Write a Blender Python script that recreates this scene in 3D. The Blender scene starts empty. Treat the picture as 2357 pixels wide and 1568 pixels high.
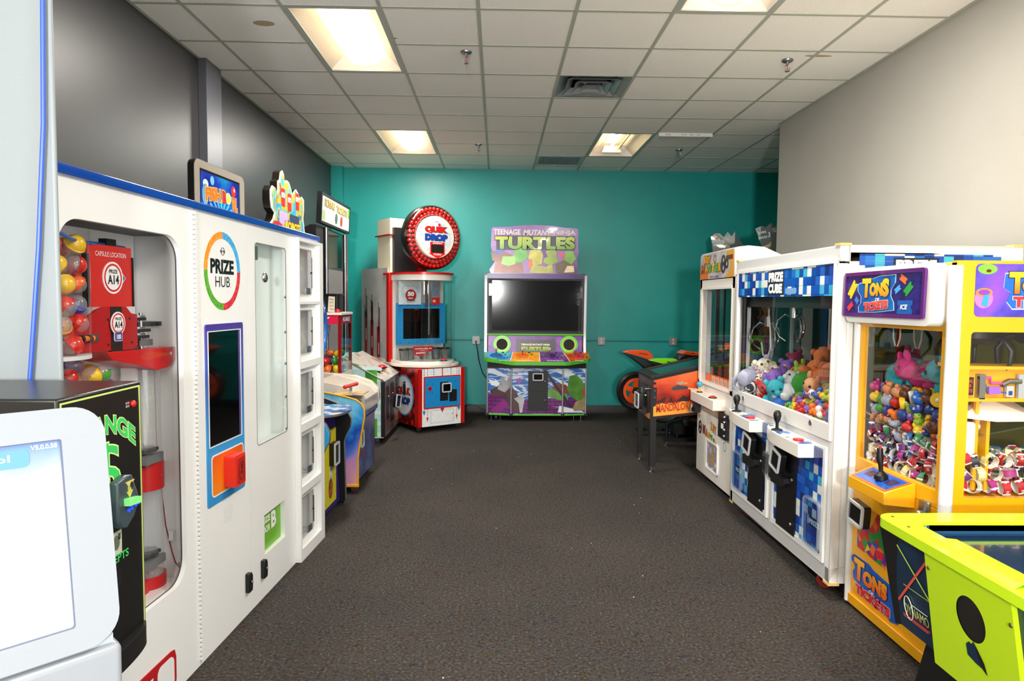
import bpy, bmesh, math, random
from mathutils import Vector, Matrix
from mathutils.geometry import tessellate_polygon
random.seed(11)
C = bpy.context.scene.collection
PI = math.pi

# ------------------------------------------------------------------ camera
def camera():
    f, yaw, pitch, roll, h = 1566., .0221, .0586, .0086, 1.59
    fwd = Vector((math.sin(yaw)*math.cos(pitch), math.cos(yaw)*math.cos(pitch), -math.sin(pitch)))
    r0 = Vector((math.cos(yaw), -math.sin(yaw), 0)); u0 = r0.cross(fwd)
    r = r0*math.cos(roll)+u0*math.sin(roll); u = -r0*math.sin(roll)+u0*math.cos(roll)
    cd = bpy.data.cameras.new('camera'); cam = bpy.data.objects.new('camera', cd); C.objects.link(cam)
    m = Matrix((r, u, -fwd)).transposed().to_4x4(); m.translation = (0, 0, h); cam.matrix_world = m
    cd.sensor_width = 36; cd.lens = f*36/2357; cd.clip_start = .05; cd.clip_end = 60
    bpy.context.scene.camera = cam
camera()

# ------------------------------------------------------------------ world, view, lights
w = bpy.data.worlds.new('world'); bpy.context.scene.world = w; w.use_nodes = True
bg = w.node_tree.nodes['Background']; bg.inputs[0].default_value = (.93, .96, 1, 1); bg.inputs[1].default_value = 3.2
vs = bpy.context.scene.view_settings
vs.view_transform = 'Standard'; vs.look = 'None'; vs.gamma = 1; vs.exposure = 0.0; vs.use_curve_mapping = False
def area(name, loc, target, size, power, col):
    l = bpy.data.lights.new(name, 'AREA'); l.shape = 'DISK'; l.size = size; l.energy = power; l.color = col
    o = bpy.data.objects.new(name, l); C.objects.link(o); o.location = loc
    o.rotation_euler = (Vector(target)-Vector(loc)).to_track_quat('-Z', 'Y').to_euler()
    return o
FLASH = area('camera_flash', (-.25, -4.2, 1.95), (.2, 9, 5.2), .4, 380, (1, .995, .985))
LAMP_STRENGTH = 4.0

# ------------------------------------------------------------------ helpers
def lin(h):
    h = h.lstrip('#'); o = []
    for i in (0, 2, 4):
        c = int(h[i:i+2], 16)/255; o.append(c/12.92 if c <= .04045 else ((c+.055)/1.055)**2.4)
    return (*o, 1)
MC = {}
def _new(name):
    m = bpy.data.materials.new(name); m.use_nodes = True
    nt = m.node_tree; return m, nt, nt.nodes['Principled BSDF']
def mat(hexc, rough=.5, metal=0, noise=0, nscale=30, bump=0, emit=0, coat=0, spec=.5, bscale=None):
    k = (hexc, rough, metal, noise, nscale, bump, emit, coat, spec, bscale)
    if k in MC: return MC[k]
    m, nt, b = _new('m_'+hexc.strip('#')); c = lin(hexc)
    b.inputs['Base Color'].default_value = c; b.inputs['Roughness'].default_value = rough
    b.inputs['Metallic'].default_value = metal; b.inputs['Coat Weight'].default_value = coat
    b.inputs['Specular IOR Level'].default_value = spec
    if emit: b.inputs['Emission Color'].default_value = c; b.inputs['Emission Strength'].default_value = emit
    if noise or bump:
        tc = nt.nodes.new('ShaderNodeTexCoord'); n = nt.nodes.new('ShaderNodeTexNoise')
        n.inputs['Scale'].default_value = nscale; n.inputs['Detail'].default_value = 4
        nt.links.new(tc.outputs['Object'], n.inputs['Vector'])
        if noise:
            r = nt.nodes.new('ShaderNodeValToRGB'); nt.links.new(n.outputs['Fac'], r.inputs['Fac'])
            r.color_ramp.elements[0].position = .3; r.color_ramp.elements[1].position = .7
            r.color_ramp.elements[0].color = (*[x*(1-noise) for x in c[:3]], 1)
            r.color_ramp.elements[1].color = (*[min(1, x*(1+noise)) for x in c[:3]], 1)
            nt.links.new(r.outputs['Color'], b.inputs['Base Color'])
        if bump:
            n2 = n
            if bscale:
                n2 = nt.nodes.new('ShaderNodeTexNoise'); n2.inputs['Scale'].default_value = bscale; nt.links.new(tc.outputs['Object'], n2.inputs['Vector'])
            bp = nt.nodes.new('ShaderNodeBump'); bp.inputs['Strength'].default_value = bump; bp.inputs['Distance'].default_value = .01
            nt.links.new(n2.outputs['Fac'], bp.inputs['Height']); nt.links.new(bp.outputs['Normal'], b.inputs['Normal'])
    MC[k] = m; return m
def mat_ramp(cols, scale=4, rough=.3, kind='noise', stretch=(1, 1, 1), const=False, detail=3, dist=0, grad=None, gz=None, coat=0, metal=0):
    """cols: [(pos, hex)]; printed artwork in mottled colours; grad=(axis, lo, hi) follows an axis of the printed sheet"""
    k = ('ramp', tuple(cols), scale, rough, kind, stretch, const, detail, dist, grad, gz, coat, metal)
    if k in MC: return MC[k]
    m, nt, b = _new('m_print'); b.inputs['Roughness'].default_value = rough; b.inputs['Coat Weight'].default_value = coat; b.inputs['Metallic'].default_value = metal
    tc = nt.nodes.new('ShaderNodeTexCoord'); mp = nt.nodes.new('ShaderNodeMapping'); mp.inputs['Scale'].default_value = stretch
    mp.inputs['Location'].default_value = (.37, .41, .29)
    nt.links.new(tc.outputs['Object'], mp.inputs['Vector'])
    r = nt.nodes.new('ShaderNodeValToRGB')
    if kind == 'voronoi':
        n = nt.nodes.new('ShaderNodeTexVoronoi'); n.inputs['Scale'].default_value = scale; out = n.outputs['Distance']
    elif kind == 'cell':
        n = nt.nodes.new('ShaderNodeTexVoronoi'); n.inputs['Scale'].default_value = scale
        sp = nt.nodes.new('ShaderNodeSeparateColor'); nt.links.new(n.outputs['Color'], sp.inputs[0]); out = sp.outputs[0]
    elif kind == 'wave':
        n = nt.nodes.new('ShaderNodeTexWave'); n.inputs['Scale'].default_value = scale; n.inputs['Distortion'].default_value = dist; out = n.outputs['Fac']
    else:
        n = nt.nodes.new('ShaderNodeTexNoise'); n.inputs['Scale'].default_value = scale; n.inputs['Detail'].default_value = detail; n.inputs['Distortion'].default_value = dist; out = n.outputs['Fac']
    nt.links.new(mp.outputs[0], n.inputs['Vector'])
    if grad:
        s = nt.nodes.new('ShaderNodeSeparateXYZ'); nt.links.new(tc.outputs['Object'], s.inputs[0])
        mr = nt.nodes.new('ShaderNodeMapRange'); mr.inputs['From Min'].default_value = grad[1]; mr.inputs['From Max'].default_value = grad[2]
        nt.links.new(s.outputs[grad[0]], mr.inputs['Value'])
        a = nt.nodes.new('ShaderNodeMath'); a.operation = 'MULTIPLY_ADD'; a.inputs[1].default_value = gz or 0
        nt.links.new(out, a.inputs[0]); nt.links.new(mr.outputs[0], a.inputs[2]); out = a.outputs[0]
    nt.links.new(out, r.inputs['Fac']); cr = r.color_ramp
    cr.interpolation = 'CONSTANT' if const else 'LINEAR'
    while len(cr.elements) < len(cols): cr.elements.new(.5)
    for e, (p, h) in zip(cr.elements, cols): e.position = p; e.color = lin(h)
    nt.links.new(r.outputs['Color'], b.inputs['Base Color']); MC[k] = m; return m
def mat_cells(cols, sx, sz, rough=.15, seed=0., vert=True):
    """a printed sheet of square tiles in random colours, each tile shaded from one side in the print"""
    m, nt, b = _new('m_tiles'); b.inputs['Roughness'].default_value = rough
    N = nt.nodes.new; L = nt.links.new
    tc = N('ShaderNodeTexCoord'); mp = N('ShaderNodeMapping'); L(tc.outputs['Object'], mp.inputs['Vector'])
    mp.inputs['Scale'].default_value = (1/sx, 1/sx, 1/sz); mp.inputs['Location'].default_value = (.13+seed, .5, .21)
    fl = N('ShaderNodeVectorMath'); fl.operation = 'FLOOR'; L(mp.outputs[0], fl.inputs[0])
    wn = N('ShaderNodeTexWhiteNoise'); L(fl.outputs[0], wn.inputs['Vector'])
    r = N('ShaderNodeValToRGB'); r.color_ramp.interpolation = 'CONSTANT'; cr = r.color_ramp
    while len(cr.elements) < len(cols): cr.elements.new(.5)
    for i, (e, h) in enumerate(zip(cr.elements, cols)): e.position = i/len(cols); e.color = lin(h)
    L(wn.outputs['Value'], r.inputs['Fac'])
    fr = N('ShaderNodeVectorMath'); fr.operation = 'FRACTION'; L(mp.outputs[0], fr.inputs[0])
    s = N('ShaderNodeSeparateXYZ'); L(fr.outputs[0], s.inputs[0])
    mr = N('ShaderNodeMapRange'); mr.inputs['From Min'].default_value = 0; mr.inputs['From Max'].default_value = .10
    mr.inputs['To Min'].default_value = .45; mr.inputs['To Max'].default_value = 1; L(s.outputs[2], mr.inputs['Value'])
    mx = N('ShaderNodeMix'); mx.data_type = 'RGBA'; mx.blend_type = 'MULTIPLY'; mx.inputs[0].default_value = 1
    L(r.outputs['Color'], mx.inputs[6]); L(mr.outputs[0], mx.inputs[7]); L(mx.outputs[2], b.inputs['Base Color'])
    return m
def mat_glass(tint='#ffffff', fac=.06, rough=.0, haze=0):
    k = ('glass', tint, fac, rough, haze)
    if k in MC: return MC[k]
    m = bpy.data.materials.new('m_clear'); m.use_nodes = True; nt = m.node_tree; nt.nodes.clear(); N = nt.nodes.new; L = nt.links.new
    o = N('ShaderNodeOutputMaterial'); t = N('ShaderNodeBsdfTransparent'); t.inputs[0].default_value = lin(tint)
    g = N('ShaderNodeBsdfGlossy'); g.inputs['Roughness'].default_value = rough
    lw = N('ShaderNodeFresnel'); lw.inputs[0].default_value = 1.45
    a = N('ShaderNodeMath'); a.operation = 'MULTIPLY_ADD'; a.inputs[1].default_value = .8; a.inputs[2].default_value = fac; a.use_clamp = True
    gm = N('ShaderNodeNewGeometry'); inv = N('ShaderNodeMath'); inv.operation = 'SUBTRACT'; inv.inputs[0].default_value = 1; L(gm.outputs['Backfacing'], inv.inputs[1])
    fm = N('ShaderNodeMath'); fm.operation = 'MULTIPLY'; L(lw.outputs[0], a.inputs[0]); L(a.outputs[0], fm.inputs[0]); L(inv.outputs[0], fm.inputs[1]); a = fm; mx = N('ShaderNodeMixShader'); L(a.outputs[0], mx.inputs[0]); L(t.outputs[0], mx.inputs[1]); L(g.outputs[0], mx.inputs[2])
    last = mx
    if haze:
        d = N('ShaderNodeBsdfDiffuse'); d.inputs[0].default_value = (.9, .92, .92, 1); m2 = N('ShaderNodeMixShader'); m2.inputs[0].default_value = haze
        L(mx.outputs[0], m2.inputs[1]); L(d.outputs[0], m2.inputs[2]); last = m2
    L(last.outputs[0], o.inputs[0]); MC[k] = m; return m
def mat_own(rough=.5, noise=0, coat=0, sub=0):
    """base colour is the object's own colour"""
    k = ('own', rough, noise, coat)
    if k in MC: return MC[k]
    m, nt, b = _new('m_own'); oi = nt.nodes.new('ShaderNodeObjectInfo'); b.inputs['Roughness'].default_value = rough; b.inputs['Coat Weight'].default_value = coat
    nt.links.new(oi.outputs['Color'], b.inputs['Base Color'])
    if noise:
        n = nt.nodes.new('ShaderNodeTexNoise'); n.inputs['Scale'].default_value = 60; tc = nt.nodes.new('ShaderNodeTexCoord'); nt.links.new(tc.outputs['Object'], n.inputs['Vector'])
        bp = nt.nodes.new('ShaderNodeBump'); bp.inputs['Strength'].default_value = noise; bp.inputs['Distance'].default_value = .006
        nt.links.new(n.outputs['Fac'], bp.inputs['Height']); nt.links.new(bp.outputs['Normal'], b.inputs['Normal'])
    MC[k] = m; return m

def rr(x0, x1, z0, z1, r=.02, n=5):
    r = min(r, (x1-x0)/2-1e-5, (z1-z0)/2-1e-5); P = []
    for cx, cz, a in ((x1-r, z0+r, -90), (x1-r, z1-r, 0), (x0+r, z1-r, 90), (x0+r, z0+r, 180)):
        for i in range(n+1):
            t = math.radians(a+90*i/n); P.append((cx+r*math.cos(t), cz+r*math.sin(t)))
    return P
def rect(x0, x1, z0, z1): return [(x0, z0), (x1, z0), (x1, z1), (x0, z1)]
def circ(cx, cz, r, n=32, rz=None, a0=0, a1=360):
    rz = rz or r; full = abs(a1-a0) >= 360; k = n if full else n+1
    return [(cx+r*math.cos(math.radians(a0+(a1-a0)*i/n)), cz+rz*math.sin(math.radians(a0+(a1-a0)*i/n))) for i in range(k)]
_TC = {}
def text_mesh(s, bold, shear):
    k = (s, bold, shear)
    if k in _TC: return _TC[k]
    cu = bpy.data.curves.new('t', 'FONT'); cu.body = s; cu.offset = bold; cu.shear = shear; cu.resolution_u = 3; cu.space_line = .85
    cu.align_x = 'CENTER'
    o = bpy.data.objects.new('t', cu); me = bpy.data.meshes.new_from_object(o)
    V = [tuple(v.co[:2]) for v in me.vertices]; F = [tuple(p.vertices) for p in me.polygons]
    bpy.data.objects.remove(o); bpy.data.curves.remove(cu); bpy.data.meshes.remove(me)
    _TC[k] = (V, F); return _TC[k]
class MB:
    def __init__(s, T=None): s.v = []; s.f = []; s.m = []; s.mats = []; s.T = T or Matrix()
    def add(s, V, F, m):
        if m not in s.mats: s.mats.append(m)
        k = s.mats.index(m); b = len(s.v); s.v += [s.T @ Vector(p) for p in V]
        s.f += [tuple(i+b for i in q) for q in F]; s.m += [k]*len(F)
    def box(s, x0, x1, y0, y1, z0, z1, m):
        V = [(x, y, z) for z in (z0, z1) for y in (y0, y1) for x in (x0, x1)]
        s.add(V, [(0, 2, 3, 1), (4, 5, 7, 6), (0, 1, 5, 4), (2, 6, 7, 3), (0, 4, 6, 2), (1, 3, 7, 5)], m); return s
    def pr(s, loops, a, b, m, plane='xz', side=None, cap=None):
        """prism of a polygon (with holes) extruded from a to b along the axis normal to the plane"""
        if isinstance(loops[0][0], (int, float)): loops = [loops]
        M = {'xz': lambda p, t: (p[0], t, p[1]), 'xy': lambda p, t: (p[0], p[1], t), 'yz': lambda p, t: (t, p[0], p[1])}[plane]
        flat = [p for l in loops for p in l]; n = len(flat)
        tri = [tuple(t) for t in tessellate_polygon([[Vector((p[0], p[1], 0)) for p in l] for l in loops])]
        if abs(a-b) < 1e-9: s.add([M(p, a) for p in flat], tri, m); return s
        s.add([M(p, a) for p in flat]+[M(p, b) for p in flat], [t for t in tri]+[tuple(i+n for i in reversed(t)) for t in tri], cap or m)
        V = []; F = []
        for l in loops:
            k = len(l); o = len(V); V += [M(p, a) for p in l]+[M(p, b) for p in l]
            F += [(o+i, o+(i+1) % k, o+k+(i+1) % k, o+k+i) for i in range(k)]
        s.add(V, F, side or m); return s
    def art(s, loop, y, m, plane='xz', t=.0006): return s.pr(loop, y-t, y, m, plane)
    def lathe(s, prof, c, m, axis='z', n=24, arc=360):
        V = []; F = []; k = len(prof); full = arc >= 360; N = n if full else n+1
        for i in range(N):
            t = math.radians(arc*i/n)
            for r, h in prof:
                p = {'z': (r*math.cos(t), r*math.sin(t), h), 'y': (r*math.cos(t), h, r*math.sin(t)), 'x': (h, r*math.cos(t), r*math.sin(t))}[axis]
                V.append((c[0]+p[0], c[1]+p[1], c[2]+p[2]))
        for i in range(n):
            for j in range(k-1):
                a = i*k+j; b = ((i+1) % N)*k+j; F.append((a, b, b+1, a+1))
        s.add(V, F, m); return s
    def cyl(s, p0, p1, r0, m, r1=None, n=20):
        p0 = Vector(p0); p1 = Vector(p1); r1 = r0 if r1 is None else r1; d = (p1-p0).normalized()
        a = d.orthogonal().normalized(); b = d.cross(a); V = []
        for p, r in ((p0, r0), (p1, r1)):
            for i in range(n):
                t = 2*PI*i/n; V.append(p+(a*math.cos(t)+b*math.sin(t))*r)
        s.add(V, [(i, (i+1) % n, n+(i+1) % n, n+i) for i in range(n)]+[tuple(range(n-1, -1, -1)), tuple(range(n, 2*n))], m); return s
    def tube(s, pts, r, m, n=8, closed=False):
        pts = [Vector(p) for p in pts]; K = len(pts); V = []; F = []; up = None
        for i, p in enumerate(pts):
            q0 = pts[i-1] if (i or closed) else p; q1 = pts[(i+1) % K] if (i < K-1 or closed) else p
            d = (q1-q0).normalized()
            a = d.orthogonal().normalized() if up is None else (up-d*up.dot(d)).normalized(); up = a; b = d.cross(a)
            rad = r[i] if isinstance(r, (list, tuple)) else r
            V += [p+(a*math.cos(2*PI*j/n)+b*math.sin(2*PI*j/n))*rad for j in range(n)]
        for i in range(K if closed else K-1):
            for j in range(n):
                F.append((i*n+j, i*n+(j+1) % n, ((i+1) % K)*n+(j+1) % n, ((i+1) % K)*n+j))
        if not closed: F += [tuple(range(n-1, -1, -1)), tuple(range((K-1)*n, K*n))]
        s.add(V, F, m); return s
    def sph(s, c, r, m, sx=1, sy=1, sz=1, n=16, k=10, R=None, z0=-1, z1=1):
        V = []; F = []; a0 = math.asin(z0); a1 = math.asin(z1)
        for i in range(k+1):
            ph = a0+(a1-a0)*i/k
            for j in range(n):
                t = 2*PI*j/n; p = Vector((r*sx*math.cos(ph)*math.cos(t), r*sy*math.cos(ph)*math.sin(t), r*sz*math.sin(ph)))
                if R: p = R @ p
                V.append(p+Vector(c))
        for i in range(k):
            for j in range(n): F.append((i*n+j, i*n+(j+1) % n, (i+1)*n+(j+1) % n, (i+1)*n+j))
        s.add(V, F, m); return s
    def text(s, t, x0, x1, z0, z1, y, m, bold=.025, shear=0, warp=None, ext=0, outline=None, ow=.03):
        V, F = text_mesh(t, bold, shear)
        if not V: return s
        xs = [p[0] for p in V]; zs = [p[1] for p in V]; ax, bx, az, bz = min(xs), max(xs), min(zs), max(zs)
        def put(V, F, m, y):
            P = []
            for p in V:
                q = (x0+(p[0]-ax)/(bx-ax)*(x1-x0), z0+(p[1]-az)/(bz-az)*(z1-z0))
                if warp: q = warp(*q)
                P.append((q[0], y, q[1]))
            s.add(P, F, m)
        if outline:
            V2, F2 = text_mesh(t, bold+ow, shear); put(V2, F2, outline, y); y -= .0008
        put(V, F, m, y); return s
    def build(s, name, parent=None, bev=0, seg=2, loc=None, angle=35, smooth=True, merge=True):
        me = bpy.data.meshes.new(name); me.from_pydata([tuple(v) for v in s.v], [], s.f)
        for m in s.mats: me.materials.append(m)
        me.polygons.foreach_set('material_index', s.m)
        bm = bmesh.new(); bm.from_mesh(me)
        if merge: bmesh.ops.remove_doubles(bm, verts=bm.verts, dist=1e-6)
        bmesh.ops.recalc_face_normals(bm, faces=bm.faces); bm.to_mesh(me); bm.free()
        if smooth:
            me.polygons.foreach_set('use_smooth', [True]*len(me.polygons)); me.set_sharp_from_angle(angle=math.radians(angle))
        o = bpy.data.objects.new(name, me); C.objects.link(o)
        if parent: o.parent = parent
        if loc: o.location = loc
        if bev:
            md = o.modifiers.new('bevel', 'BEVEL'); md.width = bev; md.segments = seg; md.limit_method = 'ANGLE'; md.angle_limit = math.radians(40); md.use_clamp_overlap = True
        return o
def tag(o, label, cat, group=None, kind=None):
    if label: o['label'] = label
    if cat: o['category'] = cat
    if group: o['group'] = group
    if kind: o['kind'] = kind
    return o
def thing(name, label, cat, loc=(0, 0, 0), rz=0, group=None):
    o = bpy.data.objects.new(name, None); C.objects.link(o); o.empty_display_size = .1
    o.location = loc; o.rotation_euler = (0, 0, math.radians(rz)); return tag(o, label, cat, group)
def struct(o, label=None): o['kind'] = 'structure'; return o
def local(root, x, y, z=0):
    a = root.rotation_euler.z; c, s_ = math.cos(a), math.sin(a)
    return (root.location.x+c*x-s_*y, root.location.y+s_*x+c*y, root.location.z+z)
def side_T(x, flip=False):
    """frame on a side face: right-hand side (flip False, faces +x) or left-hand side (flip True, faces -x); depth 0 = front edge"""
    return Matrix.Translation((x, 0, 0)) @ Matrix.Rotation(math.radians(-90 if flip else 90), 4, 'Z')
ORD = ['first', 'second', 'third', 'fourth', 'fifth', 'sixth', 'seventh', 'eighth', 'ninth', 'tenth', 'eleventh', 'twelfth', 'thirteenth', 'fourteenth', 'fifteenth', 'sixteenth', 'seventeenth', 'eighteenth', 'nineteenth', 'twentieth']

# ------------------------------------------------------------------ common materials
WHITE = mat('#ecebe8', .35); WHITE2 = mat('#dcdcdc', .4); CREAM = mat('#e8dcc0', .5); BLACK = mat('#101012', .4); BLK = mat('#060607', .6)
GLOSSBLK = mat('#050506', .06, coat=.3); CHROME = mat('#d8d8dc', .12, metal=1); STEEL = mat('#9c9ca0', .35, metal=1); ALU = mat('#c4c4c8', .35, metal=.8)
RED = mat('#c8181c', .3); DRED = mat('#8c1014', .3); BLUE = mat('#1a4fa8', .3); YEL = mat('#f2b21c', .35); GREEN = mat('#58b82c', .35)
PURPLE = mat('#5c2c8c', .35); CLEAR = mat_glass(fac=.02); CLEAR2 = mat_glass('#dfeeee', .03); HAZE = mat_glass('#f4f8f8', .03, haze=.10)
TXW = mat('#f2f2f2', .5); TXK = mat('#141416', .5); TXR = mat('#d02020', .4); TXB = mat('#1c50b4', .4); TXY = mat('#f6c21e', .4); TXO = mat('#f07818', .4)
MIRROR = mat('#b8c0c0', .04, metal=1)
def reader(name, parent, x0, x1, z0, z1, y, tilt=0, T=None, lab=None):
    """card reader: silver bezel round a small dark screen"""
    m = MB(T); m.pr(rr(x0, x1, z0, z1, .015), y-.035, y, BLACK); m.pr([rr(x0, x1, z0, z1, .015), rr(x0+.014, x1-.014, z0+.014, z1-.014, .006)], y-.045, y-.035, mat('#c9cacc', .3))
    m.pr(rr(x0+.014, x1-.014, z0+.014, z1-.014, .006), y-.039, y-.035, GLOSSBLK)
    o = m.build(name, parent, bev=.002); return o
def casters(parent, pts, r=.035, wheel='#30302f', z=0):
    for x, y in pts:
        m = MB(); m.cyl((x-.012, y, r), (x+.012, y, r), r, mat(wheel, .5), n=20); m.cyl((x-.014, y, r), (x+.014, y, r), r*.5, STEEL, n=12)
        m.box(x-.02, x-.015, y-.02, y+.02, r*.7, r*2.1, STEEL); m.box(x+.015, x+.02, y-.02, y+.02, r*.7, r*2.1, STEEL); m.box(x-.025, x+.025, y-.025, y+.025, r*2.05, r*2.15+.004, STEEL)
        m.build('caster', parent)
def feet(parent, pts, h=.06, name='leveling_foot'):
    for x, y in pts:
        m = MB(); m.lathe([(0, 0), (.028, 0), (.028, .006), (.012, .016), (.007, .02), (.007, h), (0, h)], (x, y, 0), STEEL, n=14); m.build(name, parent)

# ================================================================== ROOM
YB = 9.52; XL = -2.275; XR = 2.85; H = 3.40
TEAL = mat('#0a9690', .42, noise=.06, nscale=2.5, bump=.04, bscale=90)
CHAR = mat('#39383a', .40, noise=.05, nscale=3, bump=.03, bscale=120)
GREYW = mat('#a6a39c', .55, noise=.03, nscale=2, bump=.05, bscale=150)
def carpet():
    m, nt, b = _new('m_carpet'); N = nt.nodes.new; L = nt.links.new; b.inputs['Roughness'].default_value = .95; b.inputs['Specular IOR Level'].default_value = .15
    tc = N('ShaderNodeTexCoord'); a = N('ShaderNodeTexNoise'); a.inputs['Scale'].default_value = 75; a.inputs['Detail'].default_value = 5
    L(tc.outputs['Object'], a.inputs['Vector']); r = N('ShaderNodeValToRGB'); cr = r.color_ramp
    for _ in range(2): cr.elements.new(.5)
    for e, (p, h) in zip(cr.elements, [(.30, '#262424'), (.47, '#3a3634'), (.60, '#46413d'), (.78, '#6c665f')]): e.position = p; e.color = lin(h)
    L(a.outputs['Fac'], r.inputs['Fac'])
    v = N('ShaderNodeTexNoise'); v.inputs['Scale'].default_value = 1.3; L(tc.outputs['Object'], v.inputs['Vector'])
    r2 = N('ShaderNodeValToRGB'); r2.color_ramp.elements[0].position = .35; r2.color_ramp.elements[0].color = (.82, .82, .84, 1); r2.color_ramp.elements[1].position = .7; r2.color_ramp.elements[1].color = (1, .98, .95, 1)
    L(v.outputs['Fac'], r2.inputs['Fac']); mx = N('ShaderNodeMix'); mx.data_type = 'RGBA'; mx.blend_type = 'MULTIPLY'; mx.inputs[0].default_value = 1
    L(r.outputs[0], mx.inputs[6]); L(r2.outputs[0], mx.inputs[7])
    sp = N('ShaderNodeTexVoronoi'); sp.inputs['Scale'].default_value = 55; L(tc.outputs['Object'], sp.inputs['Vector']); sc = N('ShaderNodeSeparateColor'); L(sp.outputs['Color'], sc.inputs[0])
    r3 = N('ShaderNodeValToRGB'); r3.color_ramp.interpolation = 'CONSTANT'; c3 = r3.color_ramp
    for _ in range(3): c3.elements.new(.5)
    for e, (p, h) in zip(c3.elements, [(0, '#ffffff'), (.93, '#ffd9b8'), (.955, '#c8dcff'), (.975, '#ffc8c0'), (.99, '#fff6b0')]): e.position = p; e.color = lin(h)
    L(sc.outputs[0], r3.inputs['Fac']); m3 = N('ShaderNodeMix'); m3.data_type = 'RGBA'; m3.blend_type = 'MULTIPLY'; m3.inputs[0].default_value = 1
    L(mx.outputs[2], m3.inputs[6]); L(r3.outputs[0], m3.inputs[7]); L(m3.outputs[2], b.inputs['Base Color'])
    bp = N('ShaderNodeBump'); bp.inputs['Strength'].default_value = .6; bp.inputs['Distance'].default_value = .004; L(a.outputs['Fac'], bp.inputs['Height']); L(bp.outputs[0], b.inputs['Normal'])
    return m
m = MB(); m.box(-3.9, 5.1, -9, -.6, -.06, .004, mat('#d8d2c6', .4, noise=.05, nscale=3)); struct(m.build('floor_bounce'))  # unseen pale floor behind the camera, added to bounce light onto the ceiling
m = MB(); m.box(-3.9, 5.1, -9, YB+.1, -.08, 0, carpet()); struct(m.build('floor'))
m = MB(); m.box(-2.4, 5.1, YB, YB+.12, 0, 3.7, TEAL); struct(m.build('wall_back'))
m = MB(); m.box(-2.4, -2.12, 9.42, YB, 0, 3.41, TEAL); struct(m.build('trim_1', bev=.004))
m = MB(); m.box(XL-.12, XL, 1.9, YB, 0, 3.7, CHAR); struct(m.build('wall_left'))
m = MB(); m.box(XL, XL+.065, 5.30, 5.58, 0, 3.41, mat('#5d5e66', .4)); struct(m.build('trim_2', bev=.003))
m = MB(); m.box(XR, XR+.16, .4, 6.95, 0, 3.7, GREYW); struct(m.build('wall_right', bev=.004))
m = MB(); m.box(5.0, 5.1, 6.6, YB, 0, 3.7, TEAL); m.box(XR+.16, 5.1, 6.6, 6.7, 0, 3.7, GREYW); struct(m.build('wall_side_room'))
m = MB(); m.box(-3.9, -3.8, -9, 2.0, 0, 3.7, GREYW); m.box(-3.8, -2.3, 1.92, 2.04, 0, 3.7, GREYW); struct(m.build('wall_left_rear'))
m = MB(); m.box(XR+.1, 5.1, .4, .5, 0, 3.7, GREYW); struct(m.build('wall_right_rear'))
m = MB(); m.box(-3.9, 5.1, -9.0, -8.9, 0, 3.7, mat('#4a4b4e', .8)); struct(m.build('wall_light_block'))  # unseen grey wall, added to block world light and darken screen reflections
BASEB = mat('#232323', .5)
m = MB(); m.pr([(YB-.012, 0), (YB, 0), (YB, .125), (YB-.004, .125), (YB-.010, .11), (YB-.010, .02), (YB-.03, .0)], -2.4, 5.0, BASEB, 'yz'); struct(m.build('baseboard_back'))
# white column on the left
COL = mat('#8f979b', .5, bump=.03, bscale=100)
m = MB(); m.box(-2.6, -1.205, 1.90, 1.916, 0, 3.7, COL); m.box(-2.6, -1.42, 1.916, 2.06, 0, 3.7, COL); struct(m.build('wall_left_column', bev=.006))
# ceiling tiles
GX0, GY0, G = -1.959, 4.346, .6096
TILE = mat('#f0efe9', .9, noise=.05, nscale=90, bump=.25, bscale=220)
TBAR = mat('#a9ad9f', .5)
skip = set(); TROF = [(1, 0, 2), (1, 5, 2), (5, 5, 2), (5, -2, 2), (5, -7, 2), (1, -10, 2), (5, -12, 2), (1, -15, 2), (5, -17, 2)]
for (cx, cy, ny) in TROF:
    for j in range(ny): skip.add((cx, cy+j))
skip |= {(4, 2), (4, 7)}
m = MB(); xs = []; 
for i in range(-4, 13):
    for j in range(-22, 10):
        if (i, j) in skip: continue
        x0, x1 = max(GX0+i*G, -3.8), min(GX0+(i+1)*G, 5.0); y0, y1 = GY0+j*G, min(GY0+(j+1)*G, YB)
        if y0 >= YB: continue
        if y0 > 1.9 and x1 < XL: continue
        if y0 > 1.9: x0 = max(x0, XL)
        if y0 < 6.6: x1 = min(x1, XR)
        if x1-x0 < .01: continue
        m.box(x0, x1, y0, y1, H, H+.016, TILE)
struct(m.build('ceiling', smooth=False, merge=False))
m = MB()
for i in range(-4, 13):
    x = GX0+i*G
    if x > 5 or (x < -3.8): continue
    ya = -9
    if x > XR: ya = 6.9
    if x < XL: m.box(x-.012, x+.012, -9, 1.9, H-.004, H+.002, TBAR); continue
    m.box(x-.012, x+.012, ya, YB, H-.004, H+.002, TBAR)
for j in range(-21, 10):
    y = GY0+j*G
    if y >= YB: continue
    mids = sorted(cx for (cx, cy, ny) in TROF if cy+1 == j); xa = -3.8 if y < 1.9 else XL; xe = XR if y < 6.9 else 5.
    for cx in mids: m.box(xa, GX0+cx*G, y-.012, y+.012, H-.0035, H+.002, TBAR); xa = GX0+(cx+1)*G
    m.box(xa, xe, y-.012, y+.012, H-.0035, H+.002, TBAR)
m.box(XL, XL+.022, 1.9, YB, H-.005, H, TBAR); m.box(XR-.022, XR, .4, 6.95, H-.005, H, TBAR)
struct(m.build('trim_3', smooth=False))
m = MB(); m.box(-3.9, 5.1, -9, YB, 3.66, 3.7, mat('#303030', .9)); struct(m.build('ceiling_plenum'))
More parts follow.
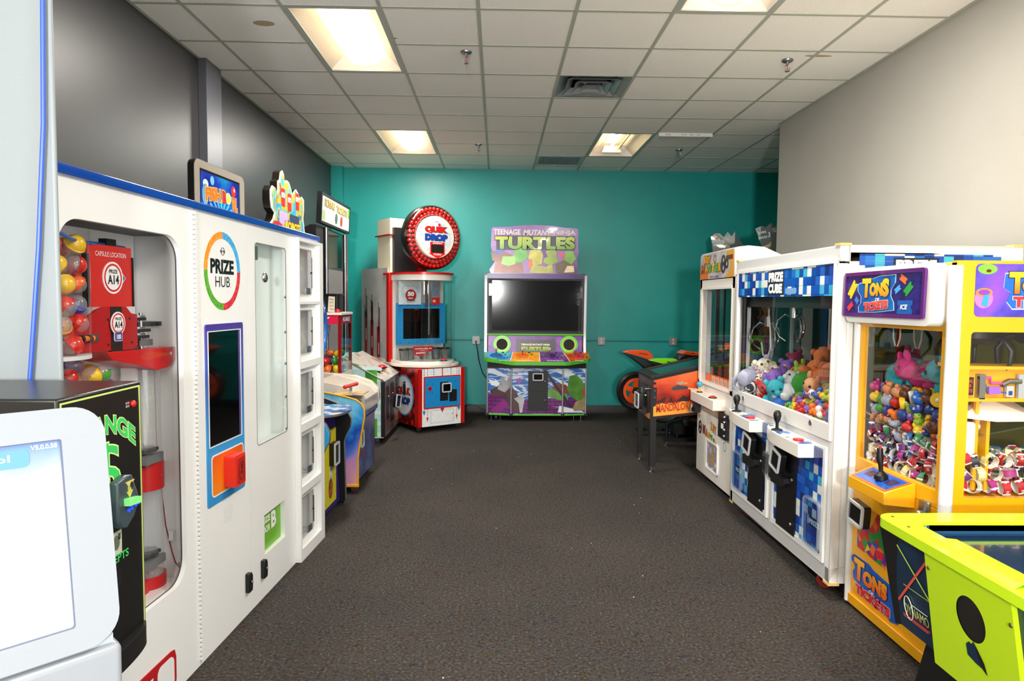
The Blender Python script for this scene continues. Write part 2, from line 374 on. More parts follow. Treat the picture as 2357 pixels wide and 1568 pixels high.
# stains on tiles, small marks
m = MB(); m.pr(circ(-.93-.62, 5.03-.4, .07, 20, .045), H-.0012, H-.0006, mat('#a8967c', .9), 'xy')
m.pr(circ(2.34, 5.05, .10, 20, .02), H-.0012, H-.0006, mat('#b09a80', .9), 'xy'); m.pr(circ(-.72, 4.85, .009, 8), H-.0012, H-.0006, TXK, 'xy'); m.pr(circ(-.6, 4.2, .012, 8, .02), H-.0012, H-.0006, TXK, 'xy'); struct(m.build('ceiling_stain'))

# ------------------------------------------------------------------ ceiling lights, vents, sprinklers
def emis(hexc, s):
    m, nt, b = _new('m_lamp'); b.inputs['Base Color'].default_value = lin(hexc); b.inputs['Emission Color'].default_value = lin(hexc); b.inputs['Emission Strength'].default_value = s; return m
LAMP = emis('#ffe0b0', LAMP_STRENGTH); TUBE = emis('#ffdca8', 20)
REFL = mat('#f4f0e8', .35)
def troffer(cx, cy, label, bare=False):
    x0 = GX0+cx*G+.012; x1 = x0+G-.024; y0 = GY0+cy*G+.012; y1 = y0+2*G-.024
    t = thing('ceiling_light', label, 'light', ((x0+x1)/2, (y0+y1)/2, H), 0, 'recessed ceiling light panels')
    hw, hl = (x1-x0)/2, (y1-y0)/2; d = .13
    m = MB(); V = [(-hw, -hl, 0), (hw, -hl, 0), (hw, hl, 0), (-hw, hl, 0), (-.13, -hl+.10, d), (.13, -hl+.10, d), (.13, hl-.10, d), (-.13, hl-.10, d)]
    m.add(V, [(0, 1, 5, 4), (1, 2, 6, 5), (2, 3, 7, 6), (3, 0, 4, 7), (4, 5, 6, 7)], REFL)
    m.build('reflector', t, smooth=False)
    m = MB(); m.pr([rect(-hw, hw, -hl, hl), rect(-hw+.022, hw-.022, -hl+.022, hl-.022)], -.003, .004, mat('#a8b0b0', .4), 'xy'); m.build('frame', t)
    if bare:
        m = MB(); m.cyl((-.03, -hl+.16, .06), (-.03, hl-.16, .06), .016, TUBE, n=12); m.build('lamp_tube', t)
        m = MB(); m.cyl((.08, -hl+.12, .07), (.08, hl-.12, .07), .013, mat('#c8c0a8', .3), n=12)
        m.build('unlit_tube', t)
        m = MB(); m.pr([(-.12, .02), (.12, .02), (.09, .10), (-.09, .10)], hl-.14, hl-.12, mat('#efe6d4', .4)); m.build('end_cap', t); m = MB(); m.pr([(-.12, .02), (.12, .02), (.09, .10), (-.09, .10)], -hl+.12, -hl+.14, mat('#efe6d4', .4)); m.build('end_cap', t)
    else:
        m = MB(); P = [(.135*math.cos(math.radians(a)), .085+.075*math.sin(math.radians(a))) for a in range(180, 361, 15)]
        V = [(x, -hl+.10, z) for x, z in P]+[(x, hl-.10, z) for x, z in P]; k = len(P)
        m.add(V, [(i, i+1, k+i+1, k+i) for i in range(k-1)]+[tuple(range(k)), tuple(range(2*k-1, k-1, -1))], LAMP); m.build('diffuser', t, angle=60)
        l = bpy.data.lights.new('lamp_light', 'AREA'); l.shape = 'RECTANGLE'; l.size = .19; l.size_y = .98; l.energy = 75; l.color = (1, .97, .90)
        lo = bpy.data.objects.new('lamp_light', l); C.objects.link(lo); lo.parent = t; lo.location = (0, 0, .002)
    return t
troffer(1, 0, 'large lit ceiling light at upper left, nearest the viewer on that side')
troffer(1, 5, 'lit ceiling light above the red ball-drop cabinet near the teal wall')
troffer(5, 5, 'ceiling light without diffuser, single bare tube lit, near the teal wall', True)
troffer(5, -2, 'lit ceiling light cut off by the top edge of the picture at right')
for a in ((5, -7), (1, -10), (5, -12), (1, -15), (5, -17)): troffer(*a, 'unseen recessed ceiling light added behind the viewer')  # unseen ceiling lights, added behind the camera to fill the room with light
t = thing('ceiling_vent', 'square grey ceiling air diffuser with nested louvres', 'vent', (GX0+4.5*G, GY0+2.5*G, H), 0)
VM = mat('#8f9698', .35, metal=.3)
m = MB(); h = G/2-.012
for a, b, za, zb in ((h, h-.09, 0, .05),): m.add([(-a, -a, za), (a, -a, za), (a, a, za), (-a, a, za), (-b, -b, zb), (b, -b, zb), (b, b, zb), (-b, b, zb)], [(0, 1, 5, 4), (1, 2, 6, 5), (2, 3, 7, 6), (3, 0, 4, 7)], VM)
m.box(-h+.05, h-.05, -h+.05, h-.05, .13, .135, BLK); m.build('housing', t, smooth=False)
for a, b, z in ((.22, .16, -.004), (.15, .095, -.010), (.085, .03, -.016)):
    m = MB(); zb = z+.05; m.add([(-a, -a, z), (a, -a, z), (a, a, z), (-a, a, z), (-b, -b, zb), (b, -b, zb), (b, b, zb), (-b, b, zb)], [(0, 1, 5, 4), (1, 2, 6, 5), (2, 3, 7, 6), (3, 0, 4, 7)], VM)
    if a < .1: m.box(-b, b, -b, b, zb-.002, zb, VM)
    m.build('louvre', t, smooth=False)
m = MB(); m.cyl((0, .10, .10), (0, .10, .05), .09, CHROME); m.box(-.05, .05, .04, .06, .04, .10, WHITE); m.cyl((-.09, .1, .06), (.09, .1, .06), .02, STEEL); m.build('damper', t)
t = thing('return_air_grille', 'flat ceiling grille of fine slats next to the teal wall', 'vent', (GX0+4.5*G, GY0+7.5*G, H), 0)
m = MB(); h = G/2-.012
m.pr([rect(-h, h, -h, h), rect(-h+.03, h-.03, -h+.03, h-.03)], -.004, .006, mat('#b8bcbc', .4), 'xy'); m.build('frame', t)
m = MB()
for i in range(26):
    x = -h+.04+i*(2*h-.08)/25; m.box(x-.004, x+.004, -h+.03, h-.03, -.002, .012, mat('#b8bcbc', .4))
m.box(-h, h, -h, h, .012, .016, mat('#4a4e4e', .8)); m.build('slats', t)
for x, y, lab in ((-.24, 5.08, 'chrome ceiling sprinkler head right of the large lit light'), (2.15, 5.14, 'chrome ceiling sprinkler head nearest the grey right wall'),
                  (-.233, 8.03, 'small distant chrome sprinkler head right of the second lit light'), (2.147, 8.16, 'distant chrome sprinkler head right of the bare tube light')):
    t = thing('sprinkler_head', lab, 'sprinkler', (x, y, H-.004), 0, 'ceiling sprinkler heads')
    m = MB(); m.lathe([(0, 0), (.042, 0), (.040, -.008), (.028, -.014), (0, -.014)], (0, 0, 0), STEEL); m.build('escutcheon', t)
    m = MB(); m.cyl((0, 0, -.01), (0, 0, -.035), .012, STEEL)
    for s_ in (-1, 1): m.tube([(0, 0, -.03), (s_*.018, 0, -.04), (s_*.018, 0, -.062), (0, 0, -.078)], .0035, STEEL)
    m.lathe([(0, -.078), (.018, -.079), (.018, -.082), (0, -.083)], (0, 0, 0), STEEL, n=14); m.build('frame', t)
    m = MB(); m.cyl((0, 0, -.035), (0, 0, -.068), .0035, RED, n=8); m.build('bulb', t)
# sagging tile rail
m = MB(); m.box(GX0+6*G+.02, GX0+7*G-.01, GY0+5*G-.02, GY0+5*G-.012, H-.036, H, mat('#d8d8d4', .5))
for x in (.1, .12, .14, .28, .31, .36, .38, .44, .46): m.pr(circ(GX0+6*G+x, H-.018, .005, 8), GY0+5*G-.0212, GY0+5*G-.02, TXK)
tag(m.build('ceiling_rail'), 'short white punched metal rail hanging under the ceiling grid', 'rail')
# ------------------------------------------------------------------ outlets, conduit and cables on the teal wall
TEALP = mat('#0a8a84', .4)
for x, lab, sock in ((-.292, 'grey wall outlet box left of the four-player cabinet with a cord plugged in', 0), (1.46, 'grey wall outlet box just right of the four-player cabinet', 1), (2.473, 'grey wall outlet box above the racing motorcycles', 1)):
    t = thing('outlet_box', lab, 'outlet', (x, YB, 1.037), 0, 'outlet boxes on the teal wall')
    m = MB(); m.pr(rr(-.052, .052, -.055, .055, .012), -.045, 0, mat('#8b8f90', .4, metal=.4)); m.build('box', t, bev=.003)
    for zz in (-.022, .022):
        m = MB(); m.pr(circ(0, zz, .016, 16), -.048, -.045, mat('#d8d0b0', .4)); m.box(-.007, -.004, -.0485, -.048, zz-.005, zz+.005, TXK); m.box(.004, .007, -.0485, -.048, zz-.005, zz+.005, TXK); m.build('socket', t)
m = MB()
for a, b in ((-1.75, -.35), (-.24, 1.405), (1.515, 2.42), (2.53, 4.9)): m.cyl((a, YB-.012, 1.040), (b, YB-.012, 1.040), .011, TEALP, n=10)
tag(m.build('conduit'), 'thin teal painted conduit running along the back wall between outlets', 'conduit')
m = MB(); m.box(-.305, -.279, YB-.075, YB-.048, 1.0, 1.03, BLACK)
m.tube([(-.292, YB-.06, 1.005), (-.275, YB-.07, .93), (-.25, YB-.06, .75), (-.20, YB-.05, .58), (-.14, YB-.06, .50), (-.05, YB-.09, .46)], .006, BLACK)
tag(m.build('power_cord'), 'black power cord hanging from the outlet to the four-player cabinet', 'cord')
m = MB(); m.tube([(-.50, 9.3, .012), (-.47, 9.3, .10), (-.40, 9.3, .155), (-.30, 9.3, .145), (-.2, 9.3, .09), (-.1, 9.3, .03), (-.0, 9.3, .008)], .008, BLACK)
tag(m.build('floor_cable'), 'black cable looping up off the floor by the dark baseboard', 'cord')
m = MB(); m.tube([(-1.212+.002, 1.886, 3.0), (-1.213, 1.884, 2.4), (-1.222, 1.884, 2.05), (-1.245, 1.884, 1.72), (-1.266, 1.884, 1.5), (-1.283, 1.884, 1.33), (-1.29, 1.884, .9), (-1.30, 1.884, .02)], .0058, mat('#2b56c8', .4))
tag(m.build('blue_cable'), 'thin blue cable hanging down the white column', 'cord')
for x, y in ((-.13, 5.0), (.02, 6.0)): pass
m = MB(); rng = random.Random(3)
for _ in range(26):
    x, y = rng.uniform(-1, 1.6), rng.uniform(2.6, 8.5); m.pr(circ(x, y, rng.uniform(.002, .004), 6), 0, .002, mat('#c8c4bc', .8), 'xy')
tag(m.build('floor_lint'), 'tiny pale crumbs of lint scattered on the dark carpet', 'lint', kind='stuff')

# ================================================================== LEFT ROW: prize vending cabinet
HO = thing  # alias
def hubpt(x):
    a = math.radians(86.42); return (-1.274+math.cos(a)*x, 2.896+math.sin(a)*x, 0)
HW = mat('#efefee', .3, bump=.02, bscale=200); DEPTH = .62
def capsule(parent, loc, col, rot, r=.032, clear='#ffffff'):
    pass
def cab_shell(t, W, hole=None, x0=0, z1=1.962, cav=None, name='body'):
    m = MB()
    if hole: m.pr([rect(x0, W, .0, z1)]+hole, 0, .02, HW)
    else: m.box(x0, W, 0, .02, 0, z1, HW)
    m.box(x0, x0+.012, .02, DEPTH, 0, z1, HW); m.box(W-.012, W, .02, DEPTH, 0, z1, HW); m.box(x0, W, DEPTH-.012, DEPTH, 0, z1, HW); m.box(x0, W, .02, DEPTH, z1-.012, z1, HW); m.box(x0, W, .02, DEPTH, 0, .012, HW)
    o = m.build(name, t); 
    m = MB(); m.pr(rr(-.016, .03, z1-.002, z1+.032, .006), x0, W, mat('#1748a4', .12, coat=.5), 'yz'); m.box(x0, W, .02, .05, z1, z1+.03, mat('#1748a4', .12, coat=.5)); m.build('top_rail', t)
    return o
def latch(t, x, z):
    m = MB(); m.pr([(x-.022, z-.048), (x+.016, z-.048), (x+.022, z-.03), (x+.022, z+.03), (x+.010, z+.048), (x-.022, z+.048)], -.022, 0, BLACK); m.cyl((x+.004, -.028, z), (x+.004, -.022, z), .008, STEEL); m.build('latch', t, bev=.003)
# --- A: capsule module
A = thing('capsule_vending_cabinet', 'white capsule vending cabinet with rounded window, leftmost unit of the row', 'vending machine', hubpt(0), 86.42)
AX0 = -.92
cab_shell(A, -.002, [rr(-.81, -.10, .42, 1.835, .10, 8)], AX0)
m = MB(); m.box(AX0+.02, -.02, .34, .35, .3, 1.92, mat('#ffffff', .4)); m.box(-.50, -.02, .245, .25, .38, 1.90, mat('#ffffff', .4)); m.box(AX0+.02, -.02, .02, .35, .38, .395, HW); m.build('inner_back', A)
m = MB(); m.box(AX0+.02, -.02, .022, .34, 1.845, 1.86, mat('#3a3a3c', .5)); m.build('inner_ceiling', A)
m = MB(); m.pr([rr(-.825, -.085, .405, 1.85, .11, 8), rr(-.81, -.10, .42, 1.835, .10, 8)], .0205, .026, TXK); m.build('window_gasket', A)
m = MB(); m.pr(rr(-.82, -.09, .41, 1.845, .105, 8), .021, .024, CLEAR); m.build('window_pane', A)
# tank
m = MB(); m.lathe([(.155, 1.40), (.155, 1.81)], (-.66, .185, 0), CLEAR, n=40); m.build('capsule_tank', A)
m = MB(); m.pr(circ(-.66, .185, .152, 30), 1.385, 1.398, WHITE2, 'xy'); m.tube([(-.81, .10, 1.83), (-.74, .06, 1.80), (-.66, .06, 1.775), (-.56, .09, 1.775), (-.44, .11, 1.778), (-.30, .11, 1.775)], .006, mat('#2a5aa8', .3)); m.build('tank_rim', A)
redp = mat('#cf2a24', .35); redd = mat('#b01a1e', .3)
m = MB(); m.pr(rect(-.525, -.275, 1.555, 1.775), .10, .112, redp); m.box(-.535, -.525, .095, .115, 1.56, 1.74, TXK); m.box(-.275, -.268, .095, .115, 1.555, 1.74, TXK); m.build('location_board', A)
m = MB(); m.text('CAPSULE LOCATION', -.485, -.31, 1.735, 1.752, .0990, TXW, .0); m.build('lettering', A)
def prize_badge(x, z, r, y, tail=False):
    m = MB(); m.pr(circ(x, z, r, 32), y-.003, y, TXW); m.pr([circ(x, z, r*.88, 32), circ(x, z, r*.76, 32)], y-.0036, y-.003, TXR)
    if tail: m.pr(rr(x-r*.55, x+r*.55, z-r*1.55, z-r*.6, .006), y-.003, y, TXW); m.pr(rr(x-r*.5, x+r*.5, z-r*1.5, z-r*.82, .004), y-.0036, y-.003, TXB); m.text('100', x-r*.3, x+r*.3, z-r*1.38, z-r*.95, y-.0045, TXW, .04)
    else: m.pr([(x+r*.97, z-r*.3), (x+r*1.3, z), (x+r*.97, z+r*.3)], y-.003, y, TXW); m.pr([(x+r*1.02, z-r*.2), (x+r*1.22, z), (x+r*1.02, z+r*.2)], y-.0036, y-.003, TXB)
    m.text('PRIZE', x-r*.42, x+r*.42, z+r*.28, z+r*.52, y-.0045, TXK, .01); m.text('A14', x-r*.55, x+r*.55, z-r*.4, z+r*.18, y-.0045, TXK, .02)
    m.build('prize_badge', A)
prize_badge(-.392, 1.66, .058, .10); prize_badge(-.392, 1.495, .042, .085, True)
m = MB(); m.box(-.425, -.36, .088, .10, 1.39, 1.555, TXK); m.box(-.42, -.365, .10, .13, 1.775, 1.80, TXK); m.build('centre_clip', A)
m = MB(); P = [(-.80, 1.525), (-.55, 1.52), (-.50, 1.545), (-.46, 1.555), (-.33, 1.555), (-.30, 1.53), (-.262, 1.525), (-.262, 1.405), (-.30, 1.395), (-.80, 1.405)]; m.pr(P, .09, .10, redd)
for x, z in ((-.62, 1.50), (-.44, 1.51), (-.44, 1.42), (-.62, 1.42), (-.31, 1.51), (-.30, 1.42)): m.pr(circ(x, z, .005, 10), .089, .09, TXK)
m.build('red_band', A)
m = MB(); m.box(-.70, -.50, .085, .09, 1.435, 1.462, STEEL); m.cyl((-.62, .085, 1.448), (-.53, .085, 1.448), .010, TXO); m.cyl((-.60, .083, 1.448), (-.59, .083, 1.448), .014, TXK); m.cyl((-.56, .083, 1.448), (-.55, .083, 1.448), .014, TXK); m.build('roller', A)
m = MB()
for z, w_ in ((1.50, .06), (1.455, .09), (1.43, .08)):
    m.box(-.262, -.262+w_, .09, .16, z, z+.012, TXK); m.cyl((-.20, .13, z+.012), (-.20, .13, z+.02), .03, STEEL)
m.box(-.25, -.16, .09, .15, 1.40, 1.425, STEEL); m.cyl((-.19, .12, 1.38), (-.19, .12, 1.53), .008, CHROME)
m.cyl((-.115, .16, 1.475), (-.115, .16, 1.492), .072, TXK, n=24); m.build('drive_motor', A)
m = MB(); m.pr([(-.474, 1.395), (-.09, 1.385), (-.03, 1.385), (-.03, 1.33), (-.075, 1.305), (-.16, 1.30), (-.30, 1.335), (-.44, 1.365)], .075, .20, RED); m.pr(circ(-.06, 1.36, .008, 12), .072, .075, CHROME); m.build('upper_chute', A, bev=.006)
m = MB(); m.lathe([(.066, .40), (.066, 1.47)], (-.105, .17, 0), mat_glass('#fafafa', .10, haze=.22), n=36); m.build('clear_tube', A)
m = MB(); m.box(-.20, -.185, .14, .2, .40, 1.33, HW); m.build('tube_bracket', A)
for z, hh in ((.86, .11), (.36, .17)):
    m = MB(); m.lathe([(.074, z-hh/2), (.074, z+hh/2), (.069, z+hh/2), (.069, z-hh/2), (.074, z-hh/2)], (-.105, .17, 0), RED, n=36)
    m.pr([(-.25, z+hh/2-.01), (-.175, z+hh/2), (-.175, z-hh/2), (-.25, z-hh/2+.03)], .12, .21, RED); m.pr(circ(-.10, z, .007, 10), .090, .097, CHROME); m.build('red_collar', A)
for z in (.97, .545):
    m = MB(); P = []
    for i in range(36): a = 2*PI*i/36; r_ = .062 if (i//2) % 2 else .052; P.append((-.155+r_*math.cos(a), .15+r_*math.sin(a)))
    m.pr(P, z, z+.012, mat('#3a3a3c', .4), 'xy'); m.pr(rect(-.22, -.10, .09, .21), z-.045, z-.012, mat('#6c6e70', .4), 'xy'); m.cyl((-.155, .15, z-.05), (-.155, .15, z+.03), .01, CHROME); m.build('gear_drive', A)
m = MB()
for x, z, r_ in ((-.235, 1.69, .018), (-.215, 1.56, .005), (-.16, 1.555, .005), (-.11, 1.56, .005), (-.11, 1.53, .005)): m.sph((x, .243, z), r_, CHROME, sy=.5)
m.build('bolts', A)
m = MB(); m.tube([(-.03, .2, 1.38), (-.022, .17, 1.32), (-.032, .16, 1.27), (-.028, .16, .95), (-.03, .15, .85), (-.025, .13, .62), (-.03, .1, .50), (-.045, .08, .47), (-.03, .07, .44), (-.02, .08, .46)], .0025, DRED, n=6)
m.box(-.038, -.022, .12, .14, .90, .94, WHITE); m.box(-.040, -.022, .09, .11, .56, .60, WHITE); m.build('wire_harness', A)
m = MB(); m.lathe([(.02, 1.262), (.10, 1.268), (.145, 1.29), (.16, 1.32)], (-.47, .20, 0), CLEAR, n=36); m.tube([(-.80, .06, 1.37), (-.76, .05, 1.33), (-.68, .05, 1.30), (-.58, .055, 1.285), (-.48, .06, 1.29)], .012, mat('#2a4a88', .3)); m.build('capsule_bowl', A)
# red logo frame at the bottom
m = MB(); O = [(-.62, .01), (-.24, .01), (-.212, .03), (-.205, .06), (-.205, .15), (-.215, .18), (-.24, .185), (-.46, .185), (-.50, .17), (-.62, .06)]
m.pr(O, -.004, 0, mat('#b81820', .3)); m.pr(rr(-.34, -.222, .03, .165, .03), -.0048, -.004, HW); m.text('PRIZE', -.56, -.37, .09, .15, -.0052, TXW, .03, .2); m.text('DOOR', -.58, -.40, .03, .075, -.0052, TXW, .03, .2); m.build('prize_door_sign', A)
m = MB()
for i in range(95): m.pr(rr(-.010, .010, .02+i*.0204, .036+i*.0204, .005, 2), -.010, 0, HW)
m.build('piano_hinge', A)
# --- B: kiosk module
B = thing('prize_kiosk_cabinet', 'narrow white cabinet with tall black screen and round multicolour emblem', 'vending machine', hubpt(0), 86.42)
cab_shell(B, .518, None, .001)
def ringseg(a0, a1, col):
    o = circ(.2615, 1.713, .178, 24, None, a0, a1); i_ = circ(.2615, 1.713, .147, 24, None, a1, a0); return o+i_
m = MB()
for a0, a1, cs in ((0, 90, ('#2f9be0', '#5fb8ee')), (90, 180, ('#f08a1c', '#f9a640')), (180, 270, ('#4a9c24', '#66b83c')), (270, 360, ('#c81c28', '#e0444c'))):
    m.pr(ringseg(a0, a1, None), -.0012, 0, mat_ramp([(.3, cs[0]), (.6, cs[1])], 70, .3, 'voronoi'))
m.build('colour_ring', B)
m = MB(); m.text('PRIZE', .143, .372, 1.700, 1.766, -.0008, mat('#1a1a1c', .3), .045); m.text('HUB', .187, .330, 1.640, 1.688, -.0008, mat('#1a1a1c', .3), .0); m.pr(circ(.3355, 1.641, .002, 8), -.0008, 0, TXK)
m.pr([circ(.262, 1.803, .018, 24), circ(.262, 1.803, .0155, 24)], -.0012, 0, TXK); m.text('BAY TEK', .238, .286, 1.797, 1.808, -.0014, TXK, .03); m.build('lettering', B)
m = MB(); m.pr([rr(.078, .450, .663, 1.474, .012), rr(.098, .417, .930, 1.440, .002)], -.006, 0, mat_ramp([(0, '#2f8fd0'), (.35, '#3a9ad8'), (.72, '#3c5cb4'), (1, '#4a3a94')], 2, .3, grad=(2, .66, 1.47), gz=.02)); m.build('screen_surround', B)
m = MB(); m.pr([rect(.094, .421, .926, 1.444), rect(.098, .417, .930, 1.440)], -.0085, -.006, WHITE); m.pr(rect(.098, .417, .930, 1.440), -.004, 0, GLOSSBLK); m.box(.400, .417, -.0045, -.004, .932, 1.438, mat('#4a2c74', .3)); m.build('screen', B)
m = MB(); m.pr([rr(.110, .433, .698, .888, .022), rr(.116, .427, .704, .882, .018)], -.008, -.006, WHITE); m.pr(rr(.116, .427, .704, .882, .018), -.0072, -.006, mat_ramp([(0, '#f08c1a'), (1, '#e85c14')], 2, .3, grad=(2, .70, .88), gz=.05)); m.build('payment_panel', B)
m = MB(); m.pr(rr(.225, .335, .715, .862, .01), -.06, -.007, mat('#e03020', .35)); m.pr(rr(.25, .322, .73, .85, .008), -.064, -.06, mat('#b81c18', .4))
m.pr([circ(.286, .785, .03, 20, .045), circ(.286, .785, .0275, 20, .042)], -.0648, -.064, TXK)
for r_ in (.008, .014, .02): m.pr(circ(.286, .765, r_, 10, None, 40, 140)+circ(.286, .765, r_-.003, 10, None, 140, 40), -.0648, -.064, TXK)
m.pr([(.281, .79), (.291, .79), (.294, .81), (.286, .822), (.28, .808)], -.0648, -.064, TXK); m.build('card_reader', B, bev=.004)
m = MB()
for i in range(9):
    for j in range(9):
        x, z = .276+(i-4)*.0105, .581+(j-4)*.0125
        if (x-.276)**2+(z-.581)**2 < .05**2: m.pr(circ(x, z, .0034, 8), -.0006, 0, mat('#d4d4d4', .5))
m.build('speaker_holes', B)
latch(B, .470, .168)
# --- C: prize door module
Cc = thing('prize_display_cabinet', 'white display cabinet with tall glass door and green prize door', 'vending machine', hubpt(0), 86.42)
cab_shell(Cc, 1.128, [rr(.614, 1.037, .825, 1.876, .025), rect(.692, .982, .222, .436)], .520)
m = MB(); m.box(.53, 1.12, .10, .11, .70, 1.95, mat('#ffffff', .4)); m.box(.57, .575, .02, .16, .8, 1.9, HW); m.box(1.06, 1.065, .02, .16, .8, 1.9, HW); m.box(.57, 1.065, .02, .16, .80, .81, HW); m.build('inner_back', Cc)
m = MB(); m.pr(rr(.618, 1.033, .829, 1.872, .022), .003, .008, mat_glass('#fafdfc', .02, haze=.04)); m.build('door_glass', Cc)
m = MB(); m.pr([rr(.614, 1.037, .825, 1.876, .025), rr(.617, 1.034, .828, 1.873, .022)], -.001, .002, mat('#5c6060', .4)); m.build('door_seal', Cc)
m = MB(); m.sph((.741, .001, 1.70), .028, CHROME, sy=.5); m.build('door_knob', Cc)
m = MB()
for z in (1.60, 1.40, 1.22, 1.03, .845): m.sph((1.018, 0, z), .008, STEEL, sy=.6)
m.build('hinge_pins', Cc)
m = MB(); m.box(.622, .70, .03, .10, 1.80, 1.855, mat('#5c9c3c', .4)); m.box(.69, .70, .02, .10, 1.79, 1.86, mat('#2c5c4c', .4)); m.build('green_bracket', Cc)
m = MB(); m.box(.69, .984, .026, .03, .20, .44, mat('#6cb020', .35)); m.pr([rect(.66, 1.0, .2, .46), rect(.692, .982, .222, .436)], .02, .03, HW); m.build('prize_door', Cc)
m = MB(); m.text('PRIZE', .70, .83, .370, .405, .0252, TXW, .035); m.text('DOOR', .70, .83, .315, .352, .0252, TXW, .035); m.text('B', .845, .915, .315, .408, .0252, TXW, .04); m.build('lettering', Cc)
latch(Cc, .658, .163)
# --- D: locker tower
D = thing('prize_locker_cabinet', 'white tower of five small clear-door prize lockers at far end of row', 'vending machine', hubpt(0), 86.42)
LZ = [(1.607, 1.90), (1.245, 1.527), (.868, 1.140), (.487, .758), (.107, .378)]
cab_shell(D, 1.60, [rect(1.168, 1.50, a, b) for a, b in LZ], 1.130)
m = MB(); m.pr([rect(1.150, 1.60, .0, 1.95)]+[rect(1.17, 1.53, a-.03, b+.03) for a, b in LZ], -.035, -.0, HW); m.build('face_frame', D, bev=.002)
for k, (a, b) in enumerate(LZ):
    m = MB(); m.pr([rect(1.168, 1.50, a, b), rr(1.178, 1.455, a+.008, b-.008, .02)], .0, .019, HW); m.box(1.16, 1.5, .14, .15, a-.02, b+.02, mat('#ffffff', .4)); m.box(1.155, 1.16, .02, .31, a-.02, b+.02, HW); m.box(1.5, 1.505, .02, .31, a-.02, b+.02, HW); m.box(1.16, 1.5, .02, .31, a-.012, a-.002, mat('#c8ccca', .3)); m.box(1.16, 1.5, .02, .31, b, b+.01, TXK)
    m.build('locker_box', D)
    m = MB(); m.pr([rr(1.173, 1.460, a+.003, b-.003, .02), rr(1.178, 1.455, a+.008, b-.008, .018)], -.008, -.002, mat('#d8dad8', .3)); m.pr(rr(1.178, 1.455, a+.008, b-.008, .018), -.006, -.003, mat_glass('#fafafa', .03, haze=.05)); m.box(1.452, 1.457, -.012, -.003, a+.05, b-.05, STEEL); d = m.build('locker_door', D)
    m = MB(); m.box(1.35, 1.415, -.012, -.004, a+.012, a+.05, STEEL); m.box(1.365, 1.40, -.0135, -.012, a+.02, a+.042, mat('#44586c', .3)); m.sph((1.447, -.008, (a+b)/2), .006, TXK); m.build('lock', d)
tag((lambda m: (m.box(-.03, .03, -.03, .03, 0, .16, mat('#3c4048', .5)), m.build('prize_box', bev=.003, loc=local(D, 1.215, .10, .868)))[1])(MB()), 'dark upright box standing in the middle one of the five lockers', 'box')
m = MB(); m.box(-.05, .05, -.012, .012, 0, .09, mat('#d8c83c', .5)); m.box(-.03, .04, -.0125, -.012, .01, .06, mat('#2c6cb0', .5)); o = m.build('prize_box', loc=local(D, 1.235, .08, .107)); o.rotation_euler = (0, 0, 1.2); tag(o, 'small yellow and blue boxed prize lying in the lowest locker', 'box')
# capsules
def cap_mesh(r=.033):
    m = MB(); m.sph((0, 0, .0), r, mat_own(.25, coat=.4), z0=-1, z1=0, k=6, n=18); m.lathe([(r, 0), (r*1.06, .001), (r*1.06, .005), (r, .006)], (0, 0, 0), mat_own(.25, coat=.4), n=18); base = m
    m2 = MB(); m2.sph((0, 0, .003), r*.985, mat_glass('#fff4f0', .08, haze=.16), z0=0, z1=1, k=6, n=18); return base, m2
bm_, dm_ = cap_mesh(); c0 = thing('toy_capsule', 'x', 'capsule'); cb = bm_.build('capsule_base', c0); cd_ = dm_.build('capsule_dome', c0)
CAPC = {'red': '#d8281c', 'orange': '#f0641c', 'green': '#1f9c3c', 'yellow': '#f0c01c', 'blue': '#2448c0', 'purple': '#6c3ca0'}
used0 = [False]
def place_cap(loc, colname, rot, label, group):
    if not used0[0]: r_, b_, d_ = c0, cb, cd_; used0[0] = True
    else:
        r_ = c0.copy(); C.objects.link(r_); b_ = cb.copy(); C.objects.link(b_); b_.parent = r_; d_ = cd_.copy(); C.objects.link(d_); d_.parent = r_
    r_.location = loc; r_.rotation_euler = rot; b_.color = lin(CAPC[colname]); tag(r_, label, 'capsule', group)
rng = random.Random(5); layers = []
z = 1.432; n = 0; cn = list(CAPC); wts = [5, 3, 6, 4, 2, 1]
for lv in range(6):
    ang0 = rng.random()*6
    for i in range(7 if lv < 6 else 3):
        a = ang0+2*PI*i/6; rad = .112 if i < 6 else 0
        col = rng.choices(cn, wts)[0]
        place_cap(local(A, -.66+rad*math.cos(a), .185+rad*math.sin(a), z+rng.uniform(-.004, .004)), col, (rng.uniform(-2.5, 2.5), rng.uniform(-1, 1), rng.uniform(0, 6)),
                  f'{col} toy capsule in the clear tank, {ORD[lv]} layer, {"centre" if i == 6 else ORD[i]+" around"}', 'capsules in the tall clear tank')
    z += .066
for i in range(8):
    a = 2*PI*i/7; rad = .09 if i < 7 else 0; col = ['yellow', 'red', 'orange', 'blue', 'red', 'yellow', 'green', 'purple'][i]
    place_cap(local(A, -.47+rad*math.cos(a), .20+rad*math.sin(a)*.9, 1.31 if i < 7 else 1.345), col, (rng.uniform(-2, 2), rng.uniform(-1, 1), 0), f'{col} toy capsule in the shallow clear bowl, {ORD[i]} around', 'capsules in the shallow bowl')
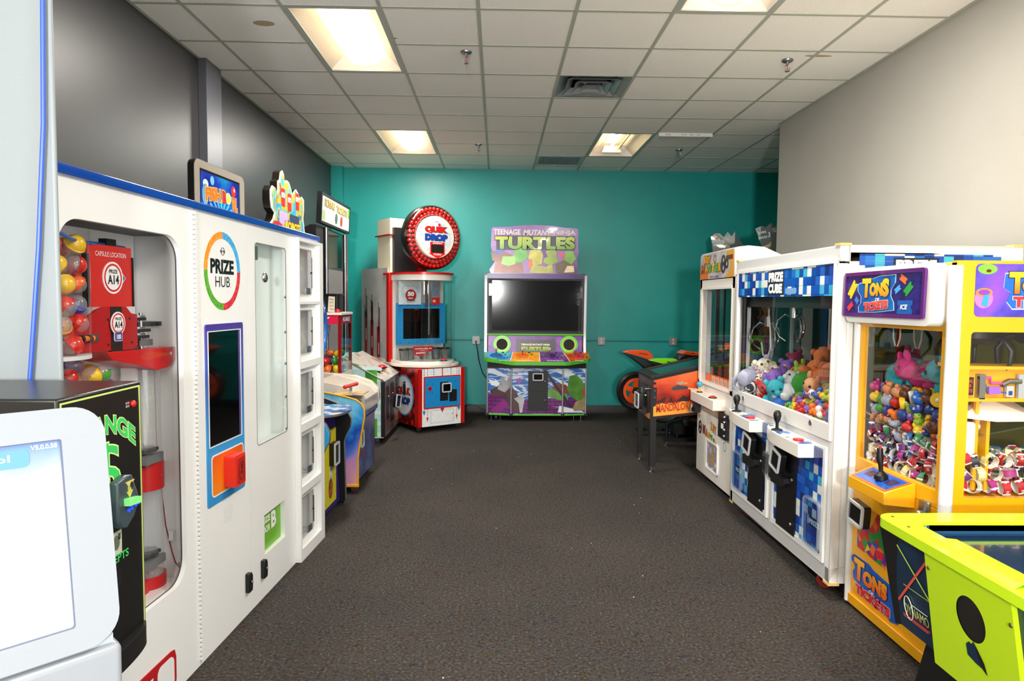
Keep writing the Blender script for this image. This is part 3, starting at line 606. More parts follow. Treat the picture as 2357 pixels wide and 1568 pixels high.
# --- signs standing on the roof
S = thing('backlit_game_sign', 'rounded rectangular sign with blue artwork reading FISH BOWL on the cabinet roof', 'sign', local(B, .50, .25, 1.962), 86.42); S.scale = (.94, .35, .77)
sw, sh = .60, .41
m = MB(); m.pr(rr(0, sw, 0, sh, .05), .02, .09, BLACK); m.pr([rr(0, sw, 0, sh, .05), rr(.055, sw-.055, .05, sh-.05, .012)], -.01, .02, mat('#b8ada0', .35, metal=.3)); m.pr([rr(-.004, sw+.004, -.004, sh+.004, .054), rr(.004, sw-.004, .004, sh-.004, .048)], -.004, .03, BLACK); m.build('housing', S, bev=.005)
fx0, fx1, fz0, fz1 = .072, sw-.072, .065, sh-.065
m = MB(); m.pr(rr(.055, sw-.055, .05, sh-.05, .012), .0, .02, BLACK); m.pr(rect(fx0, fx1, fz0, fz1), -.001, .0, mat_ramp([(.35, '#14209c'), (.5, '#2038c0'), (.7, '#1c8cd0')], 5, .2, coat=.4))
for i in range(9):
    a = math.radians(20+i*17); m.pr([(.3, fz0), (.3+.17*math.cos(a-.06), fz0+.13*max(0, math.sin(a-.06))+.002), (.3+.17*math.cos(a+.06), fz0+.13*max(0, math.sin(a+.06))+.002)], -.0016, -.001, mat('#58c0ec', .3))
m.pr(circ(.20, .305, .022, 20, .03), -.0018, -.001, mat('#7cc8f0', .3)); m.pr(circ(.46, .28, .03, 20, .04), -.0018, -.001, TXR); m.pr(circ(.468, .29, .008, 10, .014), -.0024, -.0018, TXW)
m.pr(circ(.12, .20, .035, 20, .07), -.0018, -.001, mat('#6cb0e0', .3)); m.pr(circ(.125, .27, .03, 20), -.0018, -.001, mat('#d8e8f4', .3))
m.build('artwork_panel', S)
m = MB(); wf = lambda x, z: (x, z+.02*math.cos((x-.3)/.18*1.4))
m.text('FISH', .12, .30, .155, .245, -.0028, TXO, .06, warp=wf, outline=mat('#f8d060', .4), ow=.045); m.text('B', .318, .365, .155, .245, -.0028, TXR, .06, warp=wf, outline=mat('#f8d060', .4), ow=.045)
m.pr(circ(.392, .218, .036, 20, .042), -.0028, -.001, mat('#c8e08c', .3)); m.pr(circ(.392, .21, .018, 14, .022), -.0034, -.0028, mat('#f0d060', .3)); m.text('WL', .432, .51, .14, .235, -.0028, TXO, .06, outline=mat('#f8d060', .4), ow=.045)
m.text('FRENZY', .30, .46, .075, .118, -.0028, TXO, .05, outline=mat('#f8d060', .4), ow=.045); m.build('lettering', S)
S = thing('cutout_game_sign', 'thick cloud-shaped cut-out sign with bright cartoon artwork reading ROBOT above the blue rail', 'sign', local(D, 1.77, .40, 2.03), 86.42); S.scale = (.89, .6, .91)
OUT = [(0, 0), (.02, .07), (.10, .12), (.13, .17), (.07, .20), (.05, .26), (.05, .33), (.09, .37), (.15, .36), (.16, .33), (.20, .35), (.20, .42), (.24, .44), (.26, .50), (.30, .52), (.33, .49), (.34, .44), (.39, .46), (.44, .45), (.49, .40), (.52, .35), (.55, .39), (.60, .42), (.66, .39), (.70, .35), (.74, .38), (.79, .36), (.79, .27), (.77, .20), (.80, .10), (.84, .0)]
m = MB(); m.pr(OUT, .0, .085, mat('#2c241e', .4), side=mat('#1e1814', .3)); m.build('housing', S)
sc = lambda k, P: [(.42+(x-.42)*k, .21+(z-.21)*k) for x, z in P]
m = MB(); m.pr(OUT, -.012, 0, mat('#e4d8c8', .4)); m.pr(sc(.93, OUT), -.0135, -.012, mat_ramp([(.30, '#2a8cb0'), (.44, '#4cb4c4'), (.49, '#b8a82c'), (.55, '#c0b03c'), (.60, '#2c7c98'), (.68, '#b83424')], 7, .15, dist=1, coat=.4)); m.build('face', S)
m = MB()
for i, (x, z) in enumerate(((.26, .24), (.40, .22), (.58, .25))):
    m.pr(rr(x, x+.085, z, z+.14, .015), -.0145, -.0135, TXR)
    for dx in (.025, .06): m.pr(circ(x+dx, z+.09, .017, 12, .022), -.0152, -.0145, TXW); m.pr(circ(x+dx, z+.088, .007, 8, .01), -.0158, -.0152, TXK)
m.pr(circ(.18, .04, .13, 24, .075), -.0145, -.0135, mat('#c01c18', .15, coat=.5)); m.pr([(.12, .17), (.19, .28), (.15, .30)], -.0145, -.0135, TXO); m.pr(rr(.22, .40, .10, .20, .02), -.0145, -.0135, mat('#b49ccc', .3)); m.pr(rr(.44, .66, .10, .20, .02), -.0145, -.0135, mat('#2c3c5c', .3)); m.pr(circ(.70, .03, .09, 20, .06), -.0145, -.0135, mat('#6c1818', .3)); m.build('artwork_shapes', S)
m = MB(); m.text('ROBOT', .34, .68, .06, .135, -.0165, TXY, .05, outline=DRED, ow=.05); m.build('lettering', S)

# ------------------------------------------------------------------ change machine
t = thing('change_machine', 'black change machine with green CHANGE lettering behind the white kiosk', 'change machine', (-.92, 1.40, 0), 90)
KB = mat('#141414', .28, bump=.03, bscale=300)
m = MB(); m.box(.035, .372, .0, .62, .70, 1.375, KB); m.build('body', t, bev=.006)
m = MB(); m.pr([rect(.043, .362, .712, 1.365), rect(.047, .358, .716, 1.361)], -.0012, 0, mat('#c8d878', .4)); m.build('border_line', t)
GRN = mat('#3cc860', .35); PALE = mat('#d8f0a0', .4)
def arc(cx, cz, R): return lambda x, z: (cx+(R+z-cz)*math.sin((x-cx)/R), cz+(R+z-cz)*math.cos((x-cx)/R)-R)
m = MB(); m.text('CHANGE', .065, .335, 1.255, 1.300, -.0008, GRN, .03, warp=lambda x, z: (x, z+.012-3.2*(x-.20)**2*.9), outline=PALE, ow=.04); m.build('lettering', t)
m = MB(); m.text('$', .145, .262, 1.10, 1.275-.03, -.0008, GRN, .0, outline=PALE, ow=.02); m.build('dollar_sign', t)
m = MB(); m.text('ACCEPTS', .16, .292, .945, .965, -.0008, GRN, .02); m.build('small_lettering', t)
m = MB(); m.sph((.325, -.003, 1.322), .009, RED, sy=.8); m.build('warning_light', t)
m = MB(); m.text('OUT OF', .295, .312, 1.324, 1.329, -.0008, TXW, 0); m.text('SERVICE', .295, .312, 1.316, 1.321, -.0008, TXW, 0); m.build('notice', t)
VT = Matrix.Translation((.262, 0, 1.092)) @ Matrix.Diagonal((.80, 1, .82, 1)) @ Matrix.Translation((-.262, 0, -1.09))
m = MB(VT); m.pr([(.20, 1.045), (.215, 1.02), (.25, 1.01), (.29, 1.035), (.318, 1.07), (.318, 1.10), (.30, 1.13), (.285, 1.165), (.25, 1.17), (.20, 1.16)], -.022, 0, mat('#3c4a50', .3)); bv = m.build('bill_acceptor', t, bev=.012)
m = MB(VT); m.pr([(.23, 1.105), (.298, 1.095), (.300, 1.075), (.232, 1.082)], -.036, -.02, mat('#8cf090', .3)); m.pr([(.24, 1.15), (.29, 1.15), (.27, 1.135), (.27, 1.12), (.28, 1.12), (.262, 1.10), (.245, 1.12), (.255, 1.12), (.255, 1.135)], -.024, -.022, mat('#c8c060', .4)); m.pr(circ(.268, 1.138, .009, 12), -.026, -.022, CHROME)
for x in (.255, .272, .295, .31): m.pr(circ(x, 1.062+(x-.25)*.15, .006, 10), -.025, -.022, mat('#2040e0', .2, emit=1.5))
m.build('bill_slot', bv)
m = MB(); m.pr([(.215, .965), (.262, .965), (.262, 1.022), (.215, 1.022)], -.0012, 0, mat('#b8bca8', .5)); m.pr(circ(.238, .995, .014, 16, .018), -.0018, -.0012, mat('#5c6454', .5)); m.text('1', .246, .256, 1.0, 1.015, -.0018, mat('#3c443c', .5), .02); m.build('banknote_picture', t)
m = MB(); m.box(.16, .255, -.002, 0, .885, .925, BLK); m.build('coin_slot', t)
m = MB(); m.pr(circ(.215, .0, .145, 24, .028, 180, 360), .69, .745, KB, 'xy'); 
m.build('coin_cup', t, bev=.012)
m = MB(); m.box(.06, .20, .12, .6, 0, .70, BLACK); m.build('stand', t)

# ------------------------------------------------------------------ white kiosk with screen
K = thing('touchscreen_kiosk', 'white touchscreen kiosk with a bright screen in the near left corner', 'kiosk', (-.562, 1.0175, 0), 47)
KW = mat('#878c93', .3, bump=.02, bscale=250)
kt = Matrix.Translation((0, 0, 1.08)) @ Matrix.Rotation(math.radians(-9), 4, 'X') @ Matrix.Translation((0, 0, -1.08))
m = MB(kt); m.pr([rr(-.46, -.004, 1.075, 1.43, .045, 8), rr(-.415, -.062, 1.11, 1.385, .004)], 0, .02, KW); m.pr(rr(-.46, -.004, 1.075, 1.43, .045, 8), .02, .10, KW); m.build('screen_housing', K, bev=.008, seg=3)
scr = mat_ramp([(.0, '#c8ccd8'), (.45, '#c4c8d4'), (.75, '#a8a8bc'), (1, '#5c78b0')], 9, .2, dist=.4, grad=(2, 1.14, 1.42), gz=.35)
b = scr.node_tree.nodes['Principled BSDF']; rn = [n for n in scr.node_tree.nodes if n.type == 'VALTORGB'][0]; scr.node_tree.links.new(rn.outputs[0], b.inputs['Emission Color']); b.inputs['Emission Strength'].default_value = .25
m = MB(kt); m.pr(rr(-.415, -.062, 1.11, 1.385, .004), .006, .02, scr); m.pr([rr(-.415, -.062, 1.11, 1.385, .004), rr(-.4135, -.0635, 1.1115, 1.3835, .004)], .003, .006, mat('#5c6478', .3)); sc_ = m.build('screen', K)
m = MB(kt); m.pr(rr(-.24, -.102, 1.352, 1.377, .008), .0052, .006, mat('#4c7ce0', .3, emit=.5)); m.pr(rr(-.26, -.12, 1.295, 1.327, .008), .0052, .006, mat('#b4c4f0', .3, emit=.4)); m.pr(rr(-.26, -.12, 1.255, 1.285, .008), .0052, .006, mat('#ccd8f8', .3, emit=.4))
m.text('Español', -.20, -.125, 1.358, 1.371, .0048, TXW, .01); m.text('V5.0.0.58', -.100, -.067, 1.3735, 1.3805, .0048, TXW, .03); m.build('screen_content', sc_)
m = MB(); m.pr([(0.0, 1.068), (.13, 1.068), (.16, .9), (.16, .04), (-.0, .04), (-.0, .9)], -.46, -.002, KW, 'yz'); m.build('lower_body', K, bev=.01)
m = MB(); m.box(-.45, -.012, .012, .12, 1.062, 1.082, mat('#9ca4ac', .5)); m.build('groove', K)
m = MB(); m.box(-.48, .01, -.02, .22, 0, .045, mat('#c8ccd0', .4)); m.build('base_plate', K, bev=.005)

# ================================================================== further LEFT ROW machines
# --- purple and yellow ball game
P = thing('redemption_game_cabinet', 'purple arcade game with yellow door and black curved side panels', 'arcade game', (-1.22, 4.62, 0), 88)
prof = [(.55, .02), (-.03, .02), (-.045, .05), (-.035, .50), (-.05, .55), (-.085, .62), (-.09, .68), (-.06, .74), (.02, .80), (.14, .845), (.30, .95), (.38, 1.2), (.40, 1.62), (.62, 1.66), (.62, .02)]
def side_panel(x0, x1, name, fm, rim):
    m = MB(); m.pr(prof, x0, x1, fm, 'yz', side=rim); m.build(name, P, bev=.003)
side_panel(.56, .60, 'side_panel', mat('#121214', .45), mat('#707478', .3)); 
m = MB(); m.pr(prof, -.02, .02, mat('#3aa4d8', .3), 'yz', side=mat('#5c6064', .3)); m.build('side_panel', P, bev=.003)
m = MB(); m.pr([(.0, .05), (.60, .05), (.60, .78), (.40, .80), (.04, .78)], .02, .56, mat('#34207c', .35), 'yz'); m.build('body', P)
m = MB(); m.pr(rect(.12, .42, .10, .64), -.012, 0, mat('#d8cc1c', .3)); 
for z in (.13, .3, .45, .61):
    for x in (.135, .405): m.sph((x, -.012, z), .005, CHROME)
d = m.build('service_door', P)
m = MB(); m.sph((.235, -.012, .56), .014, RED, sy=.5); m.build('lock', d)
m = MB(); m.pr(circ(.27, .22, .055, 20, .075), -.0135, -.012, mat_ramp([(.4, '#5c3c34'), (.6, '#c8642c')], 20)); m.pr([(.25, .28), (.31, .30), (.32, .42), (.27, .44), (.255, .36)], -.0135, -.012, mat_ramp([(.4, '#2c6cb8'), (.6, '#dce8f0')], 25)); m.build('door_picture', d)
reader('card_reader', P, .24, .37, .385, .55, -.012)
m = MB(); m.pr([(.02, .05)]+[(x, -y) for x, y in circ(.29, .0, .27, 20, .15, 0, 180)][::-1]+[(.56, .05), (.56, .3), (.02, .3)], .775, .79, mat_ramp([(.35, '#1c4c9c'), (.48, '#3c9cd8'), (.56, '#e8eef0'), (.66, '#d8c090')], 9, .2, coat=.4), 'xy', side=mat('#8c9094', .25, metal=.6)); m.build('control_deck', P)
R_ = MB(); pts = [(.28, .07, 1.38)]; c = (.28, .09, 1.38)
m = MB(); m.tube([(c[0]+.215*math.cos(2*PI*i/40), c[1], c[2]+.225*math.sin(2*PI*i/40)) for i in range(40)], .026, mat('#2864b8', .2, coat=.5), n=12, closed=True); ring = m.build('bowl_ring', P)
m = MB(); m.text('FRENZY', .13, .43, 1.52, 1.57, .062, TXW, .02, warp=lambda x, z: (x, z-(x-.28)**2*2.0)); m.build('lettering', ring)
m = MB(); m.pr(circ(.28, 1.38, .2, 32), .10, .11, CLEAR2); m.build('bowl_glass', P)
m = MB(); m.box(.06, .55, .42, .66, 1.6, 2.03, TXK); m.build('sign_support', P)
m = MB(); m.box(.06, .52, .20, .58, .8, 1.6, mat('#5c3c30', .5)); m.box(.10, .48, .17, .2, 1.16, 1.58, mat('#84644c', .5)); m.build('playfield_box', P)
m = MB(); m.pr([(.24, 1.60), (.32, 1.60), (.34, 1.66), (.30, 1.65), (.28, 1.67), (.26, 1.65), (.22, 1.66)], .05, .10, YEL); m.build('crown_pointer', P, bev=.004)
casters(P, [(.06, .1), (.5, .1)], .022)

# --- galaxy machine
Gx = thing('space_arcade_game', 'low arcade game with blue nebula side art and a red lever', 'arcade game', (-1.126, 5.50, 0), 88)
gp = [(.62, .07), (.0, .07), (-.0, .30), (-.022, .45), (-.04, .55), (-.055, .64), (-.052, .70), (-.03, .745), (.01, .775), (.10, .80), (.32, .845), (.62, .88)]
NEB = mat_ramp([(.15, '#e8a878'), (.30, '#c890c0'), (.42, '#5c7cd8'), (.55, '#2450b4'), (.68, '#3ca0e8'), (.82, '#8cdcf8'), (.92, '#3c88d8')], 5, .2, detail=6, dist=.6, grad=(2, .22, 1.15), gz=.5, coat=.4)
m = MB(); m.pr(gp, -.004, .02, NEB, 'yz'); m.build('side_panel', Gx)
m = MB(); m.tube([(0, y, z) for y, z in gp[1:]], .008, mat('#e8a81c', .3)); m.box(-.012, .012, -.008, .62, .062, .08, mat('#e8a81c', .3)); m.build('yellow_trim', Gx)
m = MB(); m.pr([(.6, .08), (.03, .08), (.03, .56), (.0, .60), (.02, .74), (.6, .78)], .02, .78, mat_ramp([(.3, '#8c3c58'), (.5, '#3c4c8c'), (.7, '#5c78a8')], 6), 'yz'); m.build('body', Gx)
SHELL = mat('#d4c8ba', .25, coat=.4)
m = MB(); sp_ = [(.40, .90), (.18, .86), (.05, .80), (-.005, .74), (-.01, .66), (.03, .58), (.08, .50), (.11, .46), (.11, .58), (.08, .64), (.06, .70), (.14, .77), (.40, .82)]
m.pr(sp_, .22, .80, SHELL, 'yz'); m.build('console_shell', Gx, bev=.02, seg=3)
m = MB(); m.pr([(.62, .92), (.20, .89), (.06, .84), (-.01, .77), (-.015, .68), (.03, .56), (.06, .48), (.06, .20), (.12, .20), (.12, .50), (.62, .78)], .76, .83, SHELL, 'yz'); m.build('far_side_shell', Gx, bev=.012)
m = MB(); m.pr([(-.0, .20), (.06, .20)] + [(.06, .1), (.0, .1)], .7, .83, SHELL, 'yz')
m = MB(); m.cyl((.14, .09, .79), (.14, .09, .87), .011, CHROME); m.cyl((.11, .13, .865), (.17, .05, .885), .015, mat('#b01c20', .3)); m.sph((.11, .13, .865), .017, mat('#b01c20', .3)); m.sph((.17, .05, .885), .017, mat('#b01c20', .3)); m.build('lever', Gx)
m = MB(); m.pr([(.04, -.03), (.28, -.03), (.28, .22), (.04, .22)], .806, .812, mat_ramp([(.3, '#7c6cb0'), (.5, '#d8b040'), (.7, '#c8b8b0')], 14), 'xy'); m.build('control_art', Gx)
reader('card_reader', Gx, .08, .18, .36, .50, .03)
casters(Gx, [(.08, .05), (.30, .12), (.72, .1)], .03, '#7c2020')

# --- monkey / egg crane
M = thing('egg_crane_machine', 'small red and white crane machine full of plastic eggs, sign ending KEY', 'crane machine', (-1.475, 6.45, 0), 90)
LT = side_T(0, True)
m = MB(); m.box(0, .48, 0, .50, .02, .88, mat('#e6e2dc', .4)); m.build('lower_cabinet', M)
m = MB(); m.box(-.01, .49, -.01, .51, 1.44, 1.462, mat('#ece4d8', .4)); m.box(0, .48, .47, .50, .88, 1.44, mat('#b8b0ac', .4)); m.build('roof', M)
for x, y in ((.012, .012), (.468, .012), (.012, .488)): m = MB(); m.box(x-.014, x+.014, y-.014, y+.014, .55 if x < .1 else .88, 1.44, mat('#a0141c', .25, metal=.3)); m.build('corner_post', M)
m = MB(LT); m.pr(rect(-.47, -.03, 1.352, 1.44), -.002, .004, mat_ramp([(.45, '#b8146c'), (.6, '#d8244c')], 4, .2)); m.text('MONKEY', -.46, -.10, 1.375, 1.42, -.004, TXW, .04); m.build('side_sign', M)
m = MB(); m.pr(rect(.03, .45, 1.352, 1.44), .0, .006, mat_ramp([(.45, '#8c1050'), (.6, '#a81c3c')], 4, .2)); m.text('MONKEY', .08, .40, 1.375, 1.42, -.002, TXW, .03); m.build('front_sign', M)
m = MB(LT); m.pr(rect(-.485, -.025, .885, 1.352), .0, .003, CLEAR); m.build('side_glass', M)
m = MB(); m.pr(rect(.026, .454, .885, 1.352), .0, .003, CLEAR2); m.build('front_glass', M)
m = MB(); m.box(.10, .22, .15, .28, 1.27, 1.37, WHITE); m.cyl((.16, .2, 1.27), (.16, .2, 1.12), .012, CHROME); 
for a in range(3): t_ = 2*PI*a/3; m.tube([(.16, .2, 1.13), (.16+.05*math.cos(t_), .2+.05*math.sin(t_), 1.09), (.16+.045*math.cos(t_), .2+.045*math.sin(t_), 1.03), (.16+.02*math.cos(t_), .2+.02*math.sin(t_), 1.0)], .005, CHROME)
m.tube([(.12, .2, 1.27), (.09, .18, 1.2), (.10, .17, 1.10), (.13, .18, 1.06), (.15, .19, 1.12), (.14, .2, 1.24)], .005, WHITE2); m.build('claw', M)
m = MB(); m.box(.30, .31, .05, .3, .88, 1.05, CLEAR); m.box(.0, .3, .28, .29, .88, 1.05, CLEAR); m.build('prize_chute', M)
m = MB(); m.box(.20, .40, -.13, .0, .70, .745, mat('#e4e0d4', .4)); m.box(.21, .39, -.12, -.01, .745, .748, mat('#b8b02c', .3)); m.cyl((.26, -.07, .748), (.26, -.07, .79), .006, CHROME); m.sph((.26, -.07, .80), .02, WHITE2); m.cyl((.34, -.07, .748), (.34, -.07, .762), .018, TXK); m.build('control_box', M, bev=.003)
m = MB(); m.pr(rect(.06, .16, .62, .80), -.003, 0, mat('#c8c4c0', .3, metal=.3))
for i in range(4): m.pr(rect(.08, .14, .64+i*.04, .66+i*.04), -.0036, -.003, mat('#4c4c50', .4))
m.build('instruction_plate', M)
m = MB(); m.lathe([(.0, 1.462), (.026, 1.462), (.026, 1.472), (.018, 1.488), (0, 1.50)], (.05, .04, 0), mat('#d01c1c', .2, coat=.4), n=18); m.build('beacon', M)
em = MB(); em.sph((0, 0, 0), .036, mat_own(.25, coat=.5), sz=1.25, n=16, k=10); egg0 = em.build('plastic_egg'); used = False
rng = random.Random(9); ec = ['purple', 'green', 'orange', 'red', 'yellow', 'purple', 'yellow', 'orange', 'green', 'red']
EC = {'red': '#c82418', 'orange': '#e8702c', 'green': '#1c8c3c', 'yellow': '#e8cc20', 'purple': '#6c3490'}
k = 0
for lv in range(3):
    for i in range(3):
        for j in range(5):
            if lv == 2 and (i+j) % 2: continue
            e = egg0 if k == 0 else egg0.copy()
            if k: C.objects.link(e)
            col = ec[(k*7+lv*3) % 10] if k % 4 else rng.choice(list(EC)); k += 1
            e.location = local(M, .055+i*.082+lv*.012, .05+j*.09+(.02 if lv == 1 else 0), .922+lv*.072); e.rotation_euler = (rng.uniform(-1.4, 1.4), rng.uniform(-1.4, 1.4), 0); e.color = lin(EC[col])
            tag(e, f'{col} plastic egg in small crane, {["bottom", "middle", "top"][lv]} layer, {ORD[i]} row, {ORD[4-j]} from left', 'plastic egg', 'plastic eggs in the crane machine')
t = thing('storage_bin', 'black plastic bin with a taped note on top of the egg crane', 'bin', (-1.66, 6.68, 1.463), 0)
m = MB(); o_ = rr(-.13, .13, -.10, .10, .02); 
m.pr([rr(-.135, .135, -.11, .11, .02), rr(-.125, .125, -.10, .10, .018)], .0, .17, mat('#131315', .35), 'xy'); m.pr(rr(-.13, .13, -.105, .105, .02), 0, .005, mat('#131315', .35), 'xy'); m.pr([rr(-.15, .15, -.125, .125, .02), rr(-.125, .125, -.10, .10, .018)], .165, .178, mat('#131315', .35), 'xy'); m.build('tub', t, bev=.002)
m = MB(); m.pr([(.035, .005), (.10, .0), (.105, .15), (.045, .155)], -.114, -.1125, mat('#d8ccb8', .6))
for i, s_ in enumerate(('Please', 'DO NOT', 'TOUCH', 'Thx')): m.text(s_, .052, .093, .118-i*.032, .134-i*.032, -.1148, TXK, 0)
m.build('taped_note', t)

# --- flying game with pipes
F = thing('flying_ticket_game', 'tall arcade game with FLYING TICKETS marquee and green column artwork on a low base', 'arcade game', (-1.235, 7.42, 0), 89)
LT = side_T(0, True)
m = MB(); m.pr([(.0, .07), (.80, .07), (.80, .95), (.42, .93), (.0, .69)], .0, .975, mat('#b8dce0', .3), 'yz'); m.build('base_body', F)
m = MB(LT); PT_ = mat_ramp([(.0, '#7cc84c'), (.35, '#4aa82c'), (.75, '#2c8420'), (1, '#2c7c20')], 1, .25, grad=(1, .04, .18), gz=.02)
for i in range(7):
    z = .12+i*.12; m.pr([(-.6, z), (-.02, z-.03), (-.02, z+.01), (-.6, z+.05)], -.0012, -.0006, mat('#d8ecec', .3))
m.pr(rect(-.20, -.07, .56, .82), -.0018, -.0012, PT_)
m.pr(rect(-.20, -.07, .085, .285), -.0018, -.0012, PT_); m.build('column_artwork', F)
m = MB(); m.pr([(.0, .08), (.03, .08), (.03, .70), (.0, .685)], -.002, .0, TXK, 'yz'); m.box(-.004, .06, -.006, .0, .07, .69, TXK); m.box(.06, .975, -.006, 0, .07, .69, mat_ramp([(.3, '#9c8c8c'), (.6, '#746c70')], 4, .25, metal=.3)); m.build('front_panel', F)
m = MB()
for x0, x1, z0, z1 in ((.14, .28, .25, .62), (.40, .60, .18, .62), (.76, .90, .27, .66)): m.pr(rr(x0, x1, z0, z1, .03), -.012, -.006, mat('#2c1416', .4)); m.sph(((x0+x1)/2+.02, -.012, z1-.12), .008, CHROME)
m.build('coin_doors', F)
m = MB(); m.pr(rr(.80, .95, .12, .24, .01), -.009, -.006, mat('#b86c3c', .4)); m.build('sticker', F)
T1 = Matrix.Translation((.34, -.04, .455)) @ Matrix.Rotation(math.radians(-18), 4, 'Z') @ Matrix.Rotation(math.radians(12), 4, 'Y') @ Matrix.Translation((-.34, 0, -.455))
reader('card_reader', F, .28, .40, .36, .51, -.04, T=T1)
T1 = Matrix.Translation((.90, -.04, .52)) @ Matrix.Rotation(math.radians(-10), 4, 'Y') @ Matrix.Translation((-.90, 0, -.52))
reader('card_reader', F, .84, .96, .44, .59, -.04, T=T1)
m = MB(); q = [(-.02, -.02, .70), (.985, -.02, .70), (.985, .44, .955), (-.02, .44, .955)]
m.add([(a, b, c+.002) for a, b, c in q]+[(a, b, c-.006) for a, b, c in q], [(0, 1, 2, 3), (7, 6, 5, 4), (0, 4, 5, 1), (1, 5, 6, 2), (2, 6, 7, 3), (3, 7, 4, 0)], mat_ramp([(.28, '#7a8c34'), (.40, '#c8ccc0'), (.55, '#e4dcd4'), (.64, '#c87848'), (.75, '#5c8c3c')], 5, .15, coat=.5)); m.build('control_top', F)
for x, y, colr, nm in ((.28, .12, '#1c50c0', 'push_button'), (.60, .13, '#d41818', 'push_button')):
    z = .70+(y+.02)/.46*.255
    m = MB(); m.lathe([(.062, z), (.062, z+.012), (.05, z+.014)], (x, y, 0), TXK, n=24); m.sph((x, y, z+.008), .052, mat(colr, .1, coat=.6), sz=.65, z0=0, k=6, n=24); m.build(nm, F)
m = MB(); m.box(.02, .96, .64, .80, .9, 2.36, mat('#1a1c1e', .4)); m.build('tower', F)
m = MB(); m.pr(rect(.06, .78, 1.92, 2.34), .628, .64, mat('#04302c', .1, coat=.4)); m.pr(rect(.06, .78, 1.0, 1.92), .628, .64, mat('#7c7c7c', .25)); m.build('screen', F)  # dark teal of the upper screen is the wall's reflection put into the colour
for x, r_ in ((.02, .022), (.86, .022), (.94, .016)): m = MB(); m.cyl((x, .62, .92), (x, .62, 2.36), r_, CHROME, n=14); m.build('chrome_post', F)
MT = Matrix.Translation((0, .61, 2.385)) @ Matrix.Rotation(math.radians(3), 4, 'X')
m = MB(MT); m.pr([rect(-.26, 1.0, 0, .32), rect(-.235, .975, .025, .295)], -.012, .0, TXK); m.pr(rect(-.26, 1.0, 0, .32), .0, .04, TXK); m.build('marquee_box', F)
m = MB(MT); m.pr(rect(-.235, .975, .025, .295), -.006, .0, mat_ramp([(.3, '#b8ccc0'), (.5, '#e4e8d8'), (.7, '#c8dce0')], 4, .2)); m.pr([(.78, .03), (.97, .03), (.97, .12), (.9, .09)], -.008, -.006, mat('#dce8e8', .3)); m.pr(rect(-.20, -.10, .04, .14), -.008, -.006, mat('#a8bc84', .4)); m.pr(rect(.90, .97, .18, .285), -.008, -.006, mat('#5ca04c', .4))
m.pr(circ(.37, .11, .055, 18, .06), -.008, -.006, mat('#4c5c4c', .4)); m.pr(circ(.60, .105, .055, 18, .06), -.008, -.006, mat('#9c3c30', .4)); m.build('marquee_art', F)
m = MB(MT); m.text('FLYING', -.12, .28, .19, .27, -.010, mat('#d0b060', .4), .04, outline=mat('#8c2c20', .4), ow=.03); m.text('TICKETS', .36, .86, .185, .265, -.010, mat('#d0b060', .4), .04, outline=mat('#8c2c20', .4), ow=.03); m.build('lettering', F)
casters(F, [(.06, .08), (.95, .08)], .033)
m = MB(); m.box(.1, .9, .35, .64, 2.2, 2.4, mat('#0c0c0e', .5)); 
# black hood behind the marquee
m = MB(); m.pr([(.64, 1.7), (.82, 1.7), (.82, 2.3), (.70, 2.36), (.64, 2.36)], -.30, .02, TXK, 'yz'); m.build('side_hood', F)

# --- red ball drop machine
Q = thing('ball_drop_game', 'red, white and blue ball drop game with a round marquee of red balls', 'arcade game', (-.932, 8.04, 0), 34.7)
BP = mat_ramp([(.0, '#e0281c'), (.35, '#c01814'), (.62, '#5c0808'), (1, '#2c0404')], 13, .25, 'voronoi')
m = MB(); m.box(.0, .64, .0, 1.42, .07, .765, mat('#c4201c', .3)); m.build('base_cabinet', Q)
m = MB(); m.box(-.002, .0, .06, 1.40, .075, .76, BP); m.build('side_artwork', Q)
LT = side_T(0, True)
m = MB(LT); m.pr([circ(-.36, .42, .25, 40), circ(-.36, .42, .232, 40)], -.006, -.002, mat('#48a4dc', .3)); m.pr(circ(-.36, .42, .232, 40), -.0045, -.002, mat('#e8eef2', .3))
m.text('QUIK', -.54, -.18, .42, .52, -.008, TXR, .06, outline=mat('#5c0c10', .4), ow=.03); m.text('DROP', -.53, -.19, .31, .40, -.008, mat('#1c3c94', .4), .06, outline=mat('#102050', .4), ow=.03); m.build('side_logo', Q)
RP = mat('#d01c18', .25, metal=.2)
m = MB(); m.box(-.006, .052, -.006, 0, .07, .765, RP); m.box(.592, .646, -.006, 0, .07, .765, RP); m.box(-.006, -.0, -.006, .07, .07, .765, RP); m.build('red_corner_trim', Q)
m = MB(); m.pr(rect(.052, .592, .07, .765), -.004, .0, mat_ramp([(.45, '#f2f2f0'), (.5, '#dce8ee'), (.55, '#f2f2f0')], 14, .3))
for x, top, bot, colr, wd in ((.08, .765, .25, '#1c84b8', .009), (.125, .765, .17, '#d01c20', .006), (.21, .765, .32, '#1c84b8', .009), (.33, .765, .27, '#d01c20', .012), (.45, .765, .32, '#1c84b8', .009), (.535, .765, .17, '#d01c20', .006), (.565, .765, .27, '#1c84b8', .009)):
    c_ = mat(colr, .4); z = top; solid = wd > .01
    while z > bot:
        dz = .03 if not solid else .06; m.pr(rect(x-wd/2, x+wd/2, max(bot, z-dz*(1 if solid else .7)), z), -.0052, -.004, c_); z -= dz
    m.pr([(x-wd*2.4, bot+.01), (x, bot-.045), (x+wd*2.4, bot+.01)], -.0052, -.004, c_)
m.build('front_panel', Q)
m = MB(); m.pr(rr(.072, .582, .285, .675, .015), -.014, -.004, mat('#c8201c', .3)); m.pr(rr(.086, .568, .30, .66, .008), -.018, -.014, mat('#1c88cc', .35)); 
for x in (.11, .18, .11, .18): pass
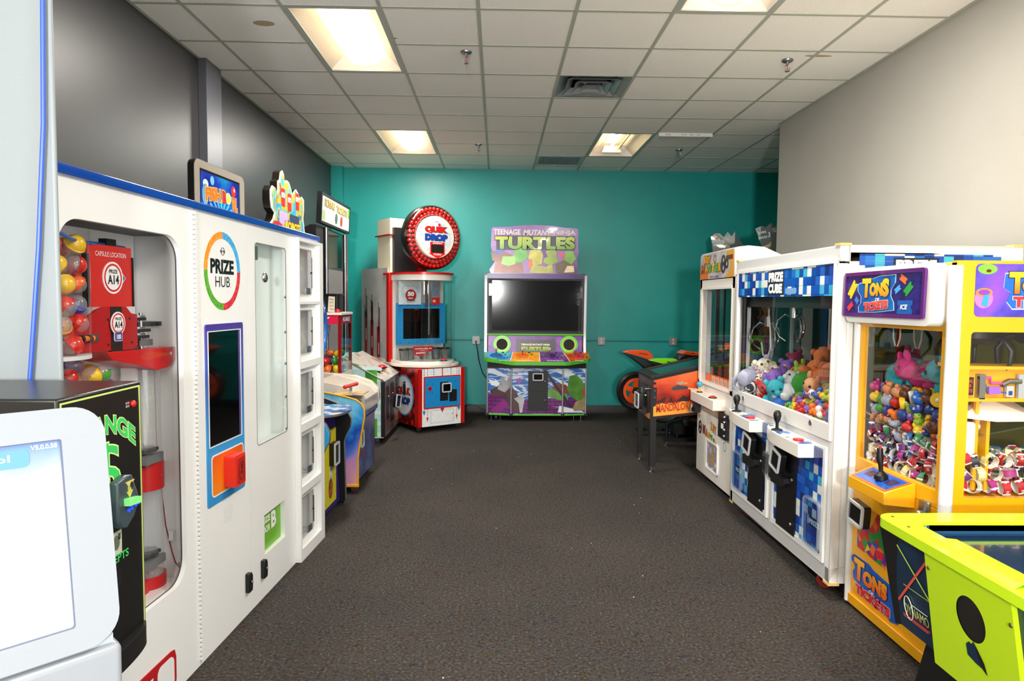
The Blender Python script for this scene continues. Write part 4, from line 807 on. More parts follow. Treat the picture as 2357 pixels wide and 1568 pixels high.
for x, z in ((.11, .58), (.185, .58), (.11, .48), (.185, .48), (.50, .60), (.33, .32)): m.pr(circ(x, z, .005, 8), -.0186, -.018, TXK)
d = m.build('service_door', Q)
m = MB(); m.pr(circ(.148, .53, .026, 20), -.026, -.018, RED); m.pr(rect(.132, .164, .525, .534), -.0266, -.026, TXK); m.build('ticket_button', d)
m = MB(); m.pr(rect(.29, .40, .37, .60), -.0205, -.018, BLK); m.pr(rect(.42, .525, .355, .50), -.0205, -.018, BLK); m.build('ticket_slots', d)
reader('card_reader', Q, .295, .425, .475, .59, -.02)
m = MB(); m.pr([rect(.17, .49, .105, .26), rect(.173, .487, .108, .257)], -.0052, -.004, mat('#8c9498', .4)); m.pr(circ(.47, .20, .006, 10), -.006, -.004, TXK); m.build('cash_door', Q)
DC = (.33, .46)
m = MB(); m.pr([(-.08, 1.3)]+[(x, y) for x, y in circ(DC[0], DC[1], .43, 28, .47, 180, 360)]+[(.74, 1.3)], .775, .805, mat('#e8e0d4', .2, coat=.4), 'xy'); m.pr([(-.08, 1.3)]+[(x, y) for x, y in circ(DC[0], DC[1], .37, 28, .40, 180, 360)]+[(.74, 1.3)], .805, .84, mat('#ece6dc', .2, coat=.4), 'xy'); m.build('console_deck', Q, bev=.004)
m = MB(); m.pr(rr(.30, .46, .0, .10, .02), .806, .845, mat('#e8e0d4', .3), 'xy'); m.pr(rr(.315, .445, .01, .09, .015), .845, .848, mat('#2c8cc8', .3), 'xy'); m.lathe([(.042, .848), (.042, .856)], (.38, .05, 0), TXK); m.sph((.38, .05, .856), .034, mat('#d01818', .1, coat=.6), sz=.7, z0=0, k=6); m.build('drop_button', Q)
m = MB(); m.box(-.04, .70, .78, 1.42, .80, 1.93, mat('#c8c4be', .4)); m.build('back_cabinet', Q)
LT2 = side_T(-.05, True)
m = MB(); m.box(-.055, -.04, .70, 1.50, .07, 1.99, mat_ramp([(.4, '#b8b6b2'), (.5, '#cccac6'), (.6, '#c0beba')], 2, .3)); m.build('silver_side_panel', Q)
m = MB(LT2)
rng = random.Random(4)
for x, top, bot in ((-1.36, 1.74, .95), (-1.17, 1.66, .86), (-.97, 1.55, .78)):
    sm = mat_ramp([(.0, '#c8241c'), (.5, '#a81818'), (1, '#4c0c0c')], 2, .25, grad=(2, .6, 1.5), gz=.05)
    m.pr(rect(x-.045, x+.045, bot, bot+.46), -.006, -.005, sm); m.pr(circ(x, bot, .045, 16, .085), -.0075, -.006, mat('#b01c18', .25)); 
    for i in range(7): dx = rng.uniform(-.04, .04); m.pr(rect(x+dx-.009, x+dx+.009, bot+.40, bot+.45+rng.uniform(.0, .30)), -.006, -.005, sm)
    m.pr(rect(x-.008, x+.008, bot+.4, top), -.006, -.005, mat('#5c1010', .3)); m.pr(rect(x-.006, x+.012, bot+.1, bot+.25), -.007, -.006, mat('#d8d0cc', .3))
m.build('red_streaks', Q)
m = MB(); m.box(-.075, -.02, .62, .70, .80, 1.92, RP); m.build('red_post', Q, bev=.004); m = MB(); m.cyl((.70, .70, .82), (.70, .70, 1.92), .02, STEEL); m.build('steel_post', Q)
BOW = lambda r, n=28: circ(DC[0], DC[1]+.04, r, n, r*1.1, 180, 360)
m = MB(); m.pr([(-.07, .80)]+BOW(.385)+[(.73, .80)], 1.90, 1.925, RP, 'xy'); m.build('top_trim', Q)
m = MB(); m.pr([(-.05, .80)]+BOW(.365)+[(.71, .80)], 1.83, 1.90, mat('#eae6e0', .3), 'xy'); m.build('canopy', Q)
m = MB(); A_ = BOW(.368); V = [(x, y, .84) for x, y in A_]+[(x, y, 1.83) for x, y in A_]; k = len(A_)
m.add(V, [(i, i+1, k+i+1, k+i) for i in range(k-1)], mat_glass('#f4f6f6', .02)); m.build('curved_acrylic', Q)
m = MB(); m.pr([rect(-.03, .66, 1.03, 1.55), rect(.06, .585, 1.10, 1.48)], .50, .52, mat('#2490d0', .35)); m.pr(rect(.06, .585, 1.10, 1.48), .515, .52, GLOSSBLK)
for i in range(6):
    for z in (1.055, 1.525): m.pr(circ(.02+i*.12, z, .006, 8), .499, .50, TXK)
m.build('monitor_panel', Q)
m = MB(); m.pr(rect(-.02, .29, 1.53, 1.82), .46, .47, mat_ramp([(.3, '#b8ccd8'), (.5, '#dce6ea'), (.7, '#c4d4de')], 9, .3)); po = m.build('jackpot_poster', Q)
m = MB(); m.text('WIN THE', .05, .24, 1.765, 1.800, .4585, TXW, .05, outline=TXK, ow=.05); m.text('JACKPOT!', .03, .265, 1.725, 1.760, .4585, TXW, .05, outline=TXK, ow=.05); m.pr(circ(.145, 1.645, .075, 28), .4585, .46, mat('#a82420', .3)); m.text('50', .10, .19, 1.635, 1.69, .4575, TXW, .06); m.text('BALLS', .115, .175, 1.60, 1.62, .4575, TXW, .03)
m.text('BEFORE TIME', .08, .21, 1.572, 1.585, .4575, TXK, .02); m.text('RUNS OUT', .095, .195, 1.555, 1.567, .4575, TXK, .02); m.build('lettering', po)
m = MB(); m.pr(rect(.44, .555, 1.53, 1.82), .46, .47, mat('#8c98a0', .3)); m.pr(rect(.44, .555, 1.53, 1.62), .459, .46, TXR)
for i in range(5): m.text(f'{i*10+1}-{i*10+9}', .45, .495, 1.65+i*.028, 1.665+i*.028, .4585, TXB, .03); m.text(f'{(i+1)*4}', .51, .53, 1.65+i*.028, 1.665+i*.028, .4585, TXB, .03)
m.text('50', .455, .495, 1.56, 1.59, .458, TXW, .03); m.build('score_table', Q)
m = MB(); m.cyl((.365, .42, 1.50), (.365, .42, 1.83), .034, mat_glass('#e8e4e0', .1), n=20); m.cyl((.365, .45, 1.5), (.365, .45, 1.83), .02, mat('#4c342c', .4), n=12); m.build('drop_tube', Q)
m = MB(); m.box(.60, .70, .62, .78, .84, 1.83, mat('#a83c40', .4)); m.box(-.03, .69, .60, .62, .84, 1.83, mat('#d8d4d0', .4)); m.build('inner_wall', Q)
m = MB(); m.pr([(.06, 1.02), (.33, 1.02), (.33, .955), (.23, .955), (.23, .90), (.14, .90), (.09, .915), (.07, .95)], .24, .246, mat('#b02028', .35)); cs_ = m.build('catch_sign', Q)
m = MB(); m.text('CATCH ALL 50', .085, .315, .985, 1.0, .239, TXW, .03); m.text('TO WIN', .15, .21, .965, .974, .239, TXW, .02); m.text('JACKPOT', .10, .225, .925, .95, .239, TXW, .03); m.build('lettering', cs_)
for i, (x, y) in enumerate(((.02, .40), (.14, .48), (.50, .46), (.60, .40), (.36, .52))):
    m = MB(); m.lathe([(.0, .842), (.05, .842), (.06, .97), (.055, .97), (.046, .85), (0, .85)], (x, y, 0), mat_glass('#9cb4b4', .06, haze=.10), n=24); m.lathe([(.062, .965), (.066, .975), (.062, .985), (.058, .975), (.062, .965)], (x, y, 0), TXK, n=24); m.build('catch_cup', Q)
m = MB(); m.box(.02, .46, .78, 1.15, 1.92, 2.62, mat('#e8dcc0', .45)); m.box(-.01, .05, .75, 1.17, 2.40, 2.415, DRED); m.box(.05, .36, .72, .78, 1.92, 2.5, TXK); m.box(.38, .44, .6, .8, 1.92, 2.2, DRED); m.build('marquee_column', Q)
mc = (.40, .34, 2.365)
MR = MB(); 
m = MB(); m.lathe([(0, .12), (.385, .12), (.40, .09), (.40, .02), (.385, .0), (0, .0)], (mc[0], mc[1]+.02, mc[2]), mat('#17130f', .3), axis='y', n=56); mq = m.build('marquee_ring', Q)
m = MB(); m.lathe([(.265, .0)]+[(.325+.072*math.cos(a), -.075*math.sin(a)) for a in [PI-i*PI/12 for i in range(13)]]+[(.40, .02)], (mc[0], mc[1]+.02, mc[2]), mat_glass('#f0dcd8', .07), axis='y', n=56); m.build('clear_cover', mq)
bm2 = MB(); bm2.sph((0, 0, 0), .0275, mat('#c81c1c', .22, coat=.5), n=14, k=8); b0 = bm2.build('red_ball', mq); first = True
for R__, n_, yy in ((.298, 34, -.012), (.348, 40, .0)):
    for i in range(n_):
        a = 2*PI*i/n_; b_ = b0 if first else b0.copy()
        if not first: C.objects.link(b_); b_.parent = mq
        first = False; b_.location = (mc[0]+R__*math.cos(a), mc[1]+yy-.008, mc[2]+R__*math.sin(a))
m = MB(); m.lathe([(0, -.062), (.255, -.062), (.262, -.05), (.262, .0), (0, .0)], (mc[0], mc[1], mc[2]), mat('#ece4da', .3), axis='y', n=56); fc = m.build('marquee_face', mq)
fy = mc[1]-.062
m = MB(); m.pr(circ(mc[0], mc[2]+.0, .205, 48), fy-.001, fy, mat_ramp([(.35, '#b4cfe0'), (.55, '#dce8ee'), (.7, '#c8dce8')], 12, .3)); m.build('face_art', fc)
m = MB(); x0 = mc[0]; z0 = mc[2]
m.text('QUIK', x0-.155, x0+.16, z0+.045, z0+.13, fy-.003, mat('#d01c18', .25), .07, outline=mat('#5c0c0c', .4), ow=.04); m.text('DROP', x0-.155, x0+.16, z0-.045, z0+.035, fy-.003, mat('#1c44a4', .25), .07, outline=mat('#0c1c50', .4), ow=.04)
m.pr(circ(x0+.045, z0+.155, .018, 16), fy-.004, fy, TXR); m.text('BAY TEK', x0-.02, x0+.03, z0+.183, z0+.195, fy-.002, TXK, .02)
m.pr([(x0-.085, z0-.06), (x0+.12, z0-.06), (x0+.12, z0-.20), (x0+.135, z0-.20), (x0+.017, z0-.262), (x0-.105, z0-.20), (x0-.085, z0-.20)], fy-.003, fy-.001, mat('#d81c18', .3)); m.pr(rr(x0-.07, x0+.105, z0-.19, z0-.092, .006), fy-.005, fy-.003, mat('#201c1a', .3))
m.text('JACKPOT', x0-.05, x0+.085, z0-.087, z0-.067, fy-.004, TXW, .04); m.text('TICKETS', x0-.04, x0+.07, z0-.222, z0-.202, fy-.004, TXW, .04); m.build('lettering', fc)
casters(Q, [(.05, .08), (.58, .08), (.05, 1.3), (.58, 1.3)], .032)

# --- four-player cabinet
T = thing('four_player_arcade_cabinet', 'wide four-player video arcade cabinet with TURTLES marquee against the teal wall', 'arcade cabinet', (.53, 8.97, 0), 0)
fpoly = [(-.655, .0), (-.34, -.06), (.345, -.06), (.655, .0), (.655, .50), (-.655, .50)]
ARTM = mat_ramp([(.30, '#3c6cb4'), (.44, '#3a78c8'), (.50, '#e8eef4'), (.56, '#3a78c8'), (.72, '#2c5ca4')], 2.2, .3, stretch=(1.2, 1, 4.5), dist=.8)
m = MB(); m.pr(fpoly, .075, .70, ARTM, 'xy', side=ARTM); m.pr([(x*1.0, y) for x, y in fpoly], .70, .755, TXK, 'xy'); m.build('base_cabinet', T)
BRK = None
def brick():
    m, nt, b = _new('m_bricks'); N = nt.nodes.new; L = nt.links.new; b.inputs['Roughness'].default_value = .35
    tc = N('ShaderNodeTexCoord'); mp = N('ShaderNodeMapping'); mp.inputs['Rotation'].default_value = (math.radians(90), 0, 0); L(tc.outputs['Object'], mp.inputs[0])
    br = N('ShaderNodeTexBrick'); br.inputs['Color1'].default_value = lin('#7c2c7c'); br.inputs['Color2'].default_value = lin('#6a2470'); br.inputs['Mortar'].default_value = lin('#341040'); br.inputs['Scale'].default_value = 1
    br.inputs['Brick Width'].default_value = .12; br.inputs['Row Height'].default_value = .052; br.inputs['Mortar Size'].default_value = .004; L(mp.outputs[0], br.inputs['Vector']); L(br.outputs['Color'], b.inputs['Base Color']); return m
BRK = brick()
SLN = [0]
def slant(P_, m_, mt, off=.0012):
    """front panels follow the three facets of the base"""
    SLN[0] += 1; off += SLN[0]*.0001
    segs = [(-.655, -.34, 0, -.06), (-.34, .345, -.06, -.06), (.345, .655, -.06, 0)]
    for xa, xb, ya, yb in segs:
        Q_ = clipx(P_, xa, xb)
        if len(Q_) < 3: continue
        f = lambda x: ya+(yb-ya)*(x-xa)/(xb-xa)-off
        tri = tessellate_polygon([[Vector((p[0], p[1], 0)) for p in Q_]]); m_.add([(p[0], f(p[0]), p[1]) for p in Q_], [tuple(t) for t in tri], mt)
def clipx(P_, a, b):
    def cl(P, v, keep):
        o = []
        for i in range(len(P)):
            p, q = P[i], P[(i+1) % len(P)]; ip, iq = keep(p[0]), keep(q[0])
            if ip: o.append(p)
            if ip != iq: t = (v-p[0])/(q[0]-p[0]); o.append((v, p[1]+t*(q[1]-p[1])))
        return o
    P_ = cl(P_, a, lambda x: x >= a-1e-9); return cl(P_, b, lambda x: x <= b+1e-9) if P_ else P_
m = MB()
slant([(-.655, .10), (.655, .10), (.655, .30), (.50, .33), (.30, .30), (.1, .31), (-.2, .29), (-.45, .33), (-.655, .36)], m, BRK)
slant([(-.56, .11), (-.48, .10), (-.34, .25), (-.36, .30), (-.41, .31), (-.62, .13)], m, mat('#8c3080', .35), .002)
for P_ in ([(-.65, .69), (-.56, .69), (-.36, .57), (-.50, .60), (-.65, .64)], [(-.64, .55), (-.46, .50), (-.40, .45), (-.60, .47)], [(.16, .69), (.40, .69), (.60, .56), (.62, .50), (.40, .60)], [(.18, .60), (.36, .53), (.64, .40), (.36, .47)], [(.44, .69), (.60, .69), (.65, .62), (.65, .69)], [(.2, .205), (.65, .10), (.60, .135)], [(.28, .12), (.64, .11), (.50, .16), (.30, .21)], [(-.33, .48), (-.18, .37), (-.30, .42)]): slant(P_, m, mat('#e4ecf2', .35), .0024)
# plain stand-in shapes in the colours of the print
for P_, c_ in (([(-.62, .40), (-.50, .47), (-.36, .46), (-.28, .40), (-.22, .30), (-.20, .14), (-.30, .13), (-.36, .22), (-.46, .32), (-.60, .34)], '#4a3436'), ([(-.52, .42), (-.46, .60), (-.40, .52), (-.36, .62), (-.34, .46), (-.42, .38)], '#8c8c92'), ([(-.30, .30), (-.22, .34), (-.16, .30), (-.19, .12), (-.22, .11), (-.24, .24)], '#a0a0a4'),
               ([(.15, .43), (.24, .44), (.40, .36), (.42, .28), (.30, .28), (.15, .33)], '#5c8c40'), ([(.24, .50), (.38, .49), (.44, .42), (.42, .36), (.30, .38), (.20, .44)], '#7c4034'), ([(.40, .42), (.43, .60), (.52, .62), (.60, .55), (.655, .44), (.655, .30), (.56, .26), (.46, .32)], '#4c7c34'), ([(.60, .44), (.655, .42), (.655, .30), (.62, .32)], '#9c4c2c'), ([(.48, .17), (.52, .26), (.655, .30), (.655, .14), (.50, .13)], '#8c7c5c'),
               ([(.07, .69), (.12, .69), (.47, .20), (.44, .18)], '#3c343c'), ([(-.30, .63), (-.28, .66), (-.25, .62)], '#8c4c9c'), ([(-.29, .55), (-.22, .575), (-.19, .54), (-.235, .49)], '#8c4c9c')): slant(P_, m, mat_ramp([(.3, c_), (.7, '#%02x%02x%02x' % tuple(min(255, int(int(c_[i:i+2], 16)*1.25)) for i in (1, 3, 5)))], 8, .35), .0030)
m.build('base_artwork', T)
for x, y in ((-.655, -.004), (-.338, -.066), (.342, -.066), (.655, -.004)): m = MB(); m.cyl((x, y, .10), (x, y, .69), .013, ALU, n=12); m.box(x-.022, x+.022, y-.02, y+.02, .072, .10, TXK); m.build('silver_rod', T)
m = MB(); m.pr([(x*1.005, y-.012 if y < .4 else y) for x, y in fpoly], .075, .095, mat('#58b82c', .3), 'xy'); m.build('green_bottom_trim', T)
m = MB(); m.pr(rect(-.115, .145, .15, .665), -.085, -.06, mat('#1c1d20', .5, bump=.1, bscale=300)); m.pr(rect(-.105, .135, .402, .406), -.0862, -.085, BLK)
for z in (.53, .28): m.sph((.105, -.086, z), .012, CHROME, sy=.5)
m.build('coin_door', T, bev=.003); reader('card_reader', T, -.06, .08, .545, .645, -.085)
dk = [(-.70, .25), (-.70, -.04), (-.66, -.09), (-.36, -.20), (-.30, -.21), (.36, -.21), (.42, -.20), (.67, -.10), (.70, -.05), (.70, .25)]
def deckz(y): return .80+(y+.21)*.30
m = MB(); n_ = len(dk)
def dvert(P_, off): return [(x, y, deckz(y)+off) for x, y in P_]
m.add(dvert(dk, .0)+dvert(dk, -.045), [tuple(range(n_)), tuple(range(2*n_-1, n_-1, -1))]+[(i, (i+1) % n_, n_+(i+1) % n_, n_+i) for i in range(n_)], mat('#52b428', .3)); dko = m.build('control_deck', T, smooth=False)
zones = [(-.70, -.40, -.28, ('#2c84c8', '#68bcd8')), (-.40, .02, .02, ('#f09020', '#f8b820')), (.02, .42, .34, ('#5c2c7c', '#78409c')), (.42, .70, .70, ('#c83820', '#d85c2c'))]
bl = [-.72, -.30, .04, .34, .72]; fl_ = [-.72, -.36, .03, .42, .72]
m = MB()
for i, cs in enumerate((('#2c84c8', '#68bcd8'), ('#f08c1c', '#f8b820'), ('#5c2c7c', '#78409c'), ('#c03820', '#d85c2c'))):
    P_ = [(fl_[i], -.21), (fl_[i+1], -.21), (bl[i+1], .25), (bl[i], .25)]
    def clip_poly(P, Cc_):
        out = P
        for j in range(len(Cc_)):
            a, b = Cc_[j], Cc_[(j+1) % len(Cc_)]; ins = lambda p: (b[0]-a[0])*(p[1]-a[1])-(b[1]-a[1])*(p[0]-a[0]) >= -1e-9; o = []
            for k2 in range(len(out)):
                p, q = out[k2], out[(k2+1) % len(out)]; ip, iq = ins(p), ins(q)
                if ip: o.append(p)
                if ip != iq:
                    d1 = (b[0]-a[0])*(p[1]-a[1])-(b[1]-a[1])*(p[0]-a[0]); d2 = (b[0]-a[0])*(q[1]-a[1])-(b[1]-a[1])*(q[0]-a[0]); t_ = d1/(d1-d2); o.append((p[0]+t_*(q[0]-p[0]), p[1]+t_*(q[1]-p[1])))
            out = o
        return out
    ins_ = [(x*.985, y*.97) for x, y in dk]; R2 = clip_poly(P_, ins_)
    m.add(dvert(R2, .0012), [tuple(range(len(R2)))], mat_ramp([(.4, cs[0]), (.6, cs[1])], 7, .2, coat=.3))
    cxs = (-.54, -.19, .17, .50)[i]; dc = ('#2060b0', '#f06818', '#4c2470', '#c41c1c')[i]
    m.add(dvert([(cxs+.085*math.cos(a*PI/10), .0+.085*math.sin(a*PI/10)) for a in range(20)], .0022), [tuple(range(20))], mat(dc, .3))
for i in range(1, 4): m.add(dvert([(fl_[i]-.004, -.205), (fl_[i]+.004, -.205), (bl[i]+.004, .25), (bl[i]-.004, .25)], .002), [(0, 1, 2, 3)], TXW)
SL = Matrix.Translation((0, -.165, deckz(-.165)+.0028)) @ Matrix.Rotation(math.radians(-90+16.7), 4, 'X')
m.T = SL
for s_, a, b in (('LEONARDO', -.50, -.37), ('MICHELANGELO', -.27, -.05), ('DONATELLO', .12, .34), ('RAPHAEL', .49, .60)): m.text(s_, a, b, -.018, .012, 0, TXW, .02, .2)
m.T = Matrix(); m.build('deck_artwork', dko, smooth=False)
for i, cxs in enumerate((-.54, -.19, .17, .50)):
    z = deckz(0); m = MB(); m.cyl((cxs, 0, z), (cxs, 0, z+.075), .006, STEEL, n=8); m.sph((cxs, 0, z+.088), .022, mat('#c8b4a8', .2, coat=.4)); m.build('joystick', T)
    m = MB()
    for dx, dy, r_, c_ in ((.12, .03, .018, '#1c8c3c'), (.09, .10, .016, '#282c2c'), (.10, -.06, .013, ('#2c84c8', '#f08c1c', '#341858', '#a02018')[i]), (.15, -.06, .013, ('#2c84c8', '#f08c1c', '#341858', '#a02018')[i])):
        zz = deckz(dy); m.cyl((cxs+dx, dy, zz), (cxs+dx, dy, zz+.012), r_, mat(c_, .2), n=14)
    m.build('buttons', T)
m = MB(); m.box(-.655, .655, .02, .50, .70, .84, TXK); m.build('deck_support', T)
# speaker panel, monitor, marquee
UP = Matrix.Translation((-.018, .13, .88)) @ Matrix.Rotation(math.radians(-4), 4, 'X') @ Matrix.Translation((0, 0, -.88))
m = MB(UP); m.pr(rect(-.63, .63, .86, 1.125), .0, .02, mat_ramp([(.35, '#7c2c98'), (.5, '#5c2c94'), (.65, '#a04cb0')], 3.5, .3, dist=1)); m.build('speaker_panel', T)
for x in (-.445, .455):
    m = MB(UP); m.pr([circ(x, 1.005, .118, 32), circ(x, 1.005, .092, 32)], -.018, .0, mat('#58dc2c', .3)); m.pr([circ(x, 1.005, .092, 32), circ(x, 1.005, .075, 32)], -.012, .0, mat('#c8d42c', .3)); m.pr(circ(x, 1.005, .075, 28), -.008, 0, mat('#141210', .7)); m.build('speaker', T)
m = MB(UP); m.pr([(-.255, .87), (.27, .87), (.27, 1.07), (.25, 1.08), (.15, 1.07), (-.13, 1.07), (-.235, 1.085), (-.255, 1.07)], -.012, 0, mat('#35302e', .3)); nb = m.build('name_plate', T)
m = MB(UP); m.text('TEENAGE MUTANT NINJA', -.19, .20, .985, 1.015, -.014, TXW, .05); m.text('TURTLES', -.185, .195, .915, .975, -.014, mat_ramp([(.0, '#3c8c2c'), (1, '#c8d430')], 1, .4, grad=(2, .91, .98), gz=.01), .08); m.text('NICKELODEON', -.10, -.03, 1.022, 1.032, -.014, TXR, .03); m.build('lettering', nb)
m = MB(UP); m.cyl((-.645, -.005, 1.135), (.645, -.005, 1.135), .013, mat('#58b82c', .3), n=12); m.build('green_trim', T)
m = MB(); m.box(-.675, .635, .17, .50, .86, 1.95, mat('#202022', .4)); m.build('upper_cabinet', T)
m = MB(); m.pr([rect(-.66, .625, 1.155, 1.885), rect(-.60, .595, 1.19, 1.86)], .145, .17, BLACK); m.build('monitor_bezel', T)
m = MB(); m.pr(rect(-.60, .595, 1.19, 1.86), .160, .17, mat('#060607', .1)); m.pr(rect(-.64, .61, 1.165, 1.88), .138, .142, mat_glass('#f0f0f0', .03)); m.build('screen', T)
m = MB(); m.box(-.665, .63, .11, .5, 1.885, 1.95, mat_ramp([(.4, '#2c1450'), (.6, '#4c1c78')], 3, .25)); m.build('header', T)
for x0, x1 in ((-.70, -.665), (.632, .665)): 
    m = MB(); m.pr([(.10, 1.93), (.14, 1.96), (.5, 1.96), (.5, .9), (.11, .9), (.14, 1.0), (.14, 1.15), (.12, 1.8)], x0, x1, TXK, 'yz', side=ALU); m.build('side_panel', T)
MQ = [(-.62, 1.95), (-.64, 2.0), (-.60, 2.06), (-.55, 2.14), (-.605, 2.26), (-.62, 2.30), (-.615, 2.54), (-.595, 2.565), (-.40, 2.57), (-.25, 2.59), (-.03, 2.60), (.20, 2.59), (.38, 2.565), (.52, 2.56), (.545, 2.54), (.545, 2.30), (.56, 2.26), (.53, 2.14), (.545, 2.02), (.545, 1.95)]
m = MB(); m.pr(MQ, .17, .19, mat_ramp([(.3, '#6c3c8c'), (.6, '#a078b8')], 2, .2, coat=.4)); mqo = m.build('marquee', T)
ki = 0; m = MB()
m.pr(rect(-.55, .50, 2.265, 2.455), .1685, .17, mat('#3c2c54', .3))
for P_, c_ in (([(-.62, 2.24), (-.48, 2.26), (-.34, 2.20), (-.30, 2.10), (-.45, 2.08), (-.60, 2.12)], '#7c5038'), ([(-.58, 1.96), (-.56, 2.08), (-.44, 2.14), (-.20, 2.10), (-.18, 1.96)], '#8c5440'), ([(-.34, 2.10), (-.30, 2.28), (-.16, 2.30), (-.12, 2.18), (-.20, 2.10)], '#5ca83c'), ([(-.60, 2.24), (-.44, 2.29), (-.42, 2.26), (-.52, 2.20)], '#4454a8'), ([(-.48, 2.08), (-.46, 2.18), (-.30, 2.18), (-.29, 2.08), (-.38, 2.05)], '#8cbc5c'),
               ([(-.12, 2.16), (-.10, 2.26), (.02, 2.30), (.08, 2.22), (.06, 2.08), (-.04, 2.06)], '#b4b040'), ([(-.13, 2.05), (-.09, 2.16), (-.06, 2.12), (-.08, 2.0)], '#d85c34'), ([(-.10, 1.96), (-.06, 2.08), (.12, 2.04), (.20, 2.10), (.22, 1.96)], '#a8a84c'), ([(.08, 2.10), (.12, 2.26), (.24, 2.28), (.28, 2.12), (.18, 2.06)], '#889c38'), ([(.05, 2.26), (.10, 2.28), (.14, 2.18), (.10, 2.16)], '#5c2c84'),
               ([(.26, 1.96), (.24, 2.08), (.40, 2.16), (.50, 2.08), (.50, 1.96)], '#5c4c34'), ([(.36, 2.14), (.38, 2.26), (.48, 2.26), (.52, 2.16), (.46, 2.08)], '#6c9c38'), ([(.28, 2.24), (.38, 2.20), (.36, 2.16), (.30, 2.20)], '#cc3424'), ([(.36, 1.97), (.40, 2.06), (.49, 2.06), (.50, 1.98)], '#c8b898')):
    ki += 1; m.pr(P_, .168-ki*.0004, .1685, mat_ramp([(.3, c_), (.7, '#%02x%02x%02x' % tuple(min(255, int(int(c_[i:i+2], 16)*1.2)) for i in (1, 3, 5)))], 9, .25, coat=.4))
m.build('marquee_picture', mqo)
m = MB(); m.text('TEENAGE', -.585, -.225, 2.465, 2.54, .161, mat('#d4c8d0', .3), .05); m.text('MUTANT', -.19, .185, 2.46, 2.535, .161, mat('#d4c8d0', .3), .05, .2); m.text('NINJA', .215, .515, 2.455, 2.53, .161, mat('#d4c8d0', .3), .05)
m.text('TURTLES', -.565, .505, 2.275, 2.445, .161, mat_ramp([(.0, '#2c7424'), (.5, '#8cb428'), (.85, '#c8cc28'), (1, '#d8d430')], 1.6, .2, grad=(2, 2.27, 2.62), gz=.5, coat=.4), .06, outline=mat('#1c1420', .4), ow=.03); m.build('lettering', mqo)
feet(T, [(-.60, .02), (-.48, .05), (.50, .02), (.59, .0)], .075)
m = MB(); m.cyl((.585, .06, .035), (.61, .06, .035), .034, BLACK); m.cyl((-.55, .06, .035), (-.52, .06, .035), .034, mat('#3c1c70', .4)); m.build('caster', T)

# ================================================================== RIGHT SIDE
# --- pinball
PB = thing('pinball_machine', 'pinball machine on black legs with orange side art reading MANDALORIAN', 'pinball machine', (1.43, 6.80), 0) if 0 else thing('pinball_machine', 'pinball machine on black legs with orange side art reading MANDALORIAN', 'pinball machine', (1.43, 6.80, 0), -90)
bp_ = [(0, .50), (1.26, .64), (1.26, 1.19), (0, .885)]
ORM = mat_ramp([(.10, '#e06c28'), (.24, '#a02414'), (.42, '#8c1c14'), (.58, '#c83c1c'), (.75, '#e8602c'), (1, '#f08040')], 5, .3, dist=.5, detail=5, grad=(2, .62, 1.25), gz=.62, coat=.3)
m = MB(); m.pr(bp_, .02, .58, mat('#191513', .4), 'yz'); m.build('cabinet', PB)
m = MB(); m.pr([(.02, .525), (1.26, .665), (1.26, 1.15), (.02, .865)], .58, .584, ORM, 'yz'); sa = m.build('side_artwork', PB)
RT = side_T(.584)
m = MB(RT); rng = random.Random(6)
m.pr([(.02, .53), (.48, .582), (.48, .69), (.36, .66), (.30, .68), (.2, .63), (.10, .655), (.02, .62)], -.0012, -.0004, mat_ramp([(.35, '#f09438'), (.7, '#e8b040')], 4)); m.pr([(.04, .665), (.14, .72), (.12, .655)], -.0016, -.0012, mat('#3c1c14', .4)); m.pr([(.16, .67), (.18, .72), (.21, .66)], -.0016, -.0012, mat('#3c1c14', .4)); m.pr([(.24, .68), (.30, .73), (.35, .70), (.33, .67)], -.0016, -.0012, mat('#2c1c1c', .4))
m.pr([(.18, .795), (.20, .775), (.34, .79), (.33, .815), (.24, .825)], -.0018, -.0012, mat('#3c4448', .3)); m.pr([(.22, .845), (.28, .86), (.31, .845), (.27, .825)], -.0018, -.0012, mat('#a89880', .3)); m.pr([(.31, .845), (.34, .845), (.31, .835)], -.002, -.0012, mat('#f8c850', .3)); m.pr([(.34, .80), (.40, .795), (.34, .785)], -.002, -.0012, mat('#f8c850', .3))
m.pr([(.36, .70), (.42, .74), (.46, .80), (.43, .80), (.36, .74)], -.0018, -.0012, mat('#2c2422', .4)); m.pr([(.42, .80), (.46, .84), (.49, .86), (.49, .81), (.45, .78)], -.0018, -.0012, mat('#c87850', .4)); m.pr([(.38, .71), (.48, .722), (.48, .705), (.38, .695)], -.002, -.0012, mat('#e8e0e0', .4)); m.pr([(.49, .84), (.47, .92), (.50, .98), (.56, 1.0), (.56, .84)], -.002, -.0012, mat('#8c8c8c', .4))
m.build('side_picture', sa)
m = MB(RT); m.text('THE', .205, .255, .672, .68, -.0022, mat('#3c1008', .4), .03); m.text('MANDALORIAN', .045, .44, .572, .645, -.0024, mat('#c83410', .35), .03, warp=lambda x, z: (x, z+(x-.045)*.10-.005), outline=mat('#f0a040', .4), ow=.04); m.build('lettering', sa)
m = MB(); m.sph((.586, .03, .84), .012, TXK, sx=.6); m.build('flipper_button', PB)
m = MB(); m.pr([(-.01, .875), (1.27, 1.185), (1.27, 1.21), (-.01, .905)], .57, .592, TXK, 'yz'); m.pr([(-.01, .875), (1.27, 1.185), (1.27, 1.21), (-.01, .905)], .008, .03, TXK, 'yz'); m.pr([(-.015, .875), (.07, .895), (.07, .925), (-.015, .905)], .01, .59, TXK, 'yz'); m.build('side_rails', PB, bev=.004)
